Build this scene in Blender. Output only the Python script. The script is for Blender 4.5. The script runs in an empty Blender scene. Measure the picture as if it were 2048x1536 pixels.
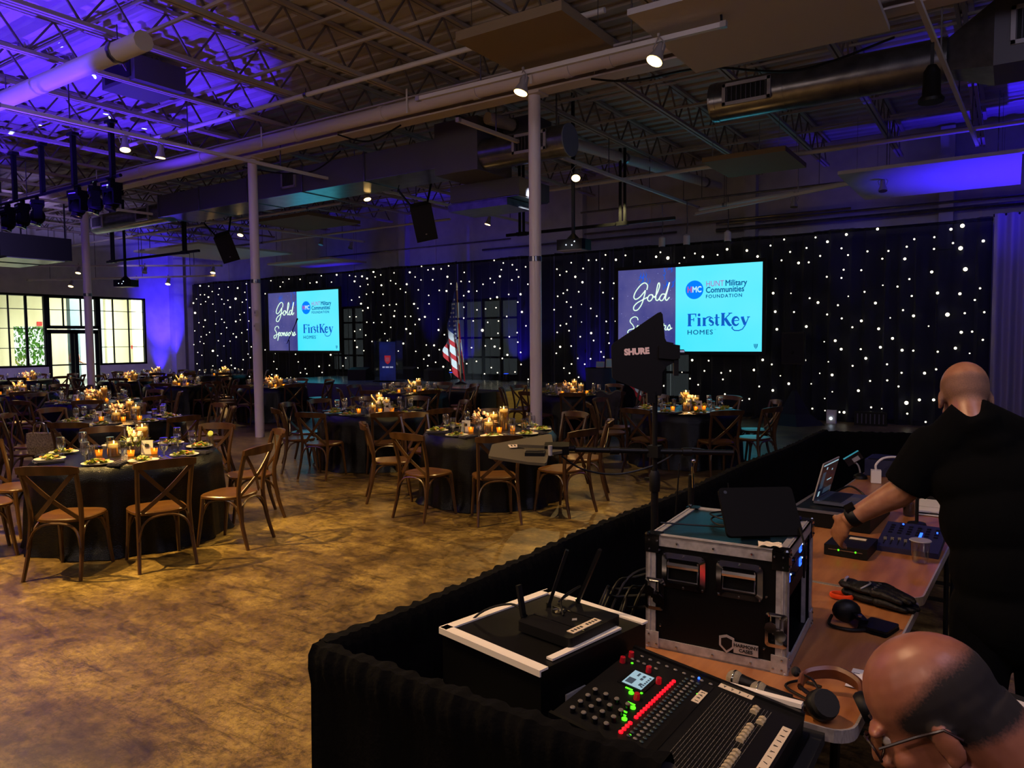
import bpy, math, random
from mathutils import Vector, Matrix, Euler
random.seed(7)
PI = math.pi
SC = bpy.context.scene
COL = SC.collection

# ---------------------------------------------------------------- camera, world, exposure, large lights
F_PX = 1480.0
YAW, PITCH, ROLL = math.radians(34.04), math.atan(88 / F_PX), 0.008
cam_data = bpy.data.cameras.new('camera')
cam_data.sensor_fit = 'HORIZONTAL'
cam_data.sensor_width = 36.0
cam_data.lens = 36.0 * F_PX / 2048
cam_data.clip_start = 0.05
cam_data.clip_end = 200
cam = bpy.data.objects.new('camera', cam_data)
COL.objects.link(cam)
_fw = Vector((-math.sin(YAW), math.cos(YAW), 0))
_r0 = Vector((math.cos(YAW), math.sin(YAW), 0))
_f = _fw * math.cos(PITCH) - Vector((0, 0, 1)) * math.sin(PITCH)
_u0 = Vector((0, 0, 1)) * math.cos(PITCH) + _fw * math.sin(PITCH)
_r = _r0 * math.cos(ROLL) - _u0 * math.sin(ROLL)
_u = _r0 * math.sin(ROLL) + _u0 * math.cos(ROLL)
cam.matrix_world = Matrix(((_r.x, _u.x, -_f.x, 0), (_r.y, _u.y, -_f.y, 0), (_r.z, _u.z, -_f.z, 1.8), (0, 0, 0, 1)))
SC.camera = cam

SC.view_settings.view_transform = 'Standard'
SC.view_settings.look = 'None'
SC.view_settings.gamma = 1.0
SC.view_settings.use_curve_mapping = False
SC.view_settings.exposure = 0.0
SC.cycles.use_denoising = True
SC.cycles.max_bounces = 6
SC.cycles.diffuse_bounces = 3
SC.cycles.glossy_bounces = 3
SC.cycles.transmission_bounces = 6
SC.cycles.transparent_max_bounces = 12
SC.cycles.sample_clamp_indirect = 3.0
SC.cycles.caustics_reflective = False
SC.cycles.caustics_refractive = False
SC.cycles.use_light_tree = True

world = bpy.data.worlds.new('daylight')
SC.world = world
world.use_nodes = True
bgn = world.node_tree.nodes['Background']
bgn.inputs['Color'].default_value = (0.93, 1.0, 0.93, 1)
bgn.inputs['Strength'].default_value = 1.5


def lamp(name, kind, loc, energy, color, target=None, size=0.05, spot=60, blend=0.4):
    d = bpy.data.lights.new(name, kind)
    d.energy = energy
    d.color = color
    if kind == 'AREA':
        d.size = size
    else:
        d.shadow_soft_size = size
    if kind == 'SPOT':
        d.spot_size = math.radians(spot)
        d.spot_blend = blend
    o = bpy.data.objects.new(name, d)
    COL.objects.link(o)
    o.location = loc
    if target is not None:
        v = Vector(target) - Vector(loc)
        o.rotation_euler = v.to_track_quat('-Z', 'Y').to_euler()
    return o


WARM = (1.0, 0.66, 0.24)
BLUE = (0.035, 0.012, 1.0)
VIOLET = (0.075, 0.02, 1.0)
# blue wash of the moving heads on the roof over the dining floor, and the blue floor cans along the walls
lamp('blue_wash', 'SPOT', (-13.6, 4.7, 1.3), 3700, VIOLET, (-13.4, 4.7, 6.1), 0.06, 90, 0.10)
lamp('blue_wash', 'SPOT', (-11.2, 2.6, 1.3), 2600, VIOLET, (-11.0, 2.8, 6.1), 0.06, 66, 0.10)
lamp('blue_wash', 'SPOT', (-20.5, 4.0, 1.3), 3000, VIOLET, (-20.5, 4.0, 6.1), 0.06, 86, 0.2)
for bx, by, tx, ty, tz, e, sp in ((-26.5, 16.4, -27.55, 16.4, 3.2, 3200, 42), (-24.0, 17.5, -24.0, 17.6, 6.0, 420, 40),
                                 (-19.0, 17.5, -19.0, 17.4, 6.0, 650, 40), (-15.2, 17.5, -15.2, 17.3, 6.0, 800, 44), (-12.6, 17.5, -12.6, 17.4, 6.0, 450, 40),
                                 (-3.1, 17.45, -3.1, 17.2, 6.0, 420, 34), (0.7, 15.3, 0.25, 15.2, 4.6, 3200, 64)):
    lamp('blue_floor_can', 'SPOT', (bx, by, 0.25), e, BLUE, (tx, ty, tz), 0.05, sp, 1.0)
lamp('blue_floor_can', 'SPOT', (-27.35, 16.3, 0.3), 520, BLUE, (-27.5, 16.3, 2.6), 0.05, 50, 1.0)
# added area light that brightens the daylight lobby beyond the glass wall
lamp('lobby_fill', 'AREA', (-30.6, 16.0, 4.1), 1800, (0.97, 1.0, 0.86), (-31.8, 16.0, 0), 3.0)
# light from behind the tech desk, added fills, and added spots on the stage
lamp('house_fill', 'SPOT', (-0.9, -2.6, 4.4), 190, (1.0, 0.70, 0.56), (-0.9, 2.4, 0.9), 0.12, 55, 0.9)
lamp('stage_fill_spot', 'SPOT', (-6.4, 10.6, 4.6), 2400, (0.85, 0.95, 1.0), (-11.5, 14.6, 2.0), 0.05, 20, 0.6)  # spots without fixtures, added to brighten flag, lectern and boards
lamp('stage_fill_spot', 'SPOT', (-6.35, 9.6, 4.6), 160, (0.85, 0.92, 1.0), (-6.7, 14.6, 0.9), 0.05, 14, 0.8)
lamp('stage_fill_spot', 'SPOT', (-9.0, 11.0, 4.6), 400, (0.45, 0.60, 1.0), (-13.9, 14.6, 1.4), 0.05, 18, 0.7)
lamp('house_fill', 'AREA', (-7.0, -4.0, 5.3), 185, (1.0, 0.75, 0.62), (-8.5, 10.0, 4.2), 4.0)  # unseen broad fill added to raise the ambient light
lamp('house_fill', 'AREA', (1.8, 0.5, 5.4), 120, (0.70, 0.66, 1.0), (-1.5, 14.0, 4.5), 2.0)  # unseen violet fill added towards the back wall
lamp('stage_fill_spot', 'SPOT', (-6.3, 13.4, 4.6), 480, (1.0, 0.82, 0.35), (-9.2, 14.8, 0.35), 0.05, 48, 0.7)
lamp('stage_fill_spot', 'SPOT', (-15.5, 11.9, 4.6), 130, (0.35, 0.25, 1.0), (-15.0, 13.8, 0.5), 0.05, 60, 0.7)
lamp('window_wall_fill', 'SPOT', (-17.0, 6.8, 4.1), 1300, (0.42, 0.30, 1.0), (-27.6, 12.5, 4.0), 0.1, 60, 0.8)  # unseen violet spot added to tint the window wall
# gobo: bright specks of the moving heads on the roof
g = lamp('speck_gobo', 'SPOT', (-14.2, 3.4, 1.4), 26000, (0.55, 0.75, 1.0), (-14.0, 3.6, 6.1), 0.01, 96, 0.1)
g.data.use_nodes = True
_nt = g.data.node_tree
_em = _nt.nodes['Emission']
_tc = _nt.nodes.new('ShaderNodeTexCoord')
_vo = _nt.nodes.new('ShaderNodeTexVoronoi')
_vo.inputs['Scale'].default_value = 13.0
_lt = _nt.nodes.new('ShaderNodeMath')
_lt.operation = 'LESS_THAN'
_lt.inputs[1].default_value = 0.075
_nt.links.new(_tc.outputs['Normal'], _vo.inputs['Vector'])
_nt.links.new(_vo.outputs['Distance'], _lt.inputs[0])
_nt.links.new(_lt.outputs[0], _em.inputs['Strength'])

# ---------------------------------------------------------------- helpers
def lin(c):
    return tuple((x / 12.92 if x <= 0.04045 else ((x + 0.055) / 1.055) ** 2.4) for x in c)


def M(name, rgb, rough=0.5, metal=0.0, emit=0.0, n=None, bump=None, spec=None, alpha=None, sheen=0.0, trans=0.0, sample_light=True):
    """n = (scale, second sRGB colour, detail, stretch); bump = (scale, strength)."""
    m = bpy.data.materials.new(name)
    m.use_nodes = True
    nt = m.node_tree
    b = nt.nodes['Principled BSDF']
    col = (*lin(rgb), 1)
    b.inputs['Base Color'].default_value = col
    b.inputs['Roughness'].default_value = rough
    b.inputs['Metallic'].default_value = metal
    if spec is not None:
        b.inputs['Specular IOR Level'].default_value = spec
    if sheen:
        b.inputs['Sheen Weight'].default_value = sheen
    if trans:
        b.inputs['Transmission Weight'].default_value = trans
    if alpha is not None:
        b.inputs['Alpha'].default_value = alpha
    if emit:
        b.inputs['Emission Color'].default_value = col
        b.inputs['Emission Strength'].default_value = emit
        if not sample_light:
            m.cycles.emission_sampling = 'NONE'
    if n or bump:
        tc = nt.nodes.new('ShaderNodeTexCoord')
    if n:
        mp = nt.nodes.new('ShaderNodeMapping')
        mp.inputs['Scale'].default_value = n[3] if len(n) > 3 else (1, 1, 1)
        nt.links.new(tc.outputs['Object'], mp.inputs['Vector'])
        nz = nt.nodes.new('ShaderNodeTexNoise')
        nz.inputs['Scale'].default_value = n[0]
        nz.inputs['Detail'].default_value = n[2] if len(n) > 2 else 4
        nt.links.new(mp.outputs['Vector'], nz.inputs['Vector'])
        mx = nt.nodes.new('ShaderNodeMix')
        mx.data_type = 'RGBA'
        mx.inputs[6].default_value = col
        mx.inputs[7].default_value = (*lin(n[1]), 1)
        rp = nt.nodes.new('ShaderNodeValToRGB')
        rp.color_ramp.elements[0].position = 0.35
        rp.color_ramp.elements[1].position = 0.68
        nt.links.new(nz.outputs['Fac'], rp.inputs['Fac'])
        nt.links.new(rp.outputs['Color'], mx.inputs[0])
        nt.links.new(mx.outputs[2], b.inputs['Base Color'])
        if emit:
            nt.links.new(mx.outputs[2], b.inputs['Emission Color'])
    if bump:
        nz2 = nt.nodes.new('ShaderNodeTexNoise')
        nz2.inputs['Scale'].default_value = bump[0]
        nt.links.new(tc.outputs['Object'], nz2.inputs['Vector'])
        bp = nt.nodes.new('ShaderNodeBump')
        bp.inputs['Strength'].default_value = bump[1]
        bp.inputs['Distance'].default_value = 0.02
        nt.links.new(nz2.outputs['Fac'], bp.inputs['Height'])
        nt.links.new(bp.outputs['Normal'], b.inputs['Normal'])
    return m


def clear_glass(name, tint=(1, 1, 1), gloss=0.12, cloud=None, cloud_fac=0.0):
    m = bpy.data.materials.new(name)
    m.use_nodes = True
    nt = m.node_tree
    nt.nodes.clear()
    out = nt.nodes.new('ShaderNodeOutputMaterial')
    mix = nt.nodes.new('ShaderNodeMixShader')
    t = nt.nodes.new('ShaderNodeBsdfTransparent')
    t.inputs['Color'].default_value = (*tint, 1)
    g = nt.nodes.new('ShaderNodeBsdfGlossy')
    g.inputs['Roughness'].default_value = 0.10
    lw = nt.nodes.new('ShaderNodeLayerWeight')
    lw.inputs['Blend'].default_value = 0.35
    mr = nt.nodes.new('ShaderNodeMapRange')
    mr.inputs['To Min'].default_value = gloss * 0.4
    mr.inputs['To Max'].default_value = min(1.0, gloss * 5)
    nt.links.new(lw.outputs['Facing'], mr.inputs['Value'])
    nt.links.new(mr.outputs['Result'], mix.inputs['Fac'])
    nt.links.new(t.outputs['BSDF'], mix.inputs[1])
    nt.links.new(g.outputs['BSDF'], mix.inputs[2])
    last = mix
    if cloud:
        df = nt.nodes.new('ShaderNodeBsdfTranslucent')
        df.inputs['Color'].default_value = (*lin(cloud), 1)
        last = nt.nodes.new('ShaderNodeMixShader')
        last.inputs['Fac'].default_value = cloud_fac
        nt.links.new(mix.outputs['Shader'], last.inputs[1])
        nt.links.new(df.outputs['BSDF'], last.inputs[2])
    nt.links.new(last.outputs['Shader'], out.inputs['Surface'])
    return m


class MB:
    """collects shapes that become ONE mesh object"""

    def __init__(s):
        s.v, s.f, s.mi, s.cur = [], [], [], 0

    def add(s, vs, fs):
        o = len(s.v)
        s.v += [tuple(p) for p in vs]
        for f in fs:
            s.f.append(tuple(o + i for i in f))
            s.mi.append(s.cur)
        return s

    def box(s, c, d, rot=None):
        x, y, z = d[0] / 2, d[1] / 2, d[2] / 2
        vs = [Vector((a * x, b * y, e * z)) for a in (-1, 1) for b in (-1, 1) for e in (-1, 1)]
        if rot is not None:
            R = Euler(rot).to_matrix() if not isinstance(rot, Matrix) else rot
            vs = [R @ p for p in vs]
        c = Vector(c)
        return s.add([p + c for p in vs], [(0, 1, 3, 2), (4, 6, 7, 5), (0, 4, 5, 1), (2, 3, 7, 6), (0, 2, 6, 4), (1, 5, 7, 3)])

    def bar(s, p0, p1, w, h, up=(0, 0, 1)):
        p0, p1 = Vector(p0), Vector(p1)
        d = (p1 - p0).normalized()
        up = Vector(up)
        sd = d.cross(up)
        if sd.length < 1e-4:
            sd = d.cross(Vector((0, 1, 0)))
        sd.normalize()
        u = sd.cross(d).normalized()
        vs = [p + sd * a * w / 2 + u * b * h / 2 for p in (p0, p1) for a, b in ((-1, -1), (1, -1), (1, 1), (-1, 1))]
        return s.add(vs, [(3, 2, 1, 0), (4, 5, 6, 7), (0, 1, 5, 4), (1, 2, 6, 5), (2, 3, 7, 6), (3, 0, 4, 7)])

    def tube(s, pts, r, n=8, cap=True, flat=1.0, up=None):
        pts = [Vector(p) for p in pts]
        rs = r if isinstance(r, (list, tuple)) else [r] * len(pts)
        vs, fs = [], []
        d0 = (pts[1] - pts[0]).normalized()
        ref = Vector(up) if up else (Vector((0, 0, 1)) if abs(d0.z) < 0.9 else Vector((1, 0, 0)))
        side = d0.cross(ref).normalized()
        for i, p in enumerate(pts):
            a = pts[max(i - 1, 0)]
            b = pts[min(i + 1, len(pts) - 1)]
            d = (b - a).normalized()
            side = side - d * side.dot(d)
            if side.length < 1e-5:
                side = d.orthogonal()
            side.normalize()
            u = side.cross(d)
            for k in range(n):
                t = 2 * PI * k / n
                vs.append(p + side * math.cos(t) * rs[i] + u * math.sin(t) * rs[i] * flat)
        for i in range(len(pts) - 1):
            for k in range(n):
                fs.append((i * n + k, i * n + (k + 1) % n, (i + 1) * n + (k + 1) % n, (i + 1) * n + k))
        if cap:
            fs.append(tuple(range(n - 1, -1, -1)))
            fs.append(tuple(range((len(pts) - 1) * n, len(pts) * n)))
        return s.add(vs, fs)

    def lathe(s, prof, n=16, at=(0, 0, 0), axis=None):
        vs, fs = [], []
        R = None
        if axis is not None:
            R = Vector(axis).to_track_quat('Z', 'Y').to_matrix()
        at = Vector(at)
        for r, z in prof:
            for k in range(n):
                t = 2 * PI * k / n
                p = Vector((r * math.cos(t), r * math.sin(t), z))
                vs.append((R @ p if R else p) + at)
        m = len(prof)
        for i in range(m - 1):
            for k in range(n):
                fs.append((i * n + k, i * n + (k + 1) % n, (i + 1) * n + (k + 1) % n, (i + 1) * n + k))
        if prof[0][0] > 1e-6:
            fs.append(tuple(range(n - 1, -1, -1)))
        if prof[-1][0] > 1e-6:
            fs.append(tuple(range((m - 1) * n, m * n)))
        return s.add(vs, fs)

    def cyl(s, p0, p1, r, n=14, r1=None):
        p0, p1 = Vector(p0), Vector(p1)
        return s.lathe([(r, 0), (r if r1 is None else r1, (p1 - p0).length)], n, p0, p1 - p0)

    def prism(s, poly, z0, z1, T=None):
        n = len(poly)
        vs = [Vector((x, y, z0)) for x, y in poly] + [Vector((x, y, z1)) for x, y in poly]
        if T is not None:
            vs = [T @ p for p in vs]
        fs = [tuple(range(n - 1, -1, -1)), tuple(range(n, 2 * n))]
        fs += [(i, (i + 1) % n, n + (i + 1) % n, n + i) for i in range(n)]
        return s.add(vs, fs)

    def ball(s, c, r, nu=10, nv=6, R=None):
        c = Vector(c)
        rr = r if isinstance(r, (tuple, list)) else (r, r, r)
        vs = [Vector((0, 0, -rr[2]))]
        for j in range(1, nv):
            a = -PI / 2 + PI * j / nv
            for i in range(nu):
                t = 2 * PI * i / nu
                vs.append(Vector((rr[0] * math.cos(a) * math.cos(t), rr[1] * math.cos(a) * math.sin(t), rr[2] * math.sin(a))))
        vs.append(Vector((0, 0, rr[2])))
        if R is not None:
            vs = [R @ p for p in vs]
        fs = [(0, 1 + (i + 1) % nu, 1 + i) for i in range(nu)]
        for j in range(nv - 2):
            for i in range(nu):
                a = 1 + j * nu
                fs.append((a + i, a + (i + 1) % nu, a + nu + (i + 1) % nu, a + nu + i))
        a = 1 + (nv - 2) * nu
        fs += [(a + i, a + (i + 1) % nu, len(vs) - 1) for i in range(nu)]
        return s.add([p + c for p in vs], fs)

    def grid(s, fn, nu, nv, thick=None, wrap=False):
        vs = [Vector(fn(i / nu, j / nv)) for j in range(nv + 1) for i in range(nu + 1)]
        w = nu + 1
        fs = [(j * w + i, j * w + i + 1, (j + 1) * w + i + 1, (j + 1) * w + i) for j in range(nv) for i in range(nu)]
        return s.add(vs, fs)

    def ribbon(s, pts, widths, T=None, z=0.0):
        """flat 2-D stroke with a width per point"""
        pts = [Vector((p[0], p[1])) for p in pts]
        ws = widths if isinstance(widths, (list, tuple)) else [widths] * len(pts)
        vs = []
        for i, p in enumerate(pts):
            d = (pts[min(i + 1, len(pts) - 1)] - pts[max(i - 1, 0)])
            d = d.normalized() if d.length > 1e-9 else Vector((1, 0))
            nrm = Vector((-d.y, d.x)) * ws[i] / 2
            for q in (p + nrm, p - nrm):
                q3 = Vector((q.x, q.y, z))
                vs.append(T @ q3 if T is not None else q3)
        return s.add(vs, [(2 * i, 2 * i + 1, 2 * i + 3, 2 * i + 2) for i in range(len(pts) - 1)])

    def mesh(s, name, mats, smooth=False):
        me = bpy.data.meshes.new(name)
        me.from_pydata(s.v, [], s.f)
        for m in (mats if isinstance(mats, (list, tuple)) else [mats]):
            me.materials.append(m)
        if any(s.mi):
            me.polygons.foreach_set('material_index', s.mi)
        if smooth:
            me.polygons.foreach_set('use_smooth', [True] * len(s.f))
            try:
                me.set_sharp_from_angle(angle=math.radians(40))
            except Exception:
                pass
        me.update()
        return me

    def build(s, name, mats, parent=None, smooth=False):
        return put(name, s.mesh(name, mats, smooth), parent)


def put(name, me, parent=None, loc=None, rot=None):
    o = bpy.data.objects.new(name, me)
    COL.objects.link(o)
    if parent is not None:
        o.parent = parent
    if loc is not None:
        o.location = loc
    if rot is not None:
        o.rotation_euler = rot
    return o


def tag(o, label, cat, group=None):
    o['label'] = label
    o['category'] = cat
    if group:
        o['group'] = group
    return o


def thing(name, label, cat, loc=(0, 0, 0), rz=0.0, group=None):
    o = bpy.data.objects.new(name, None)
    o.empty_display_size = 0.05
    COL.objects.link(o)
    o.location = loc
    o.rotation_euler = (0, 0, rz)
    return tag(o, label, cat, group)


def struct(o):
    o['kind'] = 'structure'
    return o


def dup(root, loc, rz=0.0, label=None, group=None, rot=None):
    r = root.copy()
    COL.objects.link(r)
    r.location = loc
    r.rotation_euler = rot if rot is not None else (0, 0, rz)
    if label:
        r['label'] = label
    if group:
        r['group'] = group
    for ch in KIDS[root.name]:
        c = ch.copy()
        COL.objects.link(c)
        c.parent = r
        for g in KIDS.get(ch.name, ()):
            d = g.copy()
            COL.objects.link(d)
            d.parent = c
    return r


KIDS = {}


def proto(root):
    """remember a finished thing's children so that copies are quick"""
    for ch in root.children:
        KIDS[ch.name] = list(ch.children)
    KIDS[root.name] = list(root.children)
    return root


def text(body, size, m, parent, loc, rot, ext=0.0008, align='CENTER', off=0.0, shear=0.0, sx=1.0, name='lettering', space=1.0, bold=0.0):
    c = bpy.data.curves.new(name, 'FONT')
    c.body = body
    c.size = size
    c.extrude = ext
    c.align_x = align
    c.align_y = 'CENTER'
    c.offset = off
    c.shear = shear
    c.space_character = space
    c.resolution_u = 3
    tmp = bpy.data.objects.new(name, c)
    COL.objects.link(tmp)
    me = bpy.data.meshes.new_from_object(tmp.evaluated_get(bpy.context.evaluated_depsgraph_get()))
    bpy.data.objects.remove(tmp)
    bpy.data.curves.remove(c)
    if bold:
        vs = [v.co.copy() for v in me.vertices]
        fs = [tuple(p.vertices) for p in me.polygons]
        n = len(vs)
        steps = [(0, 0), (bold, 0), (bold / 2, bold / 2), (bold / 2, -bold / 2)]
        m2 = bpy.data.meshes.new(name)
        m2.from_pydata([v + Vector((dx - bold / 2, dy, 0.00002 * q)) for q, (dx, dy) in enumerate(steps) for v in vs], [], [tuple(i + n * q for i in f) for q in range(4) for f in fs])
        me = m2
    me.materials.clear()
    me.materials.append(m)
    o = put(name, me, parent, loc, rot)
    o.scale = (sx, 1, 1)
    return o


def spline(pts, k=5):
    pts = [Vector(p) for p in pts]
    out = []
    for i in range(len(pts) - 1):
        p0, p1, p2, p3 = pts[max(i - 1, 0)], pts[i], pts[i + 1], pts[min(i + 2, len(pts) - 1)]
        for j in range(k):
            t = j / k
            out.append(0.5 * ((2 * p1) + (p2 - p0) * t + (2 * p0 - 5 * p1 + 4 * p2 - p3) * t * t + (3 * p1 - p0 - 3 * p2 + p3) * t ** 3))
    out.append(pts[-1])
    return out


def remeshed(mb, name, mats, voxel, smooth=3, parent=None, matfn=None):
    """one continuous skin grown over overlapping volumes"""
    me = mb.mesh(name, mats)
    o = bpy.data.objects.new(name, me)
    COL.objects.link(o)
    md = o.modifiers.new('r', 'REMESH')
    md.mode = 'VOXEL'
    md.voxel_size = voxel
    ms = o.modifiers.new('s', 'SMOOTH')
    ms.iterations = smooth
    ms.factor = 0.5
    dg = bpy.context.evaluated_depsgraph_get()
    nm = bpy.data.meshes.new_from_object(o.evaluated_get(dg))
    bpy.data.objects.remove(o)
    nm.materials.clear()
    for m in (mats if isinstance(mats, (list, tuple)) else [mats]):
        nm.materials.append(m)
    if matfn:
        for p in nm.polygons:
            p.material_index = matfn(p.center, p.normal)
    nm.polygons.foreach_set('use_smooth', [True] * len(nm.polygons))
    return put(name, nm, parent)


# ---------------------------------------------------------------- materials
m_wall = M('painted_wall', (0.80, 0.80, 0.80), 0.8, n=(3, (0.74, 0.74, 0.75)))
m_steel_white = M('white_steel', (0.80, 0.78, 0.76), 0.5)
m_deck = M('roof_deck', (0.72, 0.70, 0.68), 0.75, n=(1.2, (0.62, 0.60, 0.58)))
m_joist = M('joist_paint', (0.66, 0.62, 0.58), 0.6)
m_web = M('joist_web', (0.42, 0.38, 0.35), 0.6)
m_beam = M('beam_paint', (0.78, 0.73, 0.70), 0.5)
m_column = M('column_paint', (0.86, 0.82, 0.82), 0.35)
m_galv = M('galvanised', (0.52, 0.52, 0.54), 0.28, 0.9, n=(6, (0.42, 0.42, 0.44)))
m_duct_dark = M('duct_insulated', (0.34, 0.33, 0.36), 0.55, 0.3)
m_panel_brown = M('acoustic_brown', (0.50, 0.43, 0.32), 0.9, bump=(160, 0.15))
m_panel_white = M('acoustic_white', (0.74, 0.72, 0.71), 0.9, bump=(160, 0.12))
m_black = M('black_paint', (0.026, 0.026, 0.03), 0.5, spec=0.25)
m_black_matte = M('black_matte', (0.03, 0.03, 0.033), 0.8)
m_black_gloss = M('black_gloss', (0.03, 0.03, 0.035), 0.15)
m_alu = M('aluminium', (0.74, 0.72, 0.70), 0.42, 0.45, n=(40, (0.62, 0.60, 0.58), 3, (1, 8, 1)))
m_chrome = M('chrome', (0.72, 0.72, 0.74), 0.14, 1.0)
m_wood_chair = M('chair_wood', (0.31, 0.205, 0.10), 0.30, n=(14, (0.22, 0.135, 0.06), 5, (1, 1, 0.25)))
m_wood_seat = M('seat_wood', (0.38, 0.255, 0.115), 0.28, n=(10, (0.29, 0.18, 0.075), 5, (0.25, 1, 1)))
m_cloth = M('table_satin', (0.014, 0.016, 0.022), 0.26, bump=(140, 0.25), spec=0.28)
m_drape = M('ops_drape', (0.010, 0.010, 0.011), 0.95, spec=0.12, bump=(60, 0.2))
m_glass = clear_glass('drinking_glass', (0.95, 0.97, 1.0), 0.55)
m_water = clear_glass('water', (0.88, 0.93, 1.0), 0.10)
m_amber = clear_glass('candle_water', (1.0, 0.86, 0.55), 0.14, (0.95, 0.72, 0.30), 0.45)
m_window = clear_glass('window_glass', (0.94, 0.98, 0.95), 0.05)
m_wax = M('candle_wax', (1.0, 0.74, 0.34), 0.5, emit=1.1, sample_light=False)
m_flame = M('flame', (1.0, 0.80, 0.40), 0.5, emit=14, sample_light=False)
m_plate = M('plate', (0.80, 0.78, 0.74), 0.25)
m_salad = M('salad_leaf', (0.42, 0.52, 0.16), 0.5, n=(40, (0.62, 0.60, 0.20)))
m_carrot = M('salad_carrot', (0.72, 0.40, 0.16), 0.5)
m_napkin = M('napkin', (0.10, 0.09, 0.17), 0.8)
m_card = M('white_card', (0.86, 0.83, 0.78), 0.7)
m_ink = M('ink', (0.05, 0.05, 0.06), 0.7)
m_rose = M('blush_rose', (0.90, 0.78, 0.66), 0.6)
m_rose_w = M('white_rose', (0.92, 0.89, 0.80), 0.6)
m_leaf = M('flower_leaf', (0.40, 0.47, 0.24), 0.6, n=(20, (0.55, 0.55, 0.32)))
m_pampas = M('dry_stem', (0.78, 0.63, 0.48), 0.8)
m_bulb = M('lamp_disc', (1.0, 0.86, 0.55), 0.4, emit=9.0, sample_light=False)
m_bulb_off = M('lamp_disc_off', (0.55, 0.48, 0.40), 0.2, 0.4)
m_can = M('lamp_can', (0.62, 0.60, 0.60), 0.4, 0.3)
m_star = M('star_led', (1.0, 0.95, 0.82), 0.5, emit=3.0, sample_light=False)
m_skin = M('skin', (0.62, 0.43, 0.31), 0.45, n=(30, (0.55, 0.36, 0.25)))
m_skin_face = M('skin_face', (0.58, 0.37, 0.28), 0.40, n=(30, (0.52, 0.32, 0.24)))
m_hair = M('short_hair', (0.13, 0.10, 0.085), 0.85, bump=(400, 0.4))
m_stubble = M('shaved_scalp', (0.53, 0.37, 0.29), 0.42, n=(60, (0.46, 0.32, 0.25)))
m_shirt = M('black_shirt', (0.010, 0.012, 0.011), 0.95, spec=0.1, bump=(9, 0.5))
m_trouser = M('dark_trousers', (0.012, 0.012, 0.014), 0.95, spec=0.1)
m_tape = M('tape', (0.82, 0.76, 0.64), 0.7)
m_red_led = M('red_led', (1.0, 0.04, 0.10), 0.4, emit=2.5, sample_light=False)
m_green_led = M('green_led', (0.30, 1.0, 0.10), 0.4, emit=2.0, sample_light=False)
m_blue_led = M('blue_led', (0.15, 0.35, 1.0), 0.4, emit=3.0, sample_light=False)
m_white_led = M('white_led', (0.85, 0.92, 1.0), 0.4, emit=3.0, sample_light=False)


def wood_material(name, c1, c2, rough, scale=(1, 1, 1)):
    return M(name, c1, rough, n=(7, c2, 6, scale))


m_tabletop = wood_material('plywood_top', (0.66, 0.44, 0.25), (0.54, 0.33, 0.17), 0.36, (3.5, 0.5, 1))
m_ply = wood_material('stage_plywood', (0.62, 0.52, 0.26), (0.52, 0.42, 0.19), 0.6, (0.4, 0.4, 3))


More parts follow.
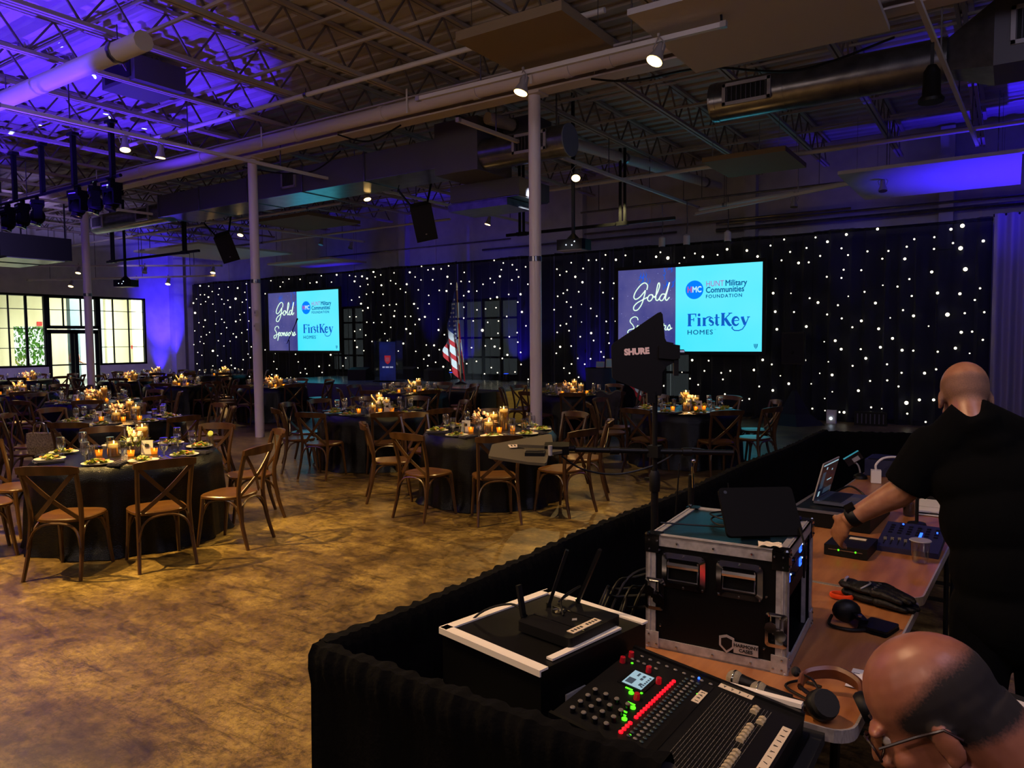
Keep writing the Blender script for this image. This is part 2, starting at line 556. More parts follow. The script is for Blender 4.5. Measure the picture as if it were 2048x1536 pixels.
def floor_material():
    m = bpy.data.materials.new('polished_concrete')
    m.use_nodes = True
    nt = m.node_tree
    b = nt.nodes['Principled BSDF']
    tc = nt.nodes.new('ShaderNodeTexCoord')

    def noise(scale, detail, rough=0.6, dist=0.0, vec=None):
        x = nt.nodes.new('ShaderNodeTexNoise')
        x.inputs['Scale'].default_value = scale
        x.inputs['Detail'].default_value = detail
        x.inputs['Roughness'].default_value = rough
        x.inputs['Distortion'].default_value = dist
        nt.links.new(vec or tc.outputs['Object'], x.inputs['Vector'])
        return x

    def ramp(src, stops):
        r = nt.nodes.new('ShaderNodeValToRGB')
        while len(r.color_ramp.elements) < len(stops):
            r.color_ramp.elements.new(0.5)
        for e, (p, c) in zip(r.color_ramp.elements, stops):
            e.position = p
            e.color = (*lin(c), 1)
        nt.links.new(src, r.inputs['Fac'])
        return r

    def mix(a, bb, fac, mode='MIX'):
        x = nt.nodes.new('ShaderNodeMix')
        x.data_type = 'RGBA'
        x.blend_type = mode
        nt.links.new(a, x.inputs[6])
        nt.links.new(bb, x.inputs[7])
        if isinstance(fac, float):
            x.inputs[0].default_value = fac
        else:
            nt.links.new(fac, x.inputs[0])
        return x

    big = noise(0.75, 12, 0.80, 0.25)
    base = ramp(big.outputs['Fac'], [(0.38, (0.30, 0.23, 0.13)), (0.48, (0.46, 0.37, 0.205)), (0.58, (0.64, 0.54, 0.31))])
    mid = noise(4.0, 12, 0.85, 0.3)
    stain = ramp(mid.outputs['Fac'], [(0.40, (0.38, 0.35, 0.31)), (0.465, (0.82, 0.80, 0.78)), (0.54, (1, 1, 1))])
    c1 = mix(base.outputs['Color'], stain.outputs['Color'], 0.75, 'MULTIPLY')
    fine = noise(24, 10, 0.9, 0.3)
    fr = ramp(fine.outputs['Fac'], [(0.42, (0.46, 0.43, 0.40)), (0.53, (1, 1, 1))])
    c2 = mix(c1.outputs[2], fr.outputs['Color'], 0.7, 'MULTIPLY')
    # hairline scratches and cracks
    wv = noise(1.3, 3, 0.5, 2.5)
    cr = ramp(wv.outputs['Fac'], [(0.492, (1, 1, 1)), (0.5, (0.62, 0.58, 0.55)), (0.508, (1, 1, 1))])
    c3 = mix(c2.outputs[2], cr.outputs['Color'], 0.55, 'MULTIPLY')
    # long dark streaks and scuffs
    mp = nt.nodes.new('ShaderNodeMapping')
    mp.inputs['Rotation'].default_value = (0, 0, 0.5)
    mp.inputs['Scale'].default_value = (0.5, 3.2, 1)
    nt.links.new(tc.outputs['Object'], mp.inputs['Vector'])
    sk = noise(2.2, 12, 0.85, 0.35, mp.outputs['Vector'])
    skr = ramp(sk.outputs['Fac'], [(0.41, (0.50, 0.46, 0.42)), (0.475, (0.90, 0.89, 0.88)), (0.56, (1.0, 1.0, 1.0))])
    c4 = mix(c3.outputs[2], skr.outputs['Color'], 0.85, 'MULTIPLY')
    nt.links.new(c4.outputs[2], b.inputs['Base Color'])
    rr = nt.nodes.new('ShaderNodeMapRange')
    rr.inputs['To Min'].default_value = 0.22
    rr.inputs['To Max'].default_value = 0.48
    nt.links.new(mid.outputs['Fac'], rr.inputs['Value'])
    nt.links.new(rr.outputs['Result'], b.inputs['Roughness'])
    bp = nt.nodes.new('ShaderNodeBump')
    bp.inputs['Strength'].default_value = 0.2
    bp.inputs['Distance'].default_value = 0.01
    nt.links.new(fine.outputs['Fac'], bp.inputs['Height'])
    nt.links.new(bp.outputs['Normal'], b.inputs['Normal'])
    return m


m_floor = floor_material()

# ---------------------------------------------------------------- the setting
X0, X1, Y0, Y1, ZD = -27.6, 2.8, -5.0, 18.0, 6.15
fl = MB().box(((X0 + X1) / 2, (Y0 + Y1) / 2, -0.1), (X1 - X0, Y1 - Y0, 0.2)).build('floor', m_floor)
struct(fl)
# ribbed roof deck, ribs along X
mb = MB()
prof, y = [], Y0
while y < Y1:
    prof += [(y, ZD), (y + 0.16, ZD), (y + 0.19, ZD + 0.045), (y + 0.29, ZD + 0.045)]
    y += 0.32
vs = [(x, yy, zz) for x in (X0, X1) for yy, zz in prof]
n = len(prof)
mb.add(vs, [(i, i + 1, n + i + 1, n + i) for i in range(n - 1)])
mb.box(((X0 + X1) / 2, (Y0 + Y1) / 2, ZD + 0.15), (X1 - X0, Y1 - Y0, 0.1))
ceiling = struct(mb.build('ceiling', m_deck))


def wall_with_openings(name, axis, at, th, lo, hi, zt, openings, mat):
    """a wall along axis ('x' or 'y') with rectangular openings (a0, a1, z0, z1)"""
    mb = MB()
    cuts = sorted({lo, hi, *[o[0] for o in openings], *[o[1] for o in openings]})
    for a, b in zip(cuts, cuts[1:]):
        zs = [(0.0, zt)]
        for o in openings:
            if o[0] <= a and o[1] >= b:
                nz = []
                for z0, z1 in zs:
                    if o[2] > z0:
                        nz.append((z0, min(o[2], z1)))
                    if o[3] < z1:
                        nz.append((max(o[3], z0), z1))
                zs = nz
        for z0, z1 in zs:
            if z1 - z0 > 1e-4:
                c = ((a + b) / 2, at, (z0 + z1) / 2) if axis == 'x' else (at, (a + b) / 2, (z0 + z1) / 2)
                d = (b - a, th, z1 - z0) if axis == 'x' else (th, b - a, z1 - z0)
                mb.box(c, d)
    return struct(mb.build(name, mat))


back_open = [(-14.6, -11.92, 0.7, 3.05), (-19.9, -18.2, 0.75, 3.0), (-7.5, -6.7, 0.25, 3.0)]
wall_back = wall_with_openings('wall_back', 'x', Y1 + 0.1, 0.2, X0 - 0.2, X1 + 0.2, ZD + 0.15, back_open, m_wall)
glass_y0, glass_y1 = 7.6, 15.78
left_open = [(glass_y0, 12.25, 1.0, 3.5), (12.25, 14.02, 0.0, 3.5), (14.02, glass_y1, 1.0, 3.5)]
wall_left = wall_with_openings('wall_left', 'y', X0 - 0.1, 0.2, Y0, Y1, ZD + 0.15, left_open, m_wall)
struct(MB().box((X1 + 0.1, (Y0 + Y1) / 2, ZD / 2 + 0.08), (0.2, Y1 - Y0, ZD + 0.16)).build('wall_right', m_wall))
struct(MB().box(((X0 + X1) / 2, Y0 - 0.1, ZD / 2 + 0.08), (X1 - X0 + 0.4, 0.2, ZD + 0.16)).build('wall_front', m_wall))
# wall panel joints, flat strips and a conduit rail high on the back wall
for x in (-25.5, -22.3, -18.6, -15.0, -11.4, -7.8, -4.2, -0.6):
    MB().box((x, Y1 - 0.006, 4.9), (0.05, 0.012, 2.4)).build('panel_joint', m_steel_white, wall_back)
for x in (-16.2, -9.8, -5.2, -1.2):
    MB().box((x, Y1 - 0.12, 4.85), (0.26, 0.24, 2.5)).build('pilaster', m_wall, wall_back)
MB().box((-27.42, 16.95, 3.0), (0.36, 0.4, 6.1)).build('pilaster', m_wall, wall_left)
for i, (a, b, z, r) in enumerate(((-13.0, -7.0, 4.45, 0.03), (-9.6, -3.0, 4.62, 0.028), (-6.0, 1.4, 4.4, 0.05), (-6.0, 1.4, 4.55, 0.03), (-20.0, -12.0, 4.7, 0.025))):
    MB().tube([(a, Y1 - 0.25, z), (b, Y1 - 0.25, z)], r, 8).build('conduit', m_galv, wall_back, True)


m_dim_glass = clear_glass('dimmed_glass', (0.34, 0.36, 0.38), 0.05)  # glass darkened to dim the daylight behind the star curtain


def window_unit(n, axis, at, a0, a1, z0, z1, verts, horis, th=0.05, frame=0.07, mat=None, glass=None):
    """window_<n> > frame members, panes"""
    mat = mat or m_black
    root = bpy.data.objects.new('window_%d' % n, None)
    COL.objects.link(root)
    struct(root)

    def P(a, z, off=0.0):
        return (a, at + off, z) if axis == 'x' else (at + off, a, z)

    def D(da, dz, dt):
        return (da, dt, dz) if axis == 'x' else (dt, da, dz)

    mb = MB()
    for z in (z0 + frame / 2, z1 - frame / 2):
        mb.box(P((a0 + a1) / 2, z), D(a1 - a0, frame, 0.12))
    for a in (a0 + frame / 2, a1 - frame / 2):
        mb.box(P(a, (z0 + z1) / 2), D(frame, z1 - z0, 0.12))
    mb.build('frame', mat, root)
    for a, w in verts:
        MB().box(P(a, (z0 + z1) / 2), D(w, z1 - z0 - 2 * frame, 0.08)).build('mullion', mat, root)
    for z, w in horis:
        MB().box(P((a0 + a1) / 2, z), D(a1 - a0 - 2 * frame, w, 0.07)).build('muntin', mat, root)
    ca = [a0 + frame] + sorted(a for a, w in verts) + [a1 - frame]
    cz = [z0 + frame] + sorted(z for z, w in horis) + [z1 - frame]
    for p, q in zip(ca, ca[1:]):
        for r, s in zip(cz, cz[1:]):
            MB().box(P((p + q) / 2, (r + s) / 2), D(q - p, s - r, 0.008)).build('pane', glass or m_window, root)
    return root


window_unit(1, 'y', X0 - 0.08, glass_y0, 12.25, 1.0, 3.5, [(8.4, 0.03), (9.2, 0.08), (10.1, 0.03), (11.1, 0.03), (11.63, 0.07)], [(2.98, 0.022), (2.32, 0.022), (1.66, 0.022)])
window_unit(2, 'y', X0 - 0.08, 12.25, 14.02, 2.32, 3.5, [(12.82, 0.03), (13.42, 0.03)], [(2.98, 0.022)], frame=0.11)
window_unit(3, 'y', X0 - 0.08, 14.02, glass_y1, 1.0, 3.5, [(14.56, 0.025), (15.14, 0.025)], [(2.98, 0.022), (2.32, 0.022), (1.66, 0.022)])
for i, (a, b) in enumerate(((12.27, 13.14), (13.16, 14.0))):
    d = bpy.data.objects.new('door_%d' % (i + 1), None)
    COL.objects.link(d)
    struct(d)
    mb = MB()
    for yy in (a + 0.06, b - 0.06):
        mb.box((X0 - 0.08, yy, 1.14), (0.06, 0.12, 2.28))
    for zz, h in ((0.13, 0.26), (2.22, 0.14)):
        mb.box((X0 - 0.08, (a + b) / 2, zz), (0.06, b - a, h))
    mb.build('door_frame', m_black, d)
    MB().box((X0 - 0.08, (a + b) / 2, 1.2), (0.01, b - a - 0.24, 1.9)).build('pane', m_window, d)
    MB().box((X0 - 0.02, (a + b) / 2, 1.05), (0.05, b - a - 0.2, 0.05)).build('push_bar', m_black, d)
for i, o in enumerate(back_open):
    nv = max(1, round((o[1] - o[0]) / 0.65))
    window_unit(4 + i, 'x', Y1 + 0.1, o[0], o[1], o[2], o[3], [(o[0] + (o[1] - o[0]) * (k + 1) / nv, 0.07) for k in range(nv - 1)],
                [(o[2] + (o[3] - o[2]) * (k + 1) / 4, 0.06) for k in range(3)], frame=0.08, glass=m_dim_glass)

# covered lobby beyond the glass wall
m_beige = M('lobby_wall', (0.86, 0.83, 0.70), 0.8, n=(2.0, (0.80, 0.76, 0.62), 4, (1, 1, 0.1)))
m_lobby_floor = M('lobby_floor', (0.62, 0.62, 0.60), 0.6)
m_slate = M('lobby_slate', (0.34, 0.42, 0.46), 0.5)
m_dark_band = M('lobby_band', (0.23, 0.25, 0.25), 0.7)
struct(MB().box((-33.5, 13, -0.1), (11.8, 22, 0.2)).build('ground_outside', m_lobby_floor))
lw = wall_with_openings('wall_lobby', 'y', -33.1, 0.2, 5.0, 22.0, 4.2, [(9.6, 12.2, 0.0, 2.4), (13.4, 14.6, 0.4, 2.5), (15.75, 17.05, 0.0, 4.2), (18.4, 19.6, 0.0, 4.2)], m_beige)
struct(MB().box((-30.5, 13, 4.3), (5.6, 22, 0.2)).build('ceiling_lobby', m_beige))
struct(MB().box((-30.2, 11.1, 3.82), (0.3, 10.6, 0.5)).build('beam_lobby', m_dark_band))
struct(MB().box((-31.9, 15.15, 2.1), (0.3, 0.35, 4.2)).build('column_lobby', m_slate))
struct(MB().box((-31.2, 17.55, 2.1), (0.35, 0.5, 4.2)).build('column_lobby', m_beige))
struct(MB().box((-31.0, 18.05, 1.5), (0.25, 0.3, 3.0)).build('column_lobby', m_slate))
mb = MB()
for a in (9.65, 10.9, 12.15):
    mb.box((-33.0, a, 1.2), (0.12, 0.1, 2.4))
mb.box((-33.0, 10.9, 2.35), (0.12, 2.6, 0.1))
struct(mb.build('door_3', m_slate))
m_hedge = M('hedge_leaf', (0.30, 0.52, 0.16), 0.7, n=(5, (0.45, 0.70, 0.25)))
mb = MB()
rnd = random.Random(3)
for k in range(2600):
    c = Vector((-37.0 + rnd.uniform(-0.5, 0.5), rnd.uniform(9, 16.5), rnd.uniform(0.4, 2.9)))
    R = Euler((rnd.uniform(0, 6), rnd.uniform(0, 6), 0)).to_matrix()
    mb.add([c + R @ Vector(p) for p in ((-0.10, 0, 0), (0, 0.06, 0), (0.11, 0, 0.03), (0, -0.06, 0))], [(0, 1, 2, 3)])
h = mb.build('hedge', m_hedge)
h['kind'] = 'stuff'
h['label'] = 'green leafy hedge growing outside beyond the lobby doors'
# red exit signs seen through the glass
m_exit = M('red_sign', (0.9, 0.12, 0.10), 0.5, emit=0.7)
for y, z, lab in ((14.35, 2.62, 'small red sign on the lobby wall above the grey doors'), (18.22, 1.62, 'small red box on the lobby wall low beside the bright opening')):
    o = MB().box((-32.97, y, z), (0.05, 0.18, 0.16)).build('wall_sign', m_exit)
    tag(o, lab, 'sign')

# ---------------------------------------------------------------- joists, bridging, beam, columns
def make_joist(x):
    j = bpy.data.objects.new('joist', None)
    COL.objects.link(j)
    j.parent = ceiling
    j.location = (x, 0, 0)
    return j


top_b, bot_b, web_b = MB(), MB(), MB()
ya, yb = Y0 + 0.3, Y1 - 0.3
for s in (-1, 1):
    top_b.box((s * 0.04, (ya + yb) / 2, ZD - 0.035), (0.06, yb - ya, 0.05))
    bot_b.box((s * 0.035, (ya + yb) / 2, 5.60), (0.045, yb - ya, 0.05))
seg, y, up = 0.36, ya, True
while y + seg < yb:
    z0, z1 = (5.61, ZD - 0.05) if up else (ZD - 0.05, 5.61)
    web_b.bar((0, y, z0), (0, y + seg, z1), 0.024, 0.024)
    y += seg
    up = not up
me_t, me_b, me_w = top_b.mesh('top_chord', m_joist), bot_b.mesh('bottom_chord', m_joist), web_b.mesh('web', m_web)
k = 0
jx = [-6.4 + 1.45 * i for i in range(-14, 7)]
for x in jx:
    j = make_joist(x)
    put('top_chord', me_t, j)
    put('bottom_chord', me_b, j)
    put('web', me_w, j)['kind'] = 'stuff'
for y in (-2.6, 0.2, 1.9, 3.6, 5.3, 7.0, 10.6, 12.0, 13.4, 14.8, 16.2):
    for z in (5.64, 6.06):
        mb = MB()
        mb.box(((X0 + X1) / 2, y, z), (X1 - X0 - 0.2, 0.035, 0.035))
        mb.build('bridging_bar', m_joist, ceiling)

beam = struct(MB().box((-12.4, 8.9, 5.22), (30.2, 0.26, 0.025)).box((-12.4, 8.9, 5.545), (30.2, 0.26, 0.025)).box((-12.4, 8.9, 5.38), (30.2, 0.018, 0.31)).build('beam', m_beam))
for x in (-26.0, -22.5, -19.0, -15.5, -12.6, -9.4, -7.4, -4.6, -2.4, 0.3):
    MB().box((x, 8.9, 5.38), (0.012, 0.24, 0.31)).build('stiffener', m_beam, beam)
for i, x in enumerate((-24.2, -18.0, -11.8, -5.6, 0.6)):
    c = MB().lathe([(0.085, 0.0), (0.085, 5.2)], 20, (x, 8.9, 0)).build('column', m_column, None, True)
    struct(c)
    MB().box((x, 8.9, 5.195), (0.3, 0.26, 0.025)).build('cap_plate', m_beam, c)
    MB().lathe([(0.093, 2.9), (0.093, 2.97)], 20, (x, 8.9, 0)).build('band', m_galv, c, True)
for z, lab, d in ((2.34, 'small beige sensor box clipped on the white post', (0.05, 0.05, 0.11)), (2.09, 'square white thermostat on the side of the white post', (0.05, 0.09, 0.13))):
    t = thing('thermostat', lab, 'thermostat', (-11.72, 8.83, z))
    MB().box((0, 0, 0), d).build('housing', m_card, t)
    MB().box((0.0, -d[1] / 2 - 0.003, 0.01), (0.03, 0.006, 0.04)).build('display', m_can, t)

# long pipe strapped along the beam, with couplings and straps
t = thing('sprinkler_pipe', 'long thick white pipe strapped along the front of the roof beam', 'pipe', (0, 0, 0))
MB().tube([(-27.4, 8.62, 5.33), (2.6, 8.62, 5.33)], 0.105, 14).build('pipe', m_beam, t, True)
for x in (-24, -21, -18.4, -15.0, -12.9, -10.2, -8.2, -6.4, -4.9, -4.3, -2.9):
    MB().lathe([(0.118, -0.05), (0.118, 0.05)], 14, (x, 8.62, 5.33), (1, 0, 0)).build('coupling', m_beam, t, True)
for x in (-23, -16.6, -11.0, -7.6, -5.4):
    MB().bar((x, 8.50, 5.2), (x, 8.50, 5.56), 0.03, 0.008, (0, 1, 0)).build('strap', m_steel_white, t)
for (pa, pb, r, lab) in (((-15.5, 4.9, 5.28), (-8.4, 4.9, 5.28), 0.12, 'short wide pipe below the joists in the blue light'),
                         ((-13.9, 7.7, 5.50), (-3.9, 7.7, 5.50), 0.035, 'thin pale conduit under the joists before the beam'),
                         ((-7.2, 10.0, 5.42), (-5.9, 17.6, 5.42), 0.10, 'sloping white pipe running from the beam to the back wall'),
                         ((-9.8, 13.6, 4.95), (2.2, 13.4, 4.95), 0.035, 'pale pipe crossing below the joists near the star curtain'),
                         ((-6.0, 16.6, 4.75), (2.2, 13.2, 4.62), 0.04, 'slanting grey pipe above the big screen'),
                         ((-27, 12.2, 5.0), (-13.0, 12.2, 5.0), 0.03, 'thin pipe across the far dining side under the roof'),
                         ((-27, 15.0, 4.9), (-12.0, 15.0, 4.9), 0.03, 'thin pipe under the roof before the window corner')):
    t = thing('roof_pipe', lab, 'pipe')
    MB().tube([pa, pb], r, 10).build('pipe', m_steel_white, t, True)
    for f in (0.08, 0.5, 0.92):
        c = Vector(pa).lerp(Vector(pb), f)
        MB().bar(c + Vector((0, 0, r)), (c.x, c.y, 5.6), 0.012, 0.012).build('hanger', m_galv, t)
        d = (Vector(pb) - Vector(pa)).normalized()
        MB().lathe([(r * 1.18, -0.03), (r * 1.18, 0.03)], 10, c, d).build('collar', m_galv, t, True)

# ---------------------------------------------------------------- ducts
t = thing('round_duct', 'round metal duct with a square grille, open end over the tech desk', 'duct', (0, 0, 0))
MB().cyl((-3.45, 10.1, 5.0), (-0.7, 10.1, 5.0), 0.25, 24).build('duct', m_galv, t, True)
for k in range(4):
    MB().lathe([(0.256, -0.02), (0.256, 0.02)], 24, (-3.4 + 0.88 * k, 10.1, 5.0), (1, 0, 0)).build('seam', m_galv, t, True)
mb = MB()
mb.add([(-0.7, 10.1 + 0.25 * math.cos(a), 5.0 + 0.25 * math.sin(a)) for a in [PI / 4 + k * PI / 2 for k in range(4)]] +
       [(-0.25, 9.72, 4.72), (-0.25, 9.72, 5.42), (-0.25, 10.5, 5.42), (-0.25, 10.5, 4.72)],
       [(1, 0, 6, 5), (0, 3, 7, 6), (3, 2, 4, 7), (2, 1, 5, 4)])
mb.build('transition', m_galv, t)
MB().box((1.1, 10.1, 5.07), (2.7, 0.78, 0.7)).build('box_duct', m_duct_dark, t)


def grille(t, x, y, z, w, h, tilt=0.0):
    """register on the side of a duct, facing -Y"""
    g = MB()
    for s in (-1, 1):
        g.box((x + s * (w / 2 - 0.02), y, z), (0.045, 0.03, h))
        g.box((x, y, z + s * (h / 2 - 0.02)), (w, 0.03, 0.045))
    fr = g.build('grille', m_can, t)
    MB().box((x, y + 0.012, z), (w - 0.06, 0.01, h - 0.06)).build('backing', m_black, fr)
    for q in range(9):
        MB().box((x - w / 2 + w * (q + 1) / 10, y, z), (0.008, 0.022, h - 0.08)).build('vane', m_duct_dark, fr)


grille(t, -2.95, 9.84, 5.0, 0.62, 0.28)
grille(t, 0.15, 9.70, 5.1, 0.5, 0.4)
MB().cyl((-3.47, 10.1, 5.0), (-3.452, 10.1, 5.0), 0.25, 24).build('end_cap', m_galv, t)

t = thing('round_duct', 'short round duct with a blue grey end cap beside the centre post', 'duct', (0, 0, 0))
MB().cyl((-7.3, 10.1, 4.86), (-5.72, 10.1, 4.86), 0.25, 24).build('duct', m_galv, t, True)
MB().cyl((-5.72, 10.1, 4.86), (-5.70, 10.1, 4.86), 0.252, 24).build('end_cap', M('cap_paint', (0.42, 0.47, 0.52), 0.5), t)
grille(t, -6.3, 9.84, 4.86, 0.62, 0.3)
MB().bar((-5.95, 10.1, 5.1), (-5.95, 10.1, 5.6), 0.02, 0.02).build('hanger', m_galv, t)
t = thing('plenum', 'large sheet metal plenum box joining the ducts behind the centre post', 'duct', (0, 0, 0))
MB().box((-7.75, 10.35, 5.02), (0.9, 1.0, 0.86)).build('box', m_duct_dark, t)
MB().box((-7.8, 11.2, 4.44), (1.5, 1.0, 0.30)).build('lower_box', m_duct_dark, t)
MB().box((-7.95, 11.1, 4.20), (1.3, 0.8, 0.12)).build('tray', m_galv, t)
MB().box((-7.8, 11.2, 4.28), (1.46, 0.96, 0.02)).build('tray_bottom', m_galv, t)
MB().box((-7.05, 10.9, 5.3), (0.7, 0.6, 0.5)).build('upper_box', m_duct_dark, t)
t = thing('box_duct', 'long rectangular sheet metal duct running to the far end', 'duct', (0, 0, 0))
xs = [-8.2, -9.9, -11.6, -13.3, -15.0, -16.6]
for a, b in zip(xs, xs[1:]):
    MB().box(((a + b) / 2, 10.35, 4.98), (a - b - 0.012, 0.9, 0.48)).build('section', m_duct_dark, t)
    MB().box(((a + b) / 2, 10.35, 4.735), (a - b - 0.02, 0.9, 0.012)).build('underside', m_galv, t)
    MB().box((b, 10.35, 4.98), (0.03, 0.95, 0.53)).build('flange', m_galv, t)
MB().cyl((-20.0, 10.2, 4.9), (-16.6, 10.2, 4.9), 0.24, 20).build('round_section', m_galv, t, True)
grille(t, -17.4, 9.94, 4.9, 0.55, 0.32)
grille(t, -19.5, 9.94, 4.9, 0.55, 0.32)
t = thing('grille_box', 'white framed square register hung beside the white post', 'vent', (0, 0, 0))
grille(t, -12.0, 9.885, 5.02, 0.42, 0.34)
t = thing('air_handler', 'black air handling unit hung under the far roof', 'air unit', (-21.0, 8.6, 4.15))
MB().box((0, 0, 0), (2.6, 1.6, 0.55)).build('cabinet', M('unit_black', (0.015, 0.015, 0.017), 0.7, spec=0.1), t)
for s in (-0.7, 0.7):
    MB().box((s, 0, -0.285), (1.1, 1.3, 0.03)).build('diffuser', m_galv, t)
for a in (-1.2, 1.2):
    for b in (-0.7, 0.7):
        MB().bar((a, b, 0.27), (a, b, 1.45), 0.03, 0.03).build('rod', m_black, t)
t = thing('roof_heater', 'small dark heater box up between the blue lit joists', 'heater', (-11.0, 6.4, 5.78))
MB().box((0, 0, 0), (0.9, 0.8, 0.36)).build('cabinet', m_duct_dark, t)
MB().box((0, -0.405, 0), (0.7, 0.01, 0.25)).build('louvre', m_black, t)

# ---------------------------------------------------------------- acoustic panels
def cloud(x0, x1, y0, y1, z, mat, label, th=0.10):
    t = thing('acoustic_panel', label, 'ceiling panel', ((x0 + x1) / 2, (y0 + y1) / 2, z), 0, 'acoustic panels under the roof')
    MB().box((0, 0, th / 2), (x1 - x0, y1 - y0, th)).build('panel', mat, t)
    for a in (-1, 1):
        for b in (-1, 1):
            MB().bar((a * (x1 - x0) * 0.4, b * (y1 - y0) * 0.4, th), (a * (x1 - x0) * 0.4, b * (y1 - y0) * 0.4, 5.56 - z), 0.006, 0.006).build('wire', m_galv, t)
    return t


cloud(-5.03, -3.72, 6.42, 7.55, 5.0, m_panel_brown, 'brown square acoustic panel above the centre track light')
cloud(-3.25, -1.15, 6.9, 8.83, 5.0, m_panel_white, 'large pale acoustic panel above the brightest track lamp', 0.06)
cloud(-4.45, -3.08, 12.4, 13.85, 4.78, m_panel_brown, 'small brown edged acoustic panel before the back wall', 0.08)
cloud(-2.55, 0.05, 13.75, 16.6, 4.57, m_panel_white, 'wide white acoustic panel with a blue glow at one end', 0.06)
cloud(-22.6, -19.2, 12.6, 15.9, 4.6, m_panel_white, 'pale acoustic panel over the far tables', 0.06)
cloud(-20.6, -17.6, 16.0, 17.6, 4.35, m_panel_white, 'pale acoustic panel above the star curtain by the corner', 0.06)
cloud(-25.8, -22.5, 6.3, 8.5, 4.75, m_panel_white, 'pale acoustic panel beside the black air unit', 0.06)
cloud(-16.8, -14.6, 12.6, 14.4, 4.95, m_panel_brown, 'brown acoustic panel behind the long metal duct', 0.08)

# ---------------------------------------------------------------- track lighting
def track(p0, p1, label, th=0.05):
    t = thing('light_track', label, 'light track')
    p0, p1 = Vector(p0), Vector(p1)
    MB().bar(p0, p1, th, th).build('rail', m_steel_white, t)
    n = max(2, round((p1 - p0).length / 1.8))
    for i in range(n):
        c = p0.lerp(p1, (i + 0.5) / n)
        MB().bar((c.x, c.y, c.z + th / 2), (c.x, c.y, 5.58), 0.014, 0.014).build('hanger', m_galv, t)
    for e in (p0, p1):
        MB().box(e, (th * 1.2, th * 1.2, th * 1.2)).build('end_cap', m_can, t)
    return t


track((-6.4, 7.38, 4.9), (-2.45, 7.42, 4.9), 'white light track before the beam with two bright lamps')
track((-11.0, 4.4, 4.9), (-10.75, 16.8, 4.9), 'long white light track running from the blue light to the stage')
track((-6.55, 8.4, 4.9), (-6.25, 17.2, 4.9), 'white light track passing the centre post towards the stage')
track((-6.0, 16.3, 4.6), (2.2, 12.85, 4.6), 'slanting light track over the open floor by the curtain')
track((-26.6, 9.0, 4.15), (-20.2, 14.0, 4.15), 'light track before the glass wall, upper one')
track((-26.4, 11.2, 3.85), (-20.4, 13.9, 3.85), 'light track before the glass wall, lower one')
track((-17.2, 6.5, 4.85), (-16.6, 16.5, 4.85), 'light track over the far tables past the duct')


def track_lamp(p, tgt, label, on=True, energy=120, spot=58, r=0.075, rail=4.9):
    """yoke lamp: p is the point of the rail above it with the height of its face, tgt what it points at"""
    d = (Vector(tgt) - Vector(p)).normalized()
    b = -d
    p = (p[0] - b.x * 0.11, p[1] - b.y * 0.11, p[2])
    t = thing('track_lamp', label, 'spotlight', p, 0, 'track lamps')
    MB().lathe([(r, 0.0), (r * 0.98, 0.02), (r * 0.62, 0.10), (r * 0.5, 0.20), (0.0, 0.21)], 14, (0, 0, 0), b).build('can', m_can, t, True)
    MB().lathe([(0.0, 0.004), (r * 0.93, 0.004)], 14, (0, 0, 0), d).build('lens', m_bulb if on else m_bulb_off, t)
    sd = d.cross(Vector((0, 0, 1)))
    sd = sd.normalized() if sd.length > 1e-3 else Vector((1, 0, 0))
    c = b * 0.11
    top = c + Vector((0, 0, 0.16))
    MB().tube([c + sd * r * 0.75, c + sd * r * 1.05 + Vector((0, 0, 0.07)), top, c - sd * r * 1.05 + Vector((0, 0, 0.07)), c - sd * r * 0.75], 0.007, 6).build('yoke', m_can, t, True)
    MB().bar(top, (top.x, top.y, max(top.z + 0.03, rail - p[2] - 0.02)), 0.025, 0.025).build('stem', m_can, t)
    if on and energy:
        lamp('track_spot', 'SPOT', Vector(p) + d * 0.03, energy, WARM, tgt, 0.03, spot, 0.7)
    return t


track_lamp((-3.11, 7.36, 4.66), (-4.4, 5.2, 0), 'bright track lamp under the large pale panel', energy=430, spot=75, r=0.09)
track_lamp((-4.78, 7.36, 4.66), (-5.6, 6.0, 0), 'bright track lamp in front of the top of the centre post', energy=330, spot=80, r=0.085)
track_lamp((-10.967, 6.05, 4.65), (-9.8, 5.4, 0.4), 'first of two bright lamps on the blue lit track', energy=300, spot=70)
track_lamp((-10.956, 6.6, 4.65), (-11.4, 6.4, 0), 'second of two bright lamps on the blue lit track', energy=300, spot=75)
track_lamp((-10.87, 10.9, 4.65), (-9.4, 10.6, 0.5), 'bright track lamp left of the black hung speaker by the duct', energy=240)
track_lamp((-10.786, 15.0, 4.65), (-11.6, 14.2, 0.8), 'bright track lamp above the flag on the stage', energy=160)
track_lamp((-6.44, 11.6, 4.62), (-5.0, 8.6, 0.6), 'glaring track lamp right of the centre post', energy=240, spot=75, r=0.08)
track_lamp((-16.852, 12.3, 4.60), (-16.0, 10.6, 0.6), 'bright lamp beside the far hung speaker', energy=180)
track_lamp((-1.96, 14.6, 4.36), (-1.6, 13.5, 0), 'unlit bronze lamp before the wide white panel', False, rail=4.6)
track_lamp((-3.62, 15.3, 4.36), (-3.6, 14.6, 0), 'unlit grey lamp above the corner of the big screen', False, rail=4.6)
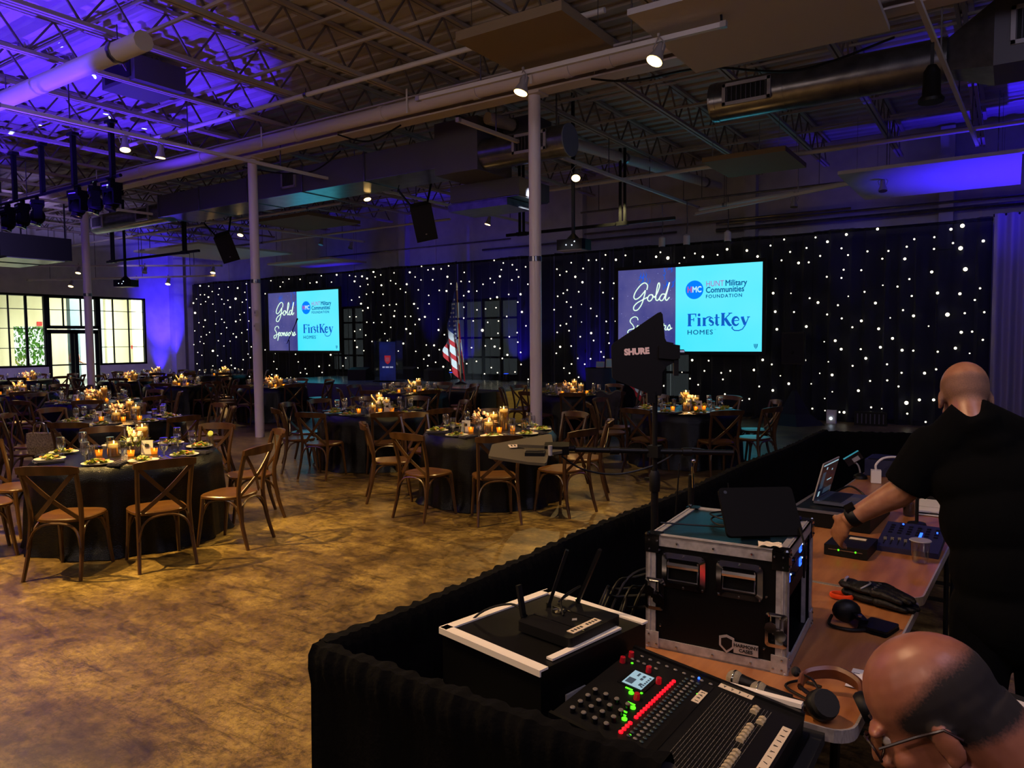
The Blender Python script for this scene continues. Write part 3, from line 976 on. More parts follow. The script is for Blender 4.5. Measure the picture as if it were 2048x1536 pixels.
for (x, y, z, on, lab) in ((-23.53, 11.4, 3.93, True, 'lit lamp before the glass wall, first from the frame edge on the upper track'), (-20.39, 13.85, 3.93, True, 'lit lamp before the blue lit corner of the glass wall'),
                           (-21.99, 12.6, 3.93, False, 'unlit lamp right of the far white post'), (-24.96, 11.85, 3.62, True, 'lit lamp before the glass wall, first on the lower track'),
                           (-22.84, 12.8, 3.62, True, 'lit lamp before the glass wall, second on the lower track'), (-21.84, 13.25, 3.62, True, 'lit lamp before the glass wall, third on the lower track'),
                           (-25.7, 9.7, 3.93, True, 'dim lit lamp under the black air unit')):
    track_lamp((x, y, z), (x + 0.6, y - 0.9, 0.8), lab, on, 90 if on else 0, rail=z + 0.24)
track_lamp((-16.7, 14.9, 4.6), (-16.8, 13.4, 0), 'unlit lamp near the corner beside the far speaker', False)
track_lamp((-16.63, 16.0, 4.6), (-16.8, 14.4, 0), 'unlit lamp right of the far pale panel', False)
# lamp of the same kind above the first dining table, out of view of the lens
lamp('track_spot', 'SPOT', (-6.6, 3.5, 4.9), 620, (1.0, 0.66, 0.20), (-6.4, 3.2, 0), 0.04, 62, 0.9)
lamp('track_spot', 'SPOT', (-7.2, 1.5, 4.9), 2300, (1.0, 0.63, 0.19), (-5.6, 2.2, 0), 0.04, 96, 0.9)
lamp('track_spot', 'SPOT', (-2.2, 2.6, 4.8), 50, WARM, (-3.0, 2.0, 0), 0.05, 85, 0.9)  # unseen spot over the open floor, no track carries it
lamp('track_spot', 'SPOT', (-2.6, 0.9, 4.9), 420, (1.0, 0.60, 0.32), (-0.55, 2.7, 0.9), 0.05, 62, 0.7)  # unseen warm spot over the tech desk, no track carries it
lamp('desk_fill', 'SPOT', (1.6, -1.2, 4.8), 60, (0.8, 0.55, 1.0), (-0.6, 3.0, 0.8), 0.08, 50, 0.8)  # unseen violet fill added over the tech desk
for i, (x, lab) in enumerate(((-6.85, 'white can light on the wall rail, first above the big screen'), (-6.25, 'white can light on the wall rail, second above the big screen'), (-5.3, 'white can light on the wall rail, third above the big screen'))):
    t = thing('can_light', lab, 'spotlight', (x, 16.45, 3.95), 0, 'can lights above the big screen')
    MB().lathe([(0.075, 0), (0.075, 0.2), (0.03, 0.24)], 14).build('can', m_steel_white, t, True)
    MB().lathe([(0.0, -0.003), (0.065, -0.003)], 14).build('lens', m_card, t)
    MB().tube([(0, 0, 0.23), (0, 0.05, 0.5), (0, 0, 1.0)], 0.012, 6).build('drop', m_galv, t, True)
MB_rail = thing('wall_rail', 'grey pipe rail above the star curtain that carries the can lights', 'rail', (0, 0, 0))
MB().tube([(-9.0, 16.45, 4.95), (-3.0, 16.45, 4.95)], 0.025, 8).build('rail', m_galv, MB_rail, True)
for x in (-8.5, -5.9, -3.4):
    MB().bar((x, 16.45, 4.96), (x, 16.45, 5.6), 0.014, 0.014).build('hanger', m_galv, MB_rail)

# ---------------------------------------------------------------- moving heads on a hung bar
t = thing('lighting_bar', 'black lighting bar hung on four black poles over the dining floor', 'lighting bar', (0, 0, 0))
MB().tube([(-17.3, 6.8, 4.62), (-12.5, 6.8, 4.62)], 0.03, 8).build('bar', m_black, t, True)
for x in (-16.4, -15.25, -14.05, -12.75):
    MB().bar((x, 6.8, 4.6), (x, 6.8, 5.54), 0.075, 0.075).build('pole', m_black, t)
    MB().box((x, 6.8, 5.54), (0.22, 0.12, 0.05)).build('clamp', m_black, t)


m_void = M('stage_black', (0.012, 0.012, 0.014), 0.7, spec=0.12)


def moving_head():
    t = thing('moving_head', 'black moving head light, first on the hung bar', 'stage light', (0, 0, 0), 0, 'moving heads on the hung bar')
    MB().box((0, 0, -0.13), (0.30, 0.22, 0.11)).box((0, 0, -0.045), (0.12, 0.06, 0.08)).build('base', m_void, t)
    for s in (-1, 1):
        MB().box((s * 0.145, 0, -0.30), (0.045, 0.14, 0.27)).build('yoke_arm', m_void, t)
    MB().box((0, 0, -0.205), (0.32, 0.16, 0.045)).build('yoke', m_void, t)
    hd = MB().ball((0, 0, -0.37), (0.12, 0.13, 0.15), 14, 10).build('head', m_void, t, True)
    MB().lathe([(0.09, 0), (0.09, 0.05), (0.08, 0.05), (0.0, 0.04)], 14, (0, -0.03, -0.49), (0, -0.3, -1)).build('lens', m_black_gloss, hd, True)
    MB().box((0, -0.112, -0.13), (0.2, 0.004, 0.02)).build('display', M('strip_grey', (0.6, 0.6, 0.62), 0.4), t)
    return proto(t)


mh = moving_head()
for i, x in enumerate((-16.75, -16.1, -15.5, -13.95, -13.35, -12.8)):
    nth = ('first', 'second', 'third', 'fourth', 'fifth', 'sixth')[i]
    lab = 'black moving head light, %s from the frame edge on the hung bar' % nth
    if i == 0:
        mh.location = (x, 6.8, 4.6)
        mh['label'] = lab
    else:
        dup(mh, (x, 6.8, 4.6), random.uniform(-0.5, 0.5), lab)

# black frames that carry projectors
def hung_frame(x0, x1, y, z, poles, label):
    t = thing('projector_truss', label, 'truss')
    MB().bar((x0, y, z), (x1, y, z), 0.06, 0.06).build('crossbar', m_black, t)
    for x in poles:
        for s in (-0.05, 0.05):
            MB().bar((x + s, y, z), (x + s, y, 5.58), 0.045, 0.045).build('pole', m_black, t)
        MB().box((x, y, z), (0.24, 0.09, 0.08)).build('clamp', m_black, t)


hung_frame(-9.3, -5.4, 13.6, 4.1, (-8.9, -6.5), 'black hanging bar that carries the centre projector')
hung_frame(-20.9, -16.6, 10.9, 4.05, (-20.6, -17.2), 'black hanging bar that carries the far projector')


def projector(p, ztop, label, rz):
    t = thing('projector', label, 'projector', p, rz)
    MB().prism([(-0.24, -0.18), (0.24, -0.18), (0.27, -0.1), (0.27, 0.17), (-0.27, 0.17), (-0.27, -0.1)], -0.1, 0.08).build('body', m_black, t)
    MB().lathe([(0.06, 0), (0.06, 0.05), (0.045, 0.05), (0, 0.035)], 14, (0.09, 0.17, -0.01), (0, 1, 0)).build('lens', m_black_gloss, t, True)
    for dx, dz in ((-0.06, -0.02), (0.05, -0.03), (0.10, 0.03)):
        MB().ball((dx, -0.182, dz), 0.011, 8, 5).build('indicator', m_white_led, t)
    MB().lathe([(0.14, 0.08), (0.05, 0.17), (0.03, 0.2)], 12).build('mount', m_black, t, True)
    MB().bar((0, 0, 0.18), (0, 0, ztop - p[2]), 0.05, 0.05).build('drop_pole', m_black, t)
    MB().box((0, -0.02, -0.106), (0.46, 0.28, 0.012)).build('base_plate', m_can, t)
    return t


projector((-6.5, 11.6, 3.48), 6.14, 'black projector hung on a pole right of the centre post', 0.1)
projector((-19.9, 10.85, 3.42), 6.14, 'black projector hung before the blue lit window corner', 0.3)


def hung_speaker(p, rot, label):
    t = thing('hanging_speaker', label, 'speaker', p)
    t.rotation_euler = rot
    MB().prism([(-0.2, -0.2), (0.2, -0.2), (0.15, 0.2), (-0.15, 0.2)], -0.33, 0.33).build('cabinet', m_black, t)
    MB().box((0, -0.205, 0), (0.36, 0.012, 0.6)).build('grille_cloth', m_black_matte, t)
    MB().box((0.0, -0.213, -0.2), (0.03, 0.004, 0.02)).build('badge', m_can, t)
    Ri = Euler(rot).to_matrix().inverted()
    for s in (-0.16, 0.16):
        e = Ri @ Vector((s * 2.4, 0.3, 6.14 - p[2]))
        m = Vector((s * 2.0, 0.25, 0.62))
        MB().tube([(s, 0.05, 0.32), m], 0.022, 6).build('strap', m_black, t)
        MB().tube([m, e], 0.008, 6).build('wire', m_black, t)
    return t


hung_speaker((-9.3, 10.8, 4.05), (0.35, -0.22, 0.75), 'black speaker hung on straps under the metal duct')
hung_speaker((-15.9, 11.2, 4.12), (0.4, -0.3, 0.8), 'black speaker hung beside a bright lamp near the white post')
track((-0.80, 6.4, 4.72), (-0.52, 13.5, 4.72), 'grey light track crossing under the round duct at the frame edge', 0.045)
t = thing('bell_lamp', 'black bell shaped lamp hung under the track before the round duct', 'spotlight', (-0.73, 8.55, 4.12))
MB().lathe([(0.115, 0.0), (0.12, 0.03), (0.085, 0.07), (0.075, 0.30), (0.04, 0.36), (0.0, 0.37)], 16).build('can', m_black, t, True)
MB().lathe([(0.0, 0.012), (0.105, 0.012)], 16).build('lens', m_bulb_off, t)
MB().bar((0, 0, 0.36), (0, 0, 0.59), 0.03, 0.03).build('stem', m_black, t)
t = thing('track_cable', 'black supply cable curling up from the end of the light track by the pale panel', 'cable')
MB().tube(spline([(-2.47, 7.42, 4.93), (-2.50, 7.42, 5.08), (-2.62, 7.42, 5.14), (-2.78, 7.42, 5.06), (-2.86, 7.42, 5.12), (-2.88, 7.42, 5.6)], 6), 0.012, 6).build('cable', m_black, t, True)
for k, (pts, lab) in enumerate((([(-4.6, 8.7, 5.16), (-4.0, 8.7, 5.02), (-3.2, 9.0, 5.10), (-2.2, 9.4, 4.98), (-1.2, 9.6, 5.2)], 'black cable sagging along the beam towards the round duct'),
                                ([(-12.5, 9.2, 5.2), (-11.6, 9.4, 5.0), (-10.8, 9.5, 4.96), (-10.2, 9.6, 5.25)], 'black cable looped over the long duct by the white post'),
                                ([(-9.3, 8.7, 5.2), (-8.7, 8.8, 5.02), (-8.0, 8.8, 5.16)], 'black cable hanging from the beam by the plenum box'))):
    t = thing('roof_cable', lab, 'cable')
    MB().tube(spline(pts, 6), 0.014, 6).build('cable', m_black, t, True)

# ---------------------------------------------------------------- star curtain
m_starcloth = M('star_cloth', (0.06, 0.08, 0.10), 0.95, sheen=0.05)
nt = m_starcloth.node_tree
_b = nt.nodes['Principled BSDF']
_tr = nt.nodes.new('ShaderNodeBsdfTransparent')
_mx = nt.nodes.new('ShaderNodeMixShader')
_mx.inputs['Fac'].default_value = 0.90
nt.links.new(_tr.outputs['BSDF'], _mx.inputs[1])
nt.links.new(_b.outputs['BSDF'], _mx.inputs[2])
nt.links.new(_mx.outputs['Shader'], nt.nodes['Material Output'].inputs['Surface'])
CX0, CX1, CY, CZ = -26.35, -0.36, 17.0, 4.06
drape = thing('star_drape', 'tall black star curtain dotted with tiny white lights behind the stage', 'curtain', (0, 0, 0))
widths = [CX0 + (CX1 - CX0) * i / 8 for i in range(9)]
for i in range(8):
    a, b = widths[i] + 0.004, widths[i + 1] - 0.004
    ph = random.uniform(0, 6)

    def fold(u, v, a=a, b=b, ph=ph):
        x = a + (b - a) * u
        z = CZ * (1 - v) + 0.03 * math.sin(x * 2.3 + ph) * (1 - v)
        amp = 0.03 + 0.035 * v
        return (x, CY + amp * math.sin(x * 19 + ph + 0.6 * math.sin(x * 3.1)) + 0.02 * math.sin(x * 47), z + 0.0)
    MB().grid(fold, 110, 10).build('cloth_panel', m_starcloth, drape, True)
MB().tube([(CX0, CY + 0.05, CZ - 0.02), (CX1, CY + 0.05, CZ - 0.02)], 0.03, 8).build('top_rail', m_black, drape, True)
# star lights sewn on the cloth: x and height in centimetres, then L(arge), M(iddle) or t(iny)
STARS = "-86,394,L -235,401,M -105,389,M -294,395,M -168,375 -133,376 -51,362,M -331,383,M -355,394 -420,395 -449,384 -407,367 -373,373 -303,367 -253,357 -214,355 -181,361 -133,353 -101,362 -88,351,L -477,362,M -425,350 -389,342,M -368,342 -345,354 -290,352 -225,340 -184,337,M -136,308,M -79,310,L -298,322 -264,319 -331,309 -302,305 -175,296 -223,286,t -196,282 -257,274 -54,272 -125,266,M -87,263,M -170,262 -62,250 -404,277,t -437,311,t -442,279,M -365,265 -348,255,M -288,266,t -308,248 -236,250,M -185,234 -166,222,M -107,223,L -78,225 -46,226 -437,238,M -397,236 -329,229 -300,220 -262,214,M -208,219,t -279,201 -229,197,M -139,201,t -83,188,M -65,189 -433,199,M -371,204,M -312,173,M -334,171,t -203,177,M -47,173 -225,159,M -300,155,M -262,155 -185,153,M -165,152 -122,150 -92,157,M -68,147,t -252,136,M -212,124 -463,131,M -443,121 -373,131,M -325,128,t -277,120 -482,108,M -342,103,t -317,100,M -185,107 -144,107,M -124,115 -424,96,t -406,79,M -359,80,t -243,89 -211,91 -190,79 -470,71 -440,63,M -265,68,M -316,64,t -331,49,t -152,53,M -127,54,M -175,46,L -356,26 -330,23,t -240,34 -220,32,t -292,21,M -301,21 -173,24 -140,9 -855,392 -800,387 -903,382 -881,381 -826,378,M -954,379 -761,369 -919,362 -864,358 -997,365 -968,357 -988,349 -815,352 -942,342,M -921,327,M -870,324 -832,320 -813,322 -966,309 -978,301 -932,303 -862,298 -995,294 -968,278 -835,282 -924,270,t -955,264 -1006,259 -897,259 -815,249 -956,240 -880,239 -853,225 -826,225,M -924,225,t -987,217 -969,221 -961,203 -997,199 -849,196 -896,196,M -928,187 -889,177 -845,170 -988,161,M -955,163 -868,148 -1000,144 -935,131 -898,130 -860,135 -954,116 -915,116 -977,105 -960,92 -933,82 -719,378,M -708,388 -689,373,L -648,371 -622,379 -603,370,M -660,358 -568,372 -546,383,M -501,377,M -627,129,M -587,128 -671,119,M -597,104 -557,100 -536,105 -652,100,t -632,85 -553,85 -612,71 -698,66 -765,48,M -548,51 -525,45 -492,42 -508,38,t -2158,394 -2062,395 -2005,391 -2094,386 -2109,371 -1956,376 -1923,377,M -1900,397 -1827,396,M -1852,374 -1768,391 -1741,386 -1712,385,M -1690,377,M -1746,371,M -1721,354 -1687,358 -1662,396,M -1631,385 -1655,380 -1575,388 -1511,386,M -1490,371 -1590,365 -1569,355 -1629,353,M -1550,338 -1524,351,M -1464,401 -1439,389 -1419,391,M -1389,389 -1361,396 -1366,365,M -1467,361 -1422,359 -1353,344 -1397,327 -1370,324,M -1478,332 -1438,314 -1529,327 -1623,325 -1666,333 -1694,328 -1726,320 -1761,312 -1719,299,M -1689,285,M -1596,291 -1568,292 -1621,290 -1575,272 -1578,256,M -1634,262 -1712,277 -1771,259 -1742,258 -1496,291,M -1481,277 -1437,289 -1454,251,M -1510,254 -1532,254 -1476,244,M -1493,229 -1402,243 -1357,232,M -1630,238 -1665,238 -1695,240 -1593,222 -1529,216,M -1513,202,M -1618,203 -1725,217 -1750,212 -1701,199 -1750,182 -1674,179 -1741,161,M -1711,150 -1542,172,M -1608,181 -1402,211,M -1380,197 -1420,166,M -1450,167 -1563,149 -1492,148 -1441,136,M -1461,125 -1400,153 -1415,116 -1446,105 -1485,98 -1507,87,M -1386,103,M -1360,94 -1864,136,M -1793,126 -1871,101 -1921,97,M -1907,77 -1807,100 -1832,65 -1873,61 -2025,111 -2038,137 -1990,88 -2015,74 -1983,71 -2139,85 -2167,65 -2068,57 -2154,111 -2147,139 -2191,350 -2152,346 -2174,299,M -2155,191,M -2171,238 -2200,152 -1199,401 -1168,392 -1138,385 -1175,374 -1124,371 -1095,377 -1304,374 -1180,356,M -1213,352 -1140,344 -1118,351 -1286,347 -1316,349 -1238,337 -1199,340 -1088,330 -1289,319,M -1260,319 -1213,296 -1190,299,M -1151,305 -1112,304,M -1121,283 -1307,308 -1307,275 -1260,266 -1230,268 -1194,270 -1108,256,M -1158,245 -1274,235 -1223,230 -1186,233 -1308,244 -1242,208,L -1188,199 -1124,200 -1095,218 -1211,184 -1150,189 -1122,174 -1200,162,M -1232,164 -1182,157 -1281,159 -1113,146 -1157,139,M -1174,129 -1264,120 -1212,103 -1112,113 -1191,89 -1236,85 -1132,92 -1089,73 -1299,113 -2576,396,M -2521,392 -2456,380 -2402,383 -2346,377,M -2295,390 -2261,374 -2305,360 -2463,358 -2500,371 -2576,362 -2549,361 -2525,351,M -2602,347 -2623,332,M -2575,326 -2544,335 -2443,340 -2406,335 -2360,339,L -2298,333 -2321,325 -2430,322 -2499,324 -2394,309,M -2280,304 -2484,296 -2614,294,L -2338,281 -2312,287 -2551,265,M -2447,266 -2432,254 -2591,256 -2363,256,M -2485,249 -2287,256 -2419,234 -2336,261 -2562,240 -2620,225 -2525,218 -2297,225 -2453,212 -2380,211 -2545,209 -2363,199,M -2330,214 -2580,202 -2401,184 -2472,186 -2303,183 -2588,183 -2564,176 -2629,172 -2439,166 -2277,163 -2508,148,L -2605,142 -2579,131 -2297,137 -2479,130 -2401,121 -2284,124 -2456,111 -2326,116 -2612,98 -2397,95 -2511,91 -2469,79 -2376,84,M -2597,73,M -2565,66 -2332,80 -2626,60 -2414,66 -2350,60,M -2467,58 -2292,55 -2505,42"
stars = []
for w in STARS.split():
    q = w.split(',')
    sz = {'L': 1.8, 'M': 1.25, 't': 0.6}.get(q[2] if len(q) > 2 else '', 0.85)
    sx_, sz_ = float(q[0]) / 100, float(q[1]) / 100
    stars.append((sz / (14.0 - 0.55 * sx_), sz, sx_, sz_))
stars.sort(reverse=True)
star_me = MB().ball((0, 0, 0), 0.021, 8, 6).mesh('star_light', m_star, True)
rest = MB()
for i, (_, sz, x, z) in enumerate(stars):
    if i < 300:
        o = put('star_light', star_me, drape, (x, CY - 0.09, z))
        o.scale = (sz, sz, sz)
    else:
        rest.ball((x, CY - 0.09, z), 0.021 * sz, 6, 4)
if rest.v:
    rest.build('small_star_lights', m_star, drape)['kind'] = 'stuff'

# grey drape at the end of the star curtain
m_greydrape = M('grey_drape', (0.60, 0.57, 0.62), 0.85, sheen=0.2)
t = thing('grey_drape', 'tall grey pleated drape at the end of the star curtain', 'curtain')
for a, b in ((-0.34, 0.55), (0.56, 1.5), (1.51, 2.5)):
    def fold(u, v, a=a, b=b):
        x = a + (b - a) * u
        return (x, 16.95 + (0.05 + 0.03 * v) * math.sin(x * 26 + 0.8 * math.sin(x * 5)), 4.12 * (1 - v))
    MB().grid(fold, 70, 8).build('cloth_panel', m_greydrape, t, True)
MB().tube([(-0.36, 17.02, 4.1), (2.6, 17.02, 4.1)], 0.03, 8).build('top_rail', m_black, t, True)

# ---------------------------------------------------------------- projection screens
m_cyan = M('screen_cyan', (0.40, 0.90, 0.97), 0.6, emit=1.05, n=(0.35, (0.22, 0.87, 0.96), 2))
m_neb = M('screen_nebula', (0.36, 0.35, 0.58), 0.6, emit=0.9, n=(1.1, (0.22, 0.24, 0.52), 5))
m_speck = M('screen_speck', (0.80, 0.85, 1.0), 0.6, emit=1.0, sample_light=False)
m_wisp = M('screen_wisp', (0.12, 0.33, 0.75), 0.6, emit=1.0, sample_light=False)
m_script = M('screen_script', (0.85, 1.0, 0.86), 0.6, emit=1.1, sample_light=False)
m_navy = M('screen_navy', (0.04, 0.36, 0.74), 0.6, emit=0.9, sample_light=False)
m_navy2 = M('screen_grey_blue', (0.05, 0.38, 0.58), 0.6, emit=0.9, sample_light=False)
m_disc = M('screen_blue', (0.02, 0.45, 0.82), 0.6, emit=1.0, sample_light=False)
m_hunt = M('screen_rose', (0.62, 0.45, 0.66), 0.6, emit=1.0, sample_light=False)
m_hred = M('screen_red', (0.72, 0.32, 0.55), 0.6, emit=1.0, sample_light=False)
m_sheen = M('screen_light_letter', (0.70, 0.92, 0.96), 0.6, emit=1.0, sample_light=False)
SCRIPT = {
    'G': ([(0.74, 0.62), (0.78, 0.85), (0.62, 0.98), (0.38, 0.86), (0.12, 0.55), (0.02, 0.28), (0.12, 0.16), (0.34, 0.26), (0.58, 0.50), (0.66, 0.58), (0.60, 0.30), (0.46, -0.10), (0.24, -0.38), (0.04, -0.40), (0.02, -0.22), (0.22, -0.02), (0.60, 0.16), (0.78, 0.24)], 0.74),
    'o': ([(0.30, 0.36), (0.14, 0.34), (0.04, 0.16), (0.12, 0.04), (0.26, 0.10), (0.34, 0.28), (0.30, 0.36), (0.36, 0.26), (0.48, 0.26)], 0.40),
    'l': ([(0.0, 0.20), (0.16, 0.40), (0.30, 0.76), (0.28, 0.94), (0.20, 0.84), (0.12, 0.40), (0.10, 0.12), (0.20, 0.06), (0.32, 0.20)], 0.27),
    'd': ([(0.32, 0.36), (0.16, 0.36), (0.03, 0.17), (0.10, 0.04), (0.24, 0.12), (0.42, 0.52), (0.56, 0.94), (0.44, 0.50), (0.34, 0.14), (0.42, 0.05), (0.56, 0.20)], 0.5),
    'S': ([(0.80, 0.76), (0.74, 0.94), (0.52, 1.0), (0.26, 0.86), (0.22, 0.64), (0.40, 0.44), (0.50, 0.20), (0.34, -0.10), (0.12, -0.20), (0.02, -0.06), (0.14, 0.10), (0.50, 0.18)], 0.62),
    'p': ([(0.02, 0.14), (0.18, 0.40), (0.08, -0.10), (-0.04, -0.42), (0.12, 0.10), (0.26, 0.36), (0.38, 0.34), (0.36, 0.14), (0.22, 0.06), (0.40, 0.18)], 0.37),
    'n': ([(0.04, 0.30), (0.10, 0.36), (0.06, 0.06), (0.20, 0.30), (0.30, 0.36), (0.28, 0.10), (0.36, 0.05), (0.46, 0.18)], 0.42),
    's': ([(0.0, 0.14), (0.18, 0.40), (0.22, 0.34), (0.26, 0.14), (0.14, 0.04), (0.04, 0.10), (0.22, 0.10), (0.38, 0.18)], 0.34),
    'r': ([(0.0, 0.16), (0.14, 0.48), (0.16, 0.36), (0.30, 0.34), (0.24, 0.12), (0.32, 0.05), (0.44, 0.18)], 0.38),
}


def script_word(mb, word, x, z, h, w):
    for ch in word:
        pts, adv = SCRIPT[ch]
        sp = spline([(p[0] * h + x, 0, p[1] * h + z) for p in pts], 6)
        mb.tube(sp, w, 5, True)
        x += adv * h


def serif_letters(mb, x, z, h):
    """FirstKey in a thick-and-thin serif face; x height 0.66 h"""
    T = Matrix(((1, 0, 0, 0), (0, 0, 1, 0), (0, 1, 0, 0), (0, 0, 0, 1)))

    def R(pts, w):
        mb.ribbon([(x + p[0] * h, z + p[1] * h) for p in pts], [q * h * (1.0 + min(0.35, q * 2.4)) + 0.004 for q in w] if isinstance(w, list) else w * h * (1.0 + min(0.35, w * 2.4)) + 0.004, T)

    def arc(cx, cy, rx, ry, a0, a1, n=12):
        return [(cx + rx * math.cos(math.radians(a0 + (a1 - a0) * i / n)), cy + ry * math.sin(math.radians(a0 + (a1 - a0) * i / n))) for i in range(n + 1)]
    # F
    R([(0.16, 0), (0.16, 1)], 0.17); R([(0.0, 0.02), (0.34, 0.02)], 0.05); R([(0.0, 0.975), (0.72, 0.975)], 0.055)
    R([(0.68, 1.0), (0.70, 0.72)], [0.09, 0.02]); R([(0.2, 0.52), (0.52, 0.52)], 0.05); R([(0.52, 0.66), (0.52, 0.38)], 0.05)
    # i
    R([(0.97, 0), (0.97, 0.66)], 0.16); R([(0.82, 0.02), (1.13, 0.02)], 0.05); R([(0.83, 0.64), (0.97, 0.64)], 0.05); R(arc(0.97, 0.9, 0.05, 0.05, 0, 360), 0.1)
    # r
    R([(1.40, 0), (1.40, 0.66)], 0.16); R([(1.25, 0.02), (1.58, 0.02)], 0.05); R([(1.27, 0.64), (1.40, 0.64)], 0.05)
    R([(1.44, 0.46), (1.54, 0.60), (1.68, 0.70), (1.86, 0.74), (2.0, 0.66)], [0.05, 0.06, 0.07, 0.06, 0.05])
    # s
    R([(2.14, 0.54), (2.04, 0.64), (1.86, 0.60), (1.84, 0.46), (1.98, 0.36), (2.14, 0.24), (2.12, 0.08), (1.94, 0.02), (1.80, 0.14)], [0.04, 0.06, 0.1, 0.13, 0.15, 0.13, 0.1, 0.06, 0.04])
    # t
    R([(2.42, 0.92), (2.42, 0.16), (2.50, 0.04), (2.64, 0.08)], [0.1, 0.16, 0.12, 0.04]); R([(2.24, 0.64), (2.66, 0.64)], 0.05)
    # K
    R([(2.94, 0), (2.94, 1)], 0.17); R([(2.78, 0.02), (3.12, 0.02)], 0.05); R([(2.78, 0.975), (3.12, 0.975)], 0.05)
    R([(2.98, 0.42), (3.52, 0.96)], 0.06); R([(3.36, 0.975), (3.68, 0.975)], 0.05); R([(3.12, 0.56), (3.42, 0.10), (3.52, 0.02), (3.66, 0.02)], [0.16, 0.18, 0.14, 0.05])
    # e
    R(arc(3.98, 0.33, 0.25, 0.32, 20, 330, 20), [0.05 + 0.1 * max(0, math.sin(PI * i / 20)) for i in range(21)]); R([(3.74, 0.36), (4.22, 0.40)], 0.05)
    R([(4.215, 0.44), (4.21, 0.40)], 0.06)
    # y with its curling tail
    R([(4.46, 0.66), (4.70, 0.04)], 0.16); R([(4.36, 0.645), (4.62, 0.645)], 0.05); R([(4.84, 0.645), (5.08, 0.645)], 0.05)
    R([(4.97, 0.64), (4.72, 0.02), (4.50, -0.30), (4.20, -0.42), (3.86, -0.40), (3.66, -0.22), (3.72, -0.10)], [0.05, 0.06, 0.06, 0.06, 0.06, 0.07, 0.1])


def projection_screen(cx, label):
    t = thing('projection_screen', label, 'screen', (cx, 16.72, 2.49), 0, 'projection screens before the star curtain')
    W, Hh = 3.5, 1.98
    f = MB()
    for s in (-1, 1):
        f.box((s * (W / 2 + 0.04), 0.02, 0), (0.08, 0.06, Hh + 0.16))
        f.box((0, 0.02, s * (Hh / 2 + 0.04)), (W, 0.06, 0.08))
    f.box((0, 0.04, 0), (W, 0.02, Hh))
    f.build('frame', m_black_matte, t)
    xd = -W / 2 + 0.425 * W
    lp = MB().box(((-W / 2 + xd) / 2, 0.0, 0), (xd + W / 2, 0.012, Hh)).build('title_slide', m_neb, t)
    rp = MB().box(((W / 2 + xd) / 2, 0.0, 0), (W / 2 - xd, 0.012, Hh)).build('sponsor_slide', m_cyan, t)
    mb = MB()
    script_word(mb, 'Gold', -1.34, 0.20, 0.47, 0.013)
    mb.build('gold_lettering', m_script, lp).location = (0, -0.012, 0)
    mb = MB()
    script_word(mb, 'Sponsors', -1.50, -0.50, 0.35, 0.011)
    mb.build('sponsors_lettering', m_script, lp).location = (0, -0.012, 0)
    sp = MB()
    r2 = random.Random(5)
    for k in range(60):
        s = r2.choice((0.004, 0.005, 0.008))
        sp.box((r2.uniform(-1.7, xd - 0.05), -0.009, r2.uniform(-0.95, 0.95)), (s, 0.003, s))
    sp.build('star_specks', m_speck, lp)['kind'] = 'stuff'
    wz = MB()
    T = Matrix(((1, 0, 0, 0), (0, 0, 1, -0.008), (0, 1, 0, 0), (0, 0, 0, 1)))
    for k in range(22):
        a = r2.uniform(-0.5, 0.3)
        x0, z0 = (r2.uniform(-1.25, -0.95), r2.uniform(0.6, 0.8)) if k < 9 else (r2.uniform(-0.62, -0.35), r2.uniform(0.35, 0.95))
        pts = [(x0 + 0.05 * q * math.cos(a + q * 0.5), z0 + 0.05 * q * math.sin(a + q * 0.5)) for q in range(4)]
        wz.ribbon(pts, [0.002, 0.03, 0.02, 0.002], T)
    wz.build('nebula_wisps', m_wisp, lp)['kind'] = 'stuff'
    RX = (PI / 2, 0, 0)
    cxr = xd + 0.46
    MB().lathe([(0.0, 0), (0.215, 0)], 32, (cxr, -0.010, 0.44), (0, -1, 0)).build('round_logo', m_disc, rp)
    text('H', 0.19, m_hred, rp, (cxr - 0.115, -0.014, 0.44), RX, bold=0.014, sx=0.85)
    text('MC', 0.19, m_sheen, rp, (cxr + 0.06, -0.014, 0.44), RX, bold=0.014, sx=0.8)
    text('HUNT', 0.185, m_hunt, rp, (cxr + 0.27, -0.012, 0.555), RX, align='LEFT', sx=0.82, off=0.001)
    text('Military', 0.185, m_navy2, rp, (cxr + 0.72, -0.012, 0.555), RX, align='LEFT', sx=0.88, bold=0.010)
    text('Communities', 0.185, m_navy2, rp, (cxr + 0.27, -0.012, 0.415), RX, align='LEFT', sx=0.88, bold=0.010)
    text('FOUNDATION', 0.11, m_navy2, rp, (cxr + 0.27, -0.012, 0.27), RX, align='LEFT', sx=1.0, space=1.22, bold=0.006)
    mb = MB()
    serif_letters(mb, cxr - 0.16, -0.40, 0.285)
    mb.build('lettering', m_navy, rp).location = (0, -0.010, 0)
    text('HOMES', 0.15, m_navy2, rp, (cxr - 0.17, -0.012, -0.55), RX, align='LEFT', sx=1.15, space=1.15, bold=0.006)
    text('TM', 0.03, m_navy2, rp, (cxr + 0.50, -0.012, -0.49), RX)
    sh = MB()
    T2 = Matrix(((1, 0, 0, 0), (0, 0, 1, -0.009), (0, 1, 0, 0), (0, 0, 0, 1)))
    for dx in (-0.035, 0, 0.035):
        sh.ribbon([(1.62 + dx, -0.82), (1.62 + dx * 0.8, -0.88), (1.62 + dx * 0.2, -0.93)], [0.02, 0.018, 0.004], T2)
    sh.build('corner_mark', m_navy2, rp)
    for s in (-1.6, 1.6):
        MB().tube([(s, 0.08, -1.0), (s, 0.08, -2.47)], 0.02, 8).build('stand_leg', m_black_matte, t)
        MB().box((s, 0.08, -2.47), (0.06, 0.5, 0.03)).build('foot_bar', m_black_matte, t)
    return t


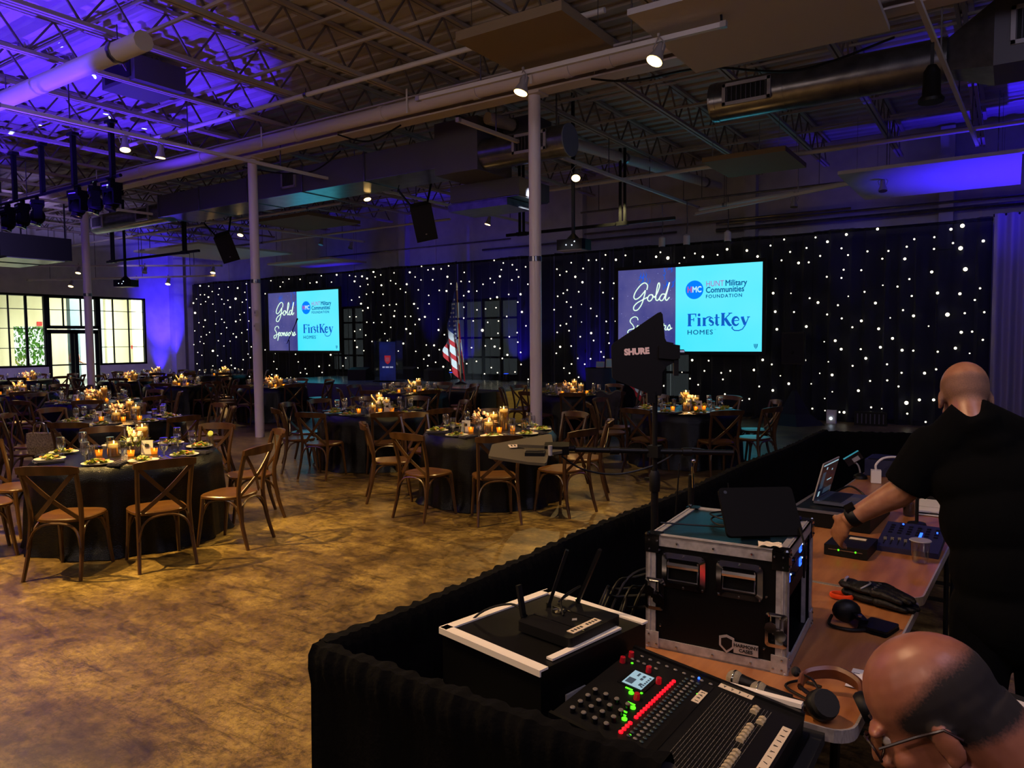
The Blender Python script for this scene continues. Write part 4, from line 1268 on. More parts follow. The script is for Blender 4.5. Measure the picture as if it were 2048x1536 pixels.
projection_screen(-6.35, 'large screen with gold sponsor names behind the black antenna paddle')
s2 = projection_screen(-19.75, 'large screen with gold sponsor names beside the white post, far one')

# ---------------------------------------------------------------- stage and what stands on it
m_stage_top = M('stage_top', (0.30, 0.33, 0.38), 0.25, n=(3, (0.24, 0.26, 0.30)))
SX0, SX1, SY0, SY1, SZ = -17.95, -9.25, 13.35, 16.5, 0.70
t = thing('stage', 'low stage with a dark shiny top and bare plywood side', 'stage')
nx = 5
for i in range(nx):
    for j in range(2):
        w, d = (SX1 - SX0) / nx, (SY1 - SY0) / 2
        MB().box((SX0 + w * (i + 0.5), SY0 + d * (j + 0.5), SZ - 0.02), (w - 0.008, d - 0.008, 0.04)).build('deck_panel', m_stage_top, t)
for j in range(3):
    d = (SY1 - SY0) / 3
    MB().box((SX1 - 0.015, SY0 + d * (j + 0.5), 0.33), (0.03, d - 0.01, 0.66)).build('side_board', m_ply, t)
for i in range(8):
    w = (SX1 - SX0) / 8
    MB().box((SX0 + w * (i + 0.5), SY0 + 0.015, 0.33), (w - 0.01, 0.03, 0.66)).build('front_board', m_ply if i > 4 else M('front_cloth', (0.20, 0.19, 0.30), 0.7), t)
t = thing('stage_step', 'white edged step leaning at the stage front below the flag', 'step', (-11.6, 13.12, 0))
MB().box((0, 0, 0.66), (0.85, 0.36, 0.05)).build('tread', m_steel_white, t)
MB().box((0, 0.1, 0.3), (0.8, 0.12, 0.6)).build('riser', m_black, t)
MB().box((0, -0.05, 0.30), (0.85, 0.36, 0.05)).build('tread', m_steel_white, t)
t = thing('subwoofer', 'black subwoofer cabinet standing against the stage front corner', 'speaker', (-9.85, 12.98, 0))
MB().box((0, 0, 0.34), (0.95, 0.55, 0.66)).build('cabinet', m_black_matte, t)
MB().box((0, -0.285, 0.34), (0.88, 0.012, 0.58)).build('grille_cloth', m_black, t)
MB().box((0.25, -0.294, 0.5), (0.09, 0.004, 0.09)).build('handle', m_black_gloss, t)
# flag
m_fl_red, m_fl_white, m_fl_blue = M('flag_red', (0.72, 0.12, 0.17), 0.7), M('flag_white', (0.82, 0.88, 0.90), 0.7), M('flag_blue', (0.17, 0.26, 0.60), 0.7)


def flag(x, y, z, label, mirror=1, lift=0.0):
    t = thing('flag', label, 'flag', (x, y, z))
    k = 1 / 6.4 / 79.0
    ox, oz = 395, 1330

    def Q(p, j=0):
        return ((p[0] - ox) * k * mirror, p[1])
    rows = [((372, 150), (380, 190), 0), ((262, 605), (410, 790), 1), ((247, 690), (440, 905), 2), ((235, 735), (452, 975), 1), ((222, 810), (463, 1085), 2), ((208, 850), (468, 1150), 1), ((186, 905), (474, 1250), 2), ((178, 945), (440, 1310), None)]
    fl = MB()
    nu = 14
    for (la, ra, c), (lb, rb, _) in zip(rows, rows[1:]):
        fl.cur = c
        nvv = 10 if c == 0 else 2
        for layer in (0, 1):
            def fn(u, v, la=la, ra=ra, lb=lb, rb=rb, layer=layer):
                l = Vector(la).lerp(Vector(lb), v)
                r = Vector(ra).lerp(Vector(rb), v)
                p = l.lerp(r, u)
                px, pz = (p.x - ox) * k * mirror, (oz - p.y) * k
                wd = min(1.0, (p.y - 150) / 500)
                return (px, 0.07 * wd * math.sin(px * 26 + pz * 3) - 0.03 + 0.006 * layer, pz)
            fl.grid(fn, nu, nvv)
    fl.build('cloth', [m_fl_blue, m_fl_white, m_fl_red], t, True)
    back = MB()
    back.cur = 0
    for a, b, c in (((405, 560), (420, 800), 0), ((425, 760), (465, 1050), 1), ((440, 900), (482, 1290), 0)):
        back.cur = c
        back.grid(lambda u, v, a=a, b=b: ((a[0] + (b[0] - a[0]) * v + (u - 0.5) * 24 - ox) * k * mirror, 0.06 + 0.03 * math.sin(u * 5), (oz - a[1] - (b[1] - a[1]) * v) * k), 4, 8)
    back.build('rear_fold', [m_fl_red, m_fl_white], t, True)
    st = MB()
    for yy, xs in ((262, (374,)), (317, (338, 373)), (372, (337, 369)), (426, (306, 338, 369)), (478, (300, 337, 369, 404)), (532, (296, 337, 369, 406)), (587, (298, 337, 366, 405)), (638, (335, 367, 402)), (688, (363, 398)), (745, (402,))):
        for xx in xs:
            px, pz = (xx - ox) * k * mirror, (oz - yy) * k
            wd = min(1.0, (yy - 150) / 500)
            yy2 = 0.07 * wd * math.sin(px * 26 + pz * 3) - 0.03
            pts = []
            for q in range(10):
                rr = 0.026 if q % 2 == 0 else 0.012
                pts.append((px + rr * math.sin(q * PI / 5), pz + rr * math.cos(q * PI / 5)))
            s = MB()
            st.prism(pts, -0.004, 0.006, Matrix(((1, 0, 0, 0), (0, 0, -1, yy2 - 0.008), (0, 1, 0, 0), (0, 0, 0, 1))))
    so = st.build('stars', m_fl_white, t)
    so['kind'] = 'stuff'
    top = (oz - 150) * k
    for ch in t.children:
        ch.location.z = lift
    MB().tube([(0.02, 0.09, 0), (-0.045 * mirror, 0.06, top + 0.02 + lift)], 0.014, 8).build('pole', M('pole_oak', (0.55, 0.42, 0.24), 0.5), t, True)
    MB().lathe([(0.0, 0), (0.02, 0.02), (0.008, 0.06), (0.022, 0.10), (0.0, 0.22)], 8, (-0.045 * mirror, 0.06, top + lift)).build('finial', m_fl_white, t, True)
    MB().lathe([(0.16, 0), (0.15, 0.02), (0.03, 0.07), (0.02, 0.14)], 14, (0.02, 0.09, 0)).build('base', m_black, t, True)
    return t


flag(-11.5, 14.6, SZ, 'draped striped flag with white stars on the stage')
flag(-6.55, 14.6, 0.0, 'second striped flag half hidden behind the black antenna paddle', 1, 0.50).scale = (0.70, 0.70, 0.70)
# lectern
m_lect = M('lectern_blue', (0.10, 0.24, 0.55), 0.4, n=(3, (0.06, 0.13, 0.36)))
t = thing('lectern', 'clear lectern with a dark blue front and a red shield on the stage', 'lectern', (-13.95, 14.7, SZ), 0.25)
MB().box((0.05, -0.14, 0.56), (0.48, 0.02, 1.04)).build('front_sign', m_lect, t)
MB().box((0, 0, 1.12), (0.66, 0.42, 0.02), (0.25, 0, 0)).build('top', m_window, t)
for s in (-1, 1):
    MB().box((s * 0.33, 0, 0.56), (0.02, 0.36, 1.1)).build('side_panel', m_window, t)
MB().box((0, 0, 0.012), (0.72, 0.46, 0.024)).build('base', m_black_gloss, t)
T = Matrix(((1, 0, 0, 0.06), (0, 0, -1, -0.152), (0, 1, 0, 0.60), (0, 0, 0, 1)))
m_shield = M('shield_red', (0.80, 0.18, 0.20), 0.5, emit=0.25)
MB().prism([(-0.09, 0.11), (0.09, 0.11), (0.09, -0.01), (0.06, -0.08), (0.0, -0.12), (-0.06, -0.08), (-0.09, -0.01)], 0, 0.006, T).build('shield', m_shield, t)
b = MB()
for k in range(3):
    b.prism([(-0.055 + 0.04 * k, 0.06), (-0.03 + 0.04 * k, 0.06), (-0.03 + 0.04 * k, -0.05), (-0.055 + 0.04 * k, -0.05)], 0.006, 0.009, T)
b.build('shield_bars', M('shield_light', (0.92, 0.60, 0.58), 0.5), t)
b = MB()
for k in range(13):
    if k not in (3, 8):
        b.box((-0.09 + 0.025 * k, -0.155, 0.40), (0.017, 0.004, 0.035))
b.build('caption_marks', M('caption_white', (0.85, 0.88, 0.95), 0.5, emit=0.4), t)
MB().tube([(0.1, 0, 1.15), (0.12, 0.0, 1.4), (0.1, 0.1, 1.5)], 0.006, 6).build('microphone', m_black, t)


def wedge(x, y, lab, rz=0.2):
    t = thing('floor_monitor', lab, 'speaker', (x, y, SZ), rz, 'stage monitors')
    MB().prism([(-0.22, 0), (0.22, 0), (0.22, 0.12), (0.02, 0.36), (-0.22, 0.30)], -0.3, 0.3, Matrix(((0, 0, 1, 0), (1, 0, 0, 0), (0, 1, 0, 0), (0, 0, 0, 1)))).build('cabinet', m_black, t)
    MB().box((0, 0.13, 0.25), (0.5, 0.29, 0.01), (-0.88, 0, 0)).build('grille_cloth', m_black_matte, t)


wedge(-15.3, 15.0, 'black floor monitor in blue light before the star curtain')
wedge(-13.0, 15.6, 'black floor monitor behind the lectern near the flag')
wedge(-14.35, 15.9, 'black floor monitor beside the lectern at the curtain')
# mic stand with boom before the far screen
t = thing('microphone_stand', 'black boom microphone stand before the far screen', 'microphone stand', (-17.5, 14.3, SZ))
MB().tube([(0, 0, 0.02), (0, 0, 1.15)], 0.013, 8).build('pole', m_black, t)
MB().tube([(-0.1, 0, 1.05), (0.42, -0.1, 1.62)], 0.011, 8).build('boom', m_black, t)
MB().lathe([(0.012, 0), (0.02, 0.12), (0.025, 0.17), (0.0, 0.2)], 8, (0.42, -0.1, 1.62), (0.6, -0.1, 0.75)).build('microphone', m_black, t)
MB().lathe([(0.14, 0), (0.13, 0.02), (0.02, 0.03)], 14).build('base', m_black, t)
# draped cocktail table with two framed cards
t = thing('cocktail_table', 'tall round table under a dark blue cloth beside the stage', 'table', (-7.85, 15.3, 0))
MB().lathe([(0.0, 1.13), (0.36, 1.13), (0.37, 1.12)], 20).build('table_top', m_black, t)
m_bluecloth = M('blue_cloth', (0.10, 0.15, 0.25), 0.7)


def skirt(u, v):
    a = 2 * PI * u
    r = 0.37 - 0.04 * math.sin(v * PI) + (0.02 + 0.06 * v) * (0.5 + 0.5 * math.sin(a * 11)) * v
    return (r * math.cos(a), r * math.sin(a), 1.14 * (1 - v) + 0.005)


MB().grid(skirt, 88, 8).lathe([(0.0, 1.146), (0.37, 1.146)], 20).build('cloth', m_bluecloth, t, True)
for dx, dy, hh, lab in ((0.02, -0.08, 0.14, 'small pale framed card on the tall blue table, shorter one'), (0.22, 0.02, 0.20, 'small pale framed card on the tall blue table, taller one')):
    c = thing('framed_card', lab, 'picture frame', (-7.85 + dx, 15.3 + dy, 1.15), 0.1)
    MB().box((0, 0, hh / 2), (0.2, 0.015, hh), (-0.15, 0, 0)).build('frame', m_can, c)
    MB().box((0, -0.012, hh / 2), (0.17, 0.004, hh - 0.04), (-0.15, 0, 0)).build('card', M('card_blue', (0.45, 0.62, 0.75), 0.5), c)
# PA speaker on a skirted stand right of the big screen, floor outlet box and vent
t = thing('stand_speaker', 'black speaker on a skirted stand right of the big screen', 'speaker', (-3.75, 16.1, 0))
MB().prism([(-0.22, -0.2), (0.22, -0.2), (0.17, 0.2), (-0.17, 0.2)], 1.25, 1.92).build('cabinet', m_black, t)
MB().box((0, -0.206, 1.58), (0.4, 0.012, 0.6)).build('grille_cloth', m_black_matte, t)
MB().ball((0, -0.214, 1.5), 0.03, 8, 5).build('badge', m_black_gloss, t)
MB().lathe([(0.04, 1.25), (0.05, 0.7), (0.32, 0.22), (0.62, 0.0)], 5).build('skirt', m_black_matte, t)
t = thing('outlet_box', 'small white outlet box on the floor at the star curtain', 'outlet', (-3.1, 16.55, 0))
MB().box((0, 0, 0.14), (0.18, 0.12, 0.28)).build('box', m_card, t)
MB().ball((0.0, -0.065, 0.11), 0.03, 8, 5).build('indicator', m_white_led, t)
t = thing('floor_vent', 'dark slotted vent box on the floor at the star curtain', 'vent', (-2.35, 16.55, 0))
MB().box((0, 0, 0.14), (0.6, 0.12, 0.28)).build('box', m_black, t)
for k in range(7):
    MB().box((-0.24 + 0.08 * k, -0.064, 0.14), (0.02, 0.008, 0.2)).build('slat', m_duct_dark, t)
# blue floor cans visible along the curtain
for i, (x, y, z, lab) in enumerate(((-26.9, 16.2, 0.0, 'black floor can throwing blue light up the window wall'), (-13.1, 16.3, SZ, 'black floor can with blue light behind the flag'), (-11.2, 16.3, SZ, 'black floor can with blue light at the curtain window'), (-9.0, 16.5, 0.0, 'black floor can with blue light right of the stage'))):
    t = thing('floor_can', lab, 'spotlight', (x, y, z), 0, 'blue floor cans')
    MB().lathe([(0.08, 0.04), (0.08, 0.18), (0.07, 0.2)], 14).build('can', m_black, t, True)
    MB().lathe([(0.0, 0.201), (0.068, 0.201)], 14).build('lens', m_blue_led, t)
    MB().box((0, 0, 0.02), (0.2, 0.2, 0.03)).build('base', m_black, t)
    if i:
        lamp('blue_floor_can', 'SPOT', (x, y, z + 0.25), 240, BLUE, (x + 0.05, 17.0, z + 1.1), 0.03, 60, 0.7)

# ---------------------------------------------------------------- dining chairs
def make_chair():
    t = thing('dining_chair', 'x', 'chair', (0, 0, 0), 0, 'cross-back dining chairs')
    # seat
    out = []
    for k in range(28):
        a = 2 * PI * k / 28
        c, s = math.cos(a), math.sin(a)
        ex = 0.62
        x = math.copysign(abs(c) ** ex, c) * (0.215 + 0.022 * s)
        y = math.copysign(abs(s) ** ex, s) * 0.21 + 0.01
        out.append((x, y))
    mb = MB()
    n = len(out)
    rings = [(0.93, 0.425), (1.0, 0.433), (1.0, 0.450), (0.965, 0.458), (0.6, 0.452)]
    vs = [(x * s, y * s, z) for s, z in rings for x, y in out]
    fs = [(i * n + k, i * n + (k + 1) % n, (i + 1) * n + (k + 1) % n, (i + 1) * n + k) for i in range(len(rings) - 1) for k in range(n)]
    fs += [tuple(range(n - 1, -1, -1)), tuple(range((len(rings) - 1) * n, len(rings) * n))]
    mb.add(vs, fs)
    mb.build('seat', m_wood_seat, t, True)
    for s in (-1, 1):
        p = spline([(s * 0.215, -0.285, 0.0), (s * 0.2, -0.225, 0.22), (s * 0.192, -0.195, 0.45), (s * 0.196, -0.215, 0.63), (s * 0.205, -0.275, 0.85)], 4)
        MB().tube(p, [0.016 + 0.005 * min(1, i / 6) for i in range(len(p))], 7, True, 0.85).build('back_post', m_wood_chair, t, True)
        p = spline([(s * 0.205, 0.215, 0.0), (s * 0.192, 0.185, 0.22), (s * 0.185, 0.16, 0.435)], 4)
        MB().tube(p, [0.014 + 0.007 * i / (len(p) - 1) for i in range(len(p))], 7).build('front_leg', m_wood_chair, t, True)
    # curved top rail
    mb = MB()
    vs, fs = [], []
    N = 12
    for i in range(N + 1):
        u = -1 + 2 * i / N
        x = 0.232 * u
        y = -0.275 - 0.055 * (1 - u * u)
        h = 0.036 * (1 - 0.35 * abs(u) ** 4)
        zc = 0.848 + 0.008 * (1 - u * u)
        th = 0.012
        lean = 0.010
        for (dy, dz) in ((th, -h), (th * 1.0 - lean, h), (-th - lean, h), (-th, -h)):
            vs.append((x, y + dy, zc + dz))
    for i in range(N):
        for k in range(4):
            fs.append((i * 4 + k, i * 4 + (k + 1) % 4, (i + 1) * 4 + (k + 1) % 4, (i + 1) * 4 + k))
    fs += [(3, 2, 1, 0), tuple(range(N * 4, N * 4 + 4))]
    mb.add(vs, fs).build('top_rail', m_wood_chair, t, True)
    for s, off in ((1, 0.0), (-1, 0.011)):
        p = spline([(s * 0.195, -0.29 + off, 0.825), (s * 0.02, -0.262 + off, 0.635), (-s * 0.165, -0.185 + off, 0.455)], 5)
        mb = MB()
        for a, b in zip(p, p[1:]):
            mb.bar(a, b, 0.009, 0.034, (0, 1, 0))
        # bar 'up' along Y makes the flat side face front and back
        mb2 = MB()
        for a, b in zip(p, p[1:]):
            d = (b - a).normalized()
            side = d.cross(Vector((0, 1, 0))).normalized()
            th = Vector((0, 0.0045, 0))
            vs = [q + side * e * 0.016 + th * f for q in (a, b) for e, f in ((-1, -1), (1, -1), (1, 1), (-1, 1))]
            mb2.add(vs, [(3, 2, 1, 0), (4, 5, 6, 7), (0, 1, 5, 4), (1, 2, 6, 5), (2, 3, 7, 6), (3, 0, 4, 7)])
        mb2.build('cross_slat', m_wood_chair, t)
    # bent braces under the seat
    for (pts) in ([(-0.2, -0.235, 0.24), (-0.165, -0.215, 0.36), (-0.08, -0.205, 0.418), (0.08, -0.205, 0.418), (0.165, -0.215, 0.36), (0.2, -0.235, 0.24)],
                  [(-0.192, 0.185, 0.24), (-0.15, 0.172, 0.36), (-0.07, 0.165, 0.418), (0.07, 0.165, 0.418), (0.15, 0.172, 0.36), (0.192, 0.185, 0.24)]):
        MB().tube(spline(pts, 3), 0.0105, 6).build('brace', m_wood_chair, t, True)
    for s in (-1, 1):
        pts = [(s * 0.2, -0.23, 0.24), (s * 0.19, -0.16, 0.37), (s * 0.182, -0.08, 0.418), (s * 0.178, 0.05, 0.418), (s * 0.182, 0.13, 0.37), (s * 0.19, 0.185, 0.24)]
        MB().tube(spline(pts, 3), 0.0105, 6).build('brace', m_wood_chair, t, True)
    return proto(t)


chair0 = make_chair()
_chair_used = []


def place_chair(x, y, rz, label):
    if not _chair_used:
        _chair_used.append(1)
        chair0.location = (x, y, 0)
        chair0.rotation_euler = (0, 0, rz)
        chair0['label'] = label
        return chair0
    return dup(chair0, (x, y, 0), rz, label)


# ---------------------------------------------------------------- table things
def make_glass():
    t = thing('water_glass', 'x', 'glass', (0, 0, 0), 0, 'stemmed water glasses')
    MB().lathe([(0.034, 0.0), (0.033, 0.004), (0.006, 0.010), (0.005, 0.055), (0.018, 0.066), (0.034, 0.09), (0.039, 0.12), (0.036, 0.165), (0.033, 0.185)], 16).build('goblet', m_glass, t, True)
    MB().lathe([(0.0, 0.066), (0.016, 0.067), (0.032, 0.091), (0.036, 0.118), (0.0, 0.118)], 14).build('water', m_water, t, True)
    return proto(t)


def make_tumbler():
    t = thing('tumbler', 'x', 'glass', (0, 0, 0), 0, 'tumblers')
    MB().lathe([(0.032, 0.0), (0.034, 0.05), (0.036, 0.125)], 14).build('cup', m_glass, t, True)
    MB().lathe([(0.0, 0.004), (0.031, 0.004), (0.033, 0.07), (0.0, 0.07)], 14).build('drink', m_water, t, True)
    return proto(t)


def make_plate():
    t = thing('salad_plate', 'x', 'plate', (0, 0, 0), 0, 'salad plates')
    MB().lathe([(0.0, 0.004), (0.075, 0.004), (0.085, 0.006), (0.125, 0.016), (0.126, 0.019), (0.085, 0.010), (0.0, 0.008)], 22).build('plate', m_plate, t, True)
    r = random.Random(11)
    mb = MB()
    for k in range(26):
        a, q = r.uniform(0, 6.28), r.uniform(0, 0.085)
        c = Vector((q * math.cos(a), q * math.sin(a), 0.02 + 0.03 * (1 - q / 0.09) * r.random()))
        R = Euler((r.uniform(-0.6, 0.6), r.uniform(-0.6, 0.6), r.uniform(0, 6))).to_matrix()
        mb.add([c + R @ Vector(p) for p in ((-0.035, 0, 0), (-0.01, 0.02, 0.006), (0.02, 0.016, 0), (0.036, 0, 0.008), (0.015, -0.018, 0), (-0.014, -0.017, 0.005))], [(0, 1, 5), (1, 2, 4, 5), (2, 3, 4)])
    mb.build('leaves', m_salad, t)['kind'] = 'stuff'
    mb = MB()
    for k in range(7):
        a, q = r.uniform(0, 6.28), r.uniform(0.02, 0.07)
        mb.ball((q * math.cos(a), q * math.sin(a), 0.038), (0.014, 0.009, 0.006), 6, 4)
    mb.build('carrot_pieces', m_carrot, t, True)['kind'] = 'stuff'
    return proto(t)


def make_napkin():
    t = thing('napkin', 'x', 'napkin', (0, 0, 0), 0, 'folded dark napkins')
    MB().box((0, 0, 0.008), (0.10, 0.22, 0.012)).box((0.004, 0.006, 0.017), (0.085, 0.2, 0.008), (0, 0.03, 0.06)).build('cloth', m_napkin, t)
    MB().bar((-0.02, -0.1, 0.024), (-0.02, 0.09, 0.024), 0.008, 0.003).ball((-0.02, 0.105, 0.024), (0.014, 0.022, 0.003), 8, 4).build('spoon', m_chrome, t)
    MB().bar((0.02, -0.1, 0.024), (0.02, 0.11, 0.024), 0.012, 0.003).build('knife', m_chrome, t)
    return proto(t)


def make_vase(h, r, name, fill):
    t = thing('candle_vase', 'x', 'candle', (0, 0, 0), 0, 'floating candles in glass cylinders')
    MB().lathe([(r * 0.98, 0.002), (r, 0.01), (r, h), (r * 0.96, h), (r * 0.96, 0.012)], 18).build('cylinder', m_glass, t, True)
    MB().lathe([(0.0, 0.006), (r * 0.93, 0.006), (r * 0.93, h * fill), (0.0, h * fill)], 16).build('water', m_amber, t, True)
    MB().lathe([(r * 0.55, h * fill - 0.012), (r * 0.86, h * fill + 0.004), (r * 0.84, h * fill + 0.022), (0.0, h * fill + 0.02)], 14).build('floating_candle', m_wax, t, True)
    MB().lathe([(0.0, 0), (0.006, 0.006), (0.007, 0.014), (0.0, 0.034)], 8, (0, 0, h * fill + 0.024)).build('flame', m_flame, t, True)
    return proto(t)


def make_votive():
    t = thing('votive', 'x', 'candle', (0, 0, 0), 0, 'small votive candles')
    MB().lathe([(0.026, 0.0), (0.033, 0.06), (0.031, 0.06), (0.025, 0.006)], 14).build('cup', m_amber, t, True)
    MB().lathe([(0.0, 0.006), (0.024, 0.006), (0.027, 0.03), (0.0, 0.032)], 12).build('wax', m_wax, t, True)
    MB().lathe([(0.0, 0), (0.005, 0.005), (0.006, 0.012), (0.0, 0.028)], 8, (0, 0, 0.034)).build('flame', m_flame, t, True)
    return proto(t)


def make_flowers(seed, green):
    r = random.Random(seed)
    t = thing('flower_arrangement', 'x', 'flowers', (0, 0, 0), 0, 'flower arrangements')
    MB().lathe([(0.05, 0.0), (0.065, 0.03), (0.06, 0.085), (0.055, 0.085), (0.05, 0.01)], 14).build('bowl', m_can, t, True)
    for k in range(9):
        a = r.uniform(0, 6.28)
        q = r.uniform(0.02, 0.13)
        s = r.uniform(0.022, 0.036)
        mb = MB()
        c = Vector((q * math.cos(a), q * math.sin(a) * 0.8, 0.11 + 0.09 * r.random()))
        for ring, (m, rr, tilt) in enumerate(((5, 1.0, 0.5), (4, 0.65, 0.9))):
            for j in range(m):
                b = 2 * PI * j / m + ring
                d = Vector((math.cos(b), math.sin(b), 0))
                mb.ball(c + d * s * 0.45 * rr + Vector((0, 0, s * 0.3 * ring)), (s * 0.6, s * 0.22, s * 0.6), 6, 4, Matrix.Rotation(b + PI / 2, 3, 'Z') @ Matrix.Rotation(tilt - 0.7, 3, 'X'))
        mb.ball(c + Vector((0, 0, s * 0.15)), s * 0.42, 6, 4)
        mb.build('bloom', (m_rose, m_rose_w)[k % 2 if not green else (k % 3 > 0) * 1], t, True)
    mb = MB()
    for k in range(46):
        a = r.uniform(0, 6.28)
        l = r.uniform(0.07, 0.16)
        el = r.uniform(0.1, 1.2)
        base = Vector((0.04 * math.cos(a), 0.04 * math.sin(a), 0.08))
        d = Vector((math.cos(a) * math.cos(el), math.sin(a) * math.cos(el), math.sin(el)))
        sd = d.cross(Vector((0, 0, 1))).normalized() * 0.014
        mid, tip = base + d * l * 0.6, base + d * l + Vector((0, 0, -0.02))
        mb.add([base, mid + sd, tip, mid - sd + Vector((0, 0, 0.005))], [(0, 1, 2), (0, 2, 3)])
    mb.build('leaves', m_leaf if green else m_pampas, t)['kind'] = 'stuff'
    mb = MB()
    for k in range(4):
        a, l = r.uniform(2.2, 4.2), r.uniform(0.10, 0.17)
        d = Vector((math.cos(a) * 0.55, math.sin(a) * 0.4, 0.8)).normalized()
        for q in range(8):
            mb.ball(Vector((0.03 * math.cos(a), 0, 0.1)) + d * l * q / 7 + Vector((r.uniform(-0.01, 0.01), r.uniform(-0.01, 0.01), 0)), (0.011, 0.011, 0.014), 5, 3)
    mb.build('dry_sprays', m_pampas, t)['kind'] = 'stuff'
    return proto(t)


def make_card():
    t = thing('table_card', 'x', 'card', (0, 0, 0), 0, 'table cards')
    MB().box((0, 0, 0.065), (0.10, 0.004, 0.13), (-0.18, 0, 0)).build('card', m_card, t)
    MB().box((0, -0.005, 0.08), (0.035, 0.002, 0.03), (-0.18, 0, 0)).build('printed_mark', m_ink, t)
    MB().box((0, 0.02, 0.01), (0.07, 0.05, 0.015)).build('holder', m_can, t)
    return proto(t)


P_glass, P_plate, P_napkin, P_votive, P_card, P_tumbler = make_glass(), make_plate(), make_napkin(), make_votive(), make_card(), make_tumbler()
P_vases = [make_vase(0.27, 0.058, 'tall', 0.80), make_vase(0.20, 0.060, 'mid', 0.74), make_vase(0.135, 0.058, 'low', 0.64)]
P_flowers = [make_flowers(4, True), make_flowers(9, False)]
_used = {}


def place(p, loc, rz, label, scale=None):
    if p.name not in _used:
        _used[p.name] = 1
        p.location = loc
        p.rotation_euler = (0, 0, rz)
        p['label'] = label
        return p
    return dup(p, loc, rz, label)


ORD = ('first', 'second', 'third', 'fourth', 'fifth', 'sixth', 'seventh', 'eighth', 'ninth', 'tenth')
TZ = 0.765


def tablecloth_mesh(r, seed):
    rr = random.Random(seed)
    p1, p2, p3 = rr.uniform(0, 6), rr.uniform(0, 6), rr.uniform(0, 6)
    mb = MB()
    NU = 112

    def surf(u, v):
        a = 2 * PI * u
        if v < 0.15:
            q = v / 0.15
            return (r * q * math.cos(a), r * q * math.sin(a), TZ)
        w = (v - 0.15) / 0.85
        am = 0.035 * min(1, w * 1.6)
        fold = math.sin(a * 13 + p1 + 0.7 * math.sin(a * 3 + p2)) + 0.45 * math.sin(a * 29 + p3)
        flare = 0.012 + 0.035 * w + (0.05 * max(0, w - 0.9) * 10) * (0.5 + 0.5 * math.sin(a * 7 + p2))
        rad = r + flare + am * fold * 0.7
        z = TZ - 0.006 - (TZ - 0.012) * w
        return (rad * math.cos(a), rad * math.sin(a), max(z, 0.006))
    mb.grid(surf, NU, 14)
    return mb


# name, centre, radius, rail angles of the chairs (deg) or count, detail, label words
def rails(cx, cy, pts):
    return [math.degrees(math.atan2(y - cy, x - cx)) for x, y in pts]


TABLES = [
    ("table alone on bare floor", (-6.85, 3.70), 0.80, rails(-6.85, 3.7, [(-6.05, 2.72), (-5.57, 3.28), (-5.67, 4.07), (-6.45, 4.75), (-7.31, 4.75), (-7.99, 4.07), (-8.02, 3.0)]) + [-110], 3),
    ("table with white roses", (-9.95, 5.30), 0.78, rails(-9.95, 5.3, [(-9.26, 4.45), (-8.85, 5.34), (-9.29, 6.25), (-9.91, 6.5), (-10.98, 5.95), (-11.1, 5.1), (-10.8, 4.45)]) + [-100], 3),
    ("middle table facing the flag", (-7.75, 7.85), 0.78, rails(-7.75, 7.85, [(-7.57, 6.57), (-6.74, 7.04), (-8.32, 6.79), (-9.01, 7.31), (-9.14, 8.07), (-8.83, 8.7), (-8.06, 9.12), (-6.34, 7.73), (-6.96, 8.94)]), 3),
    ("table by flat antenna", (-4.95, 6.85), 0.76, rails(-4.95, 6.85, [(-4.96, 5.66), (-4.21, 5.92), (-3.82, 6.66), (-5.85, 6.12), (-6.14, 7.02), (-3.95, 7.5), (-4.6, 8.0)]) + [125], 3),
    ("table under big screen", (-3.95, 10.35), 0.76, rails(-3.95, 10.35, [(-4.06, 9.17), (-3.16, 9.5), (-2.76, 10.1), (-2.97, 11.12), (-3.76, 11.6), (-4.7, 11.2), (-5.1, 10.3), (-4.9, 9.6)]), 2),
    ("table behind centre post", (-6.95, 12.35), 0.76, [80, -30, -156, 174, -95, 35, 125, -60], 2),
    ("table right before stage", (-10.1, 11.25), 0.76, [i * 45 + 10 for i in range(8)], 2),
    ("table behind white post", (-14.2, 11.1), 0.76, [i * 45 + 25 for i in range(8)], 2),
    ("table by curtain's window end", (-16.9, 10.4), 0.76, [i * 45 for i in range(8)], 2),
    ("third table from bare floor", (-13.6, 6.75), 0.78, [i * 45 + 15 for i in range(8)], 2),
    ("table at frame edge", (-17.1, 6.9), 0.78, [i * 45 + 30 for i in range(8)], 2),
    ("table before glass doors", (-20.4, 11.1), 0.76, [i * 45 + 5 for i in range(8)], 1),
    ("far table at window corner", (-22.8, 13.2), 0.76, [i * 45 + 20 for i in range(8)], 1),
    ("far table under glass wall", (-23.6, 9.9), 0.76, [i * 45 + 12 for i in range(8)], 1),
    ("far table between windows and curtain", (-20.9, 14.4), 0.76, [i * 45 + 12 for i in range(8)], 1),
]
cloth_me = {}
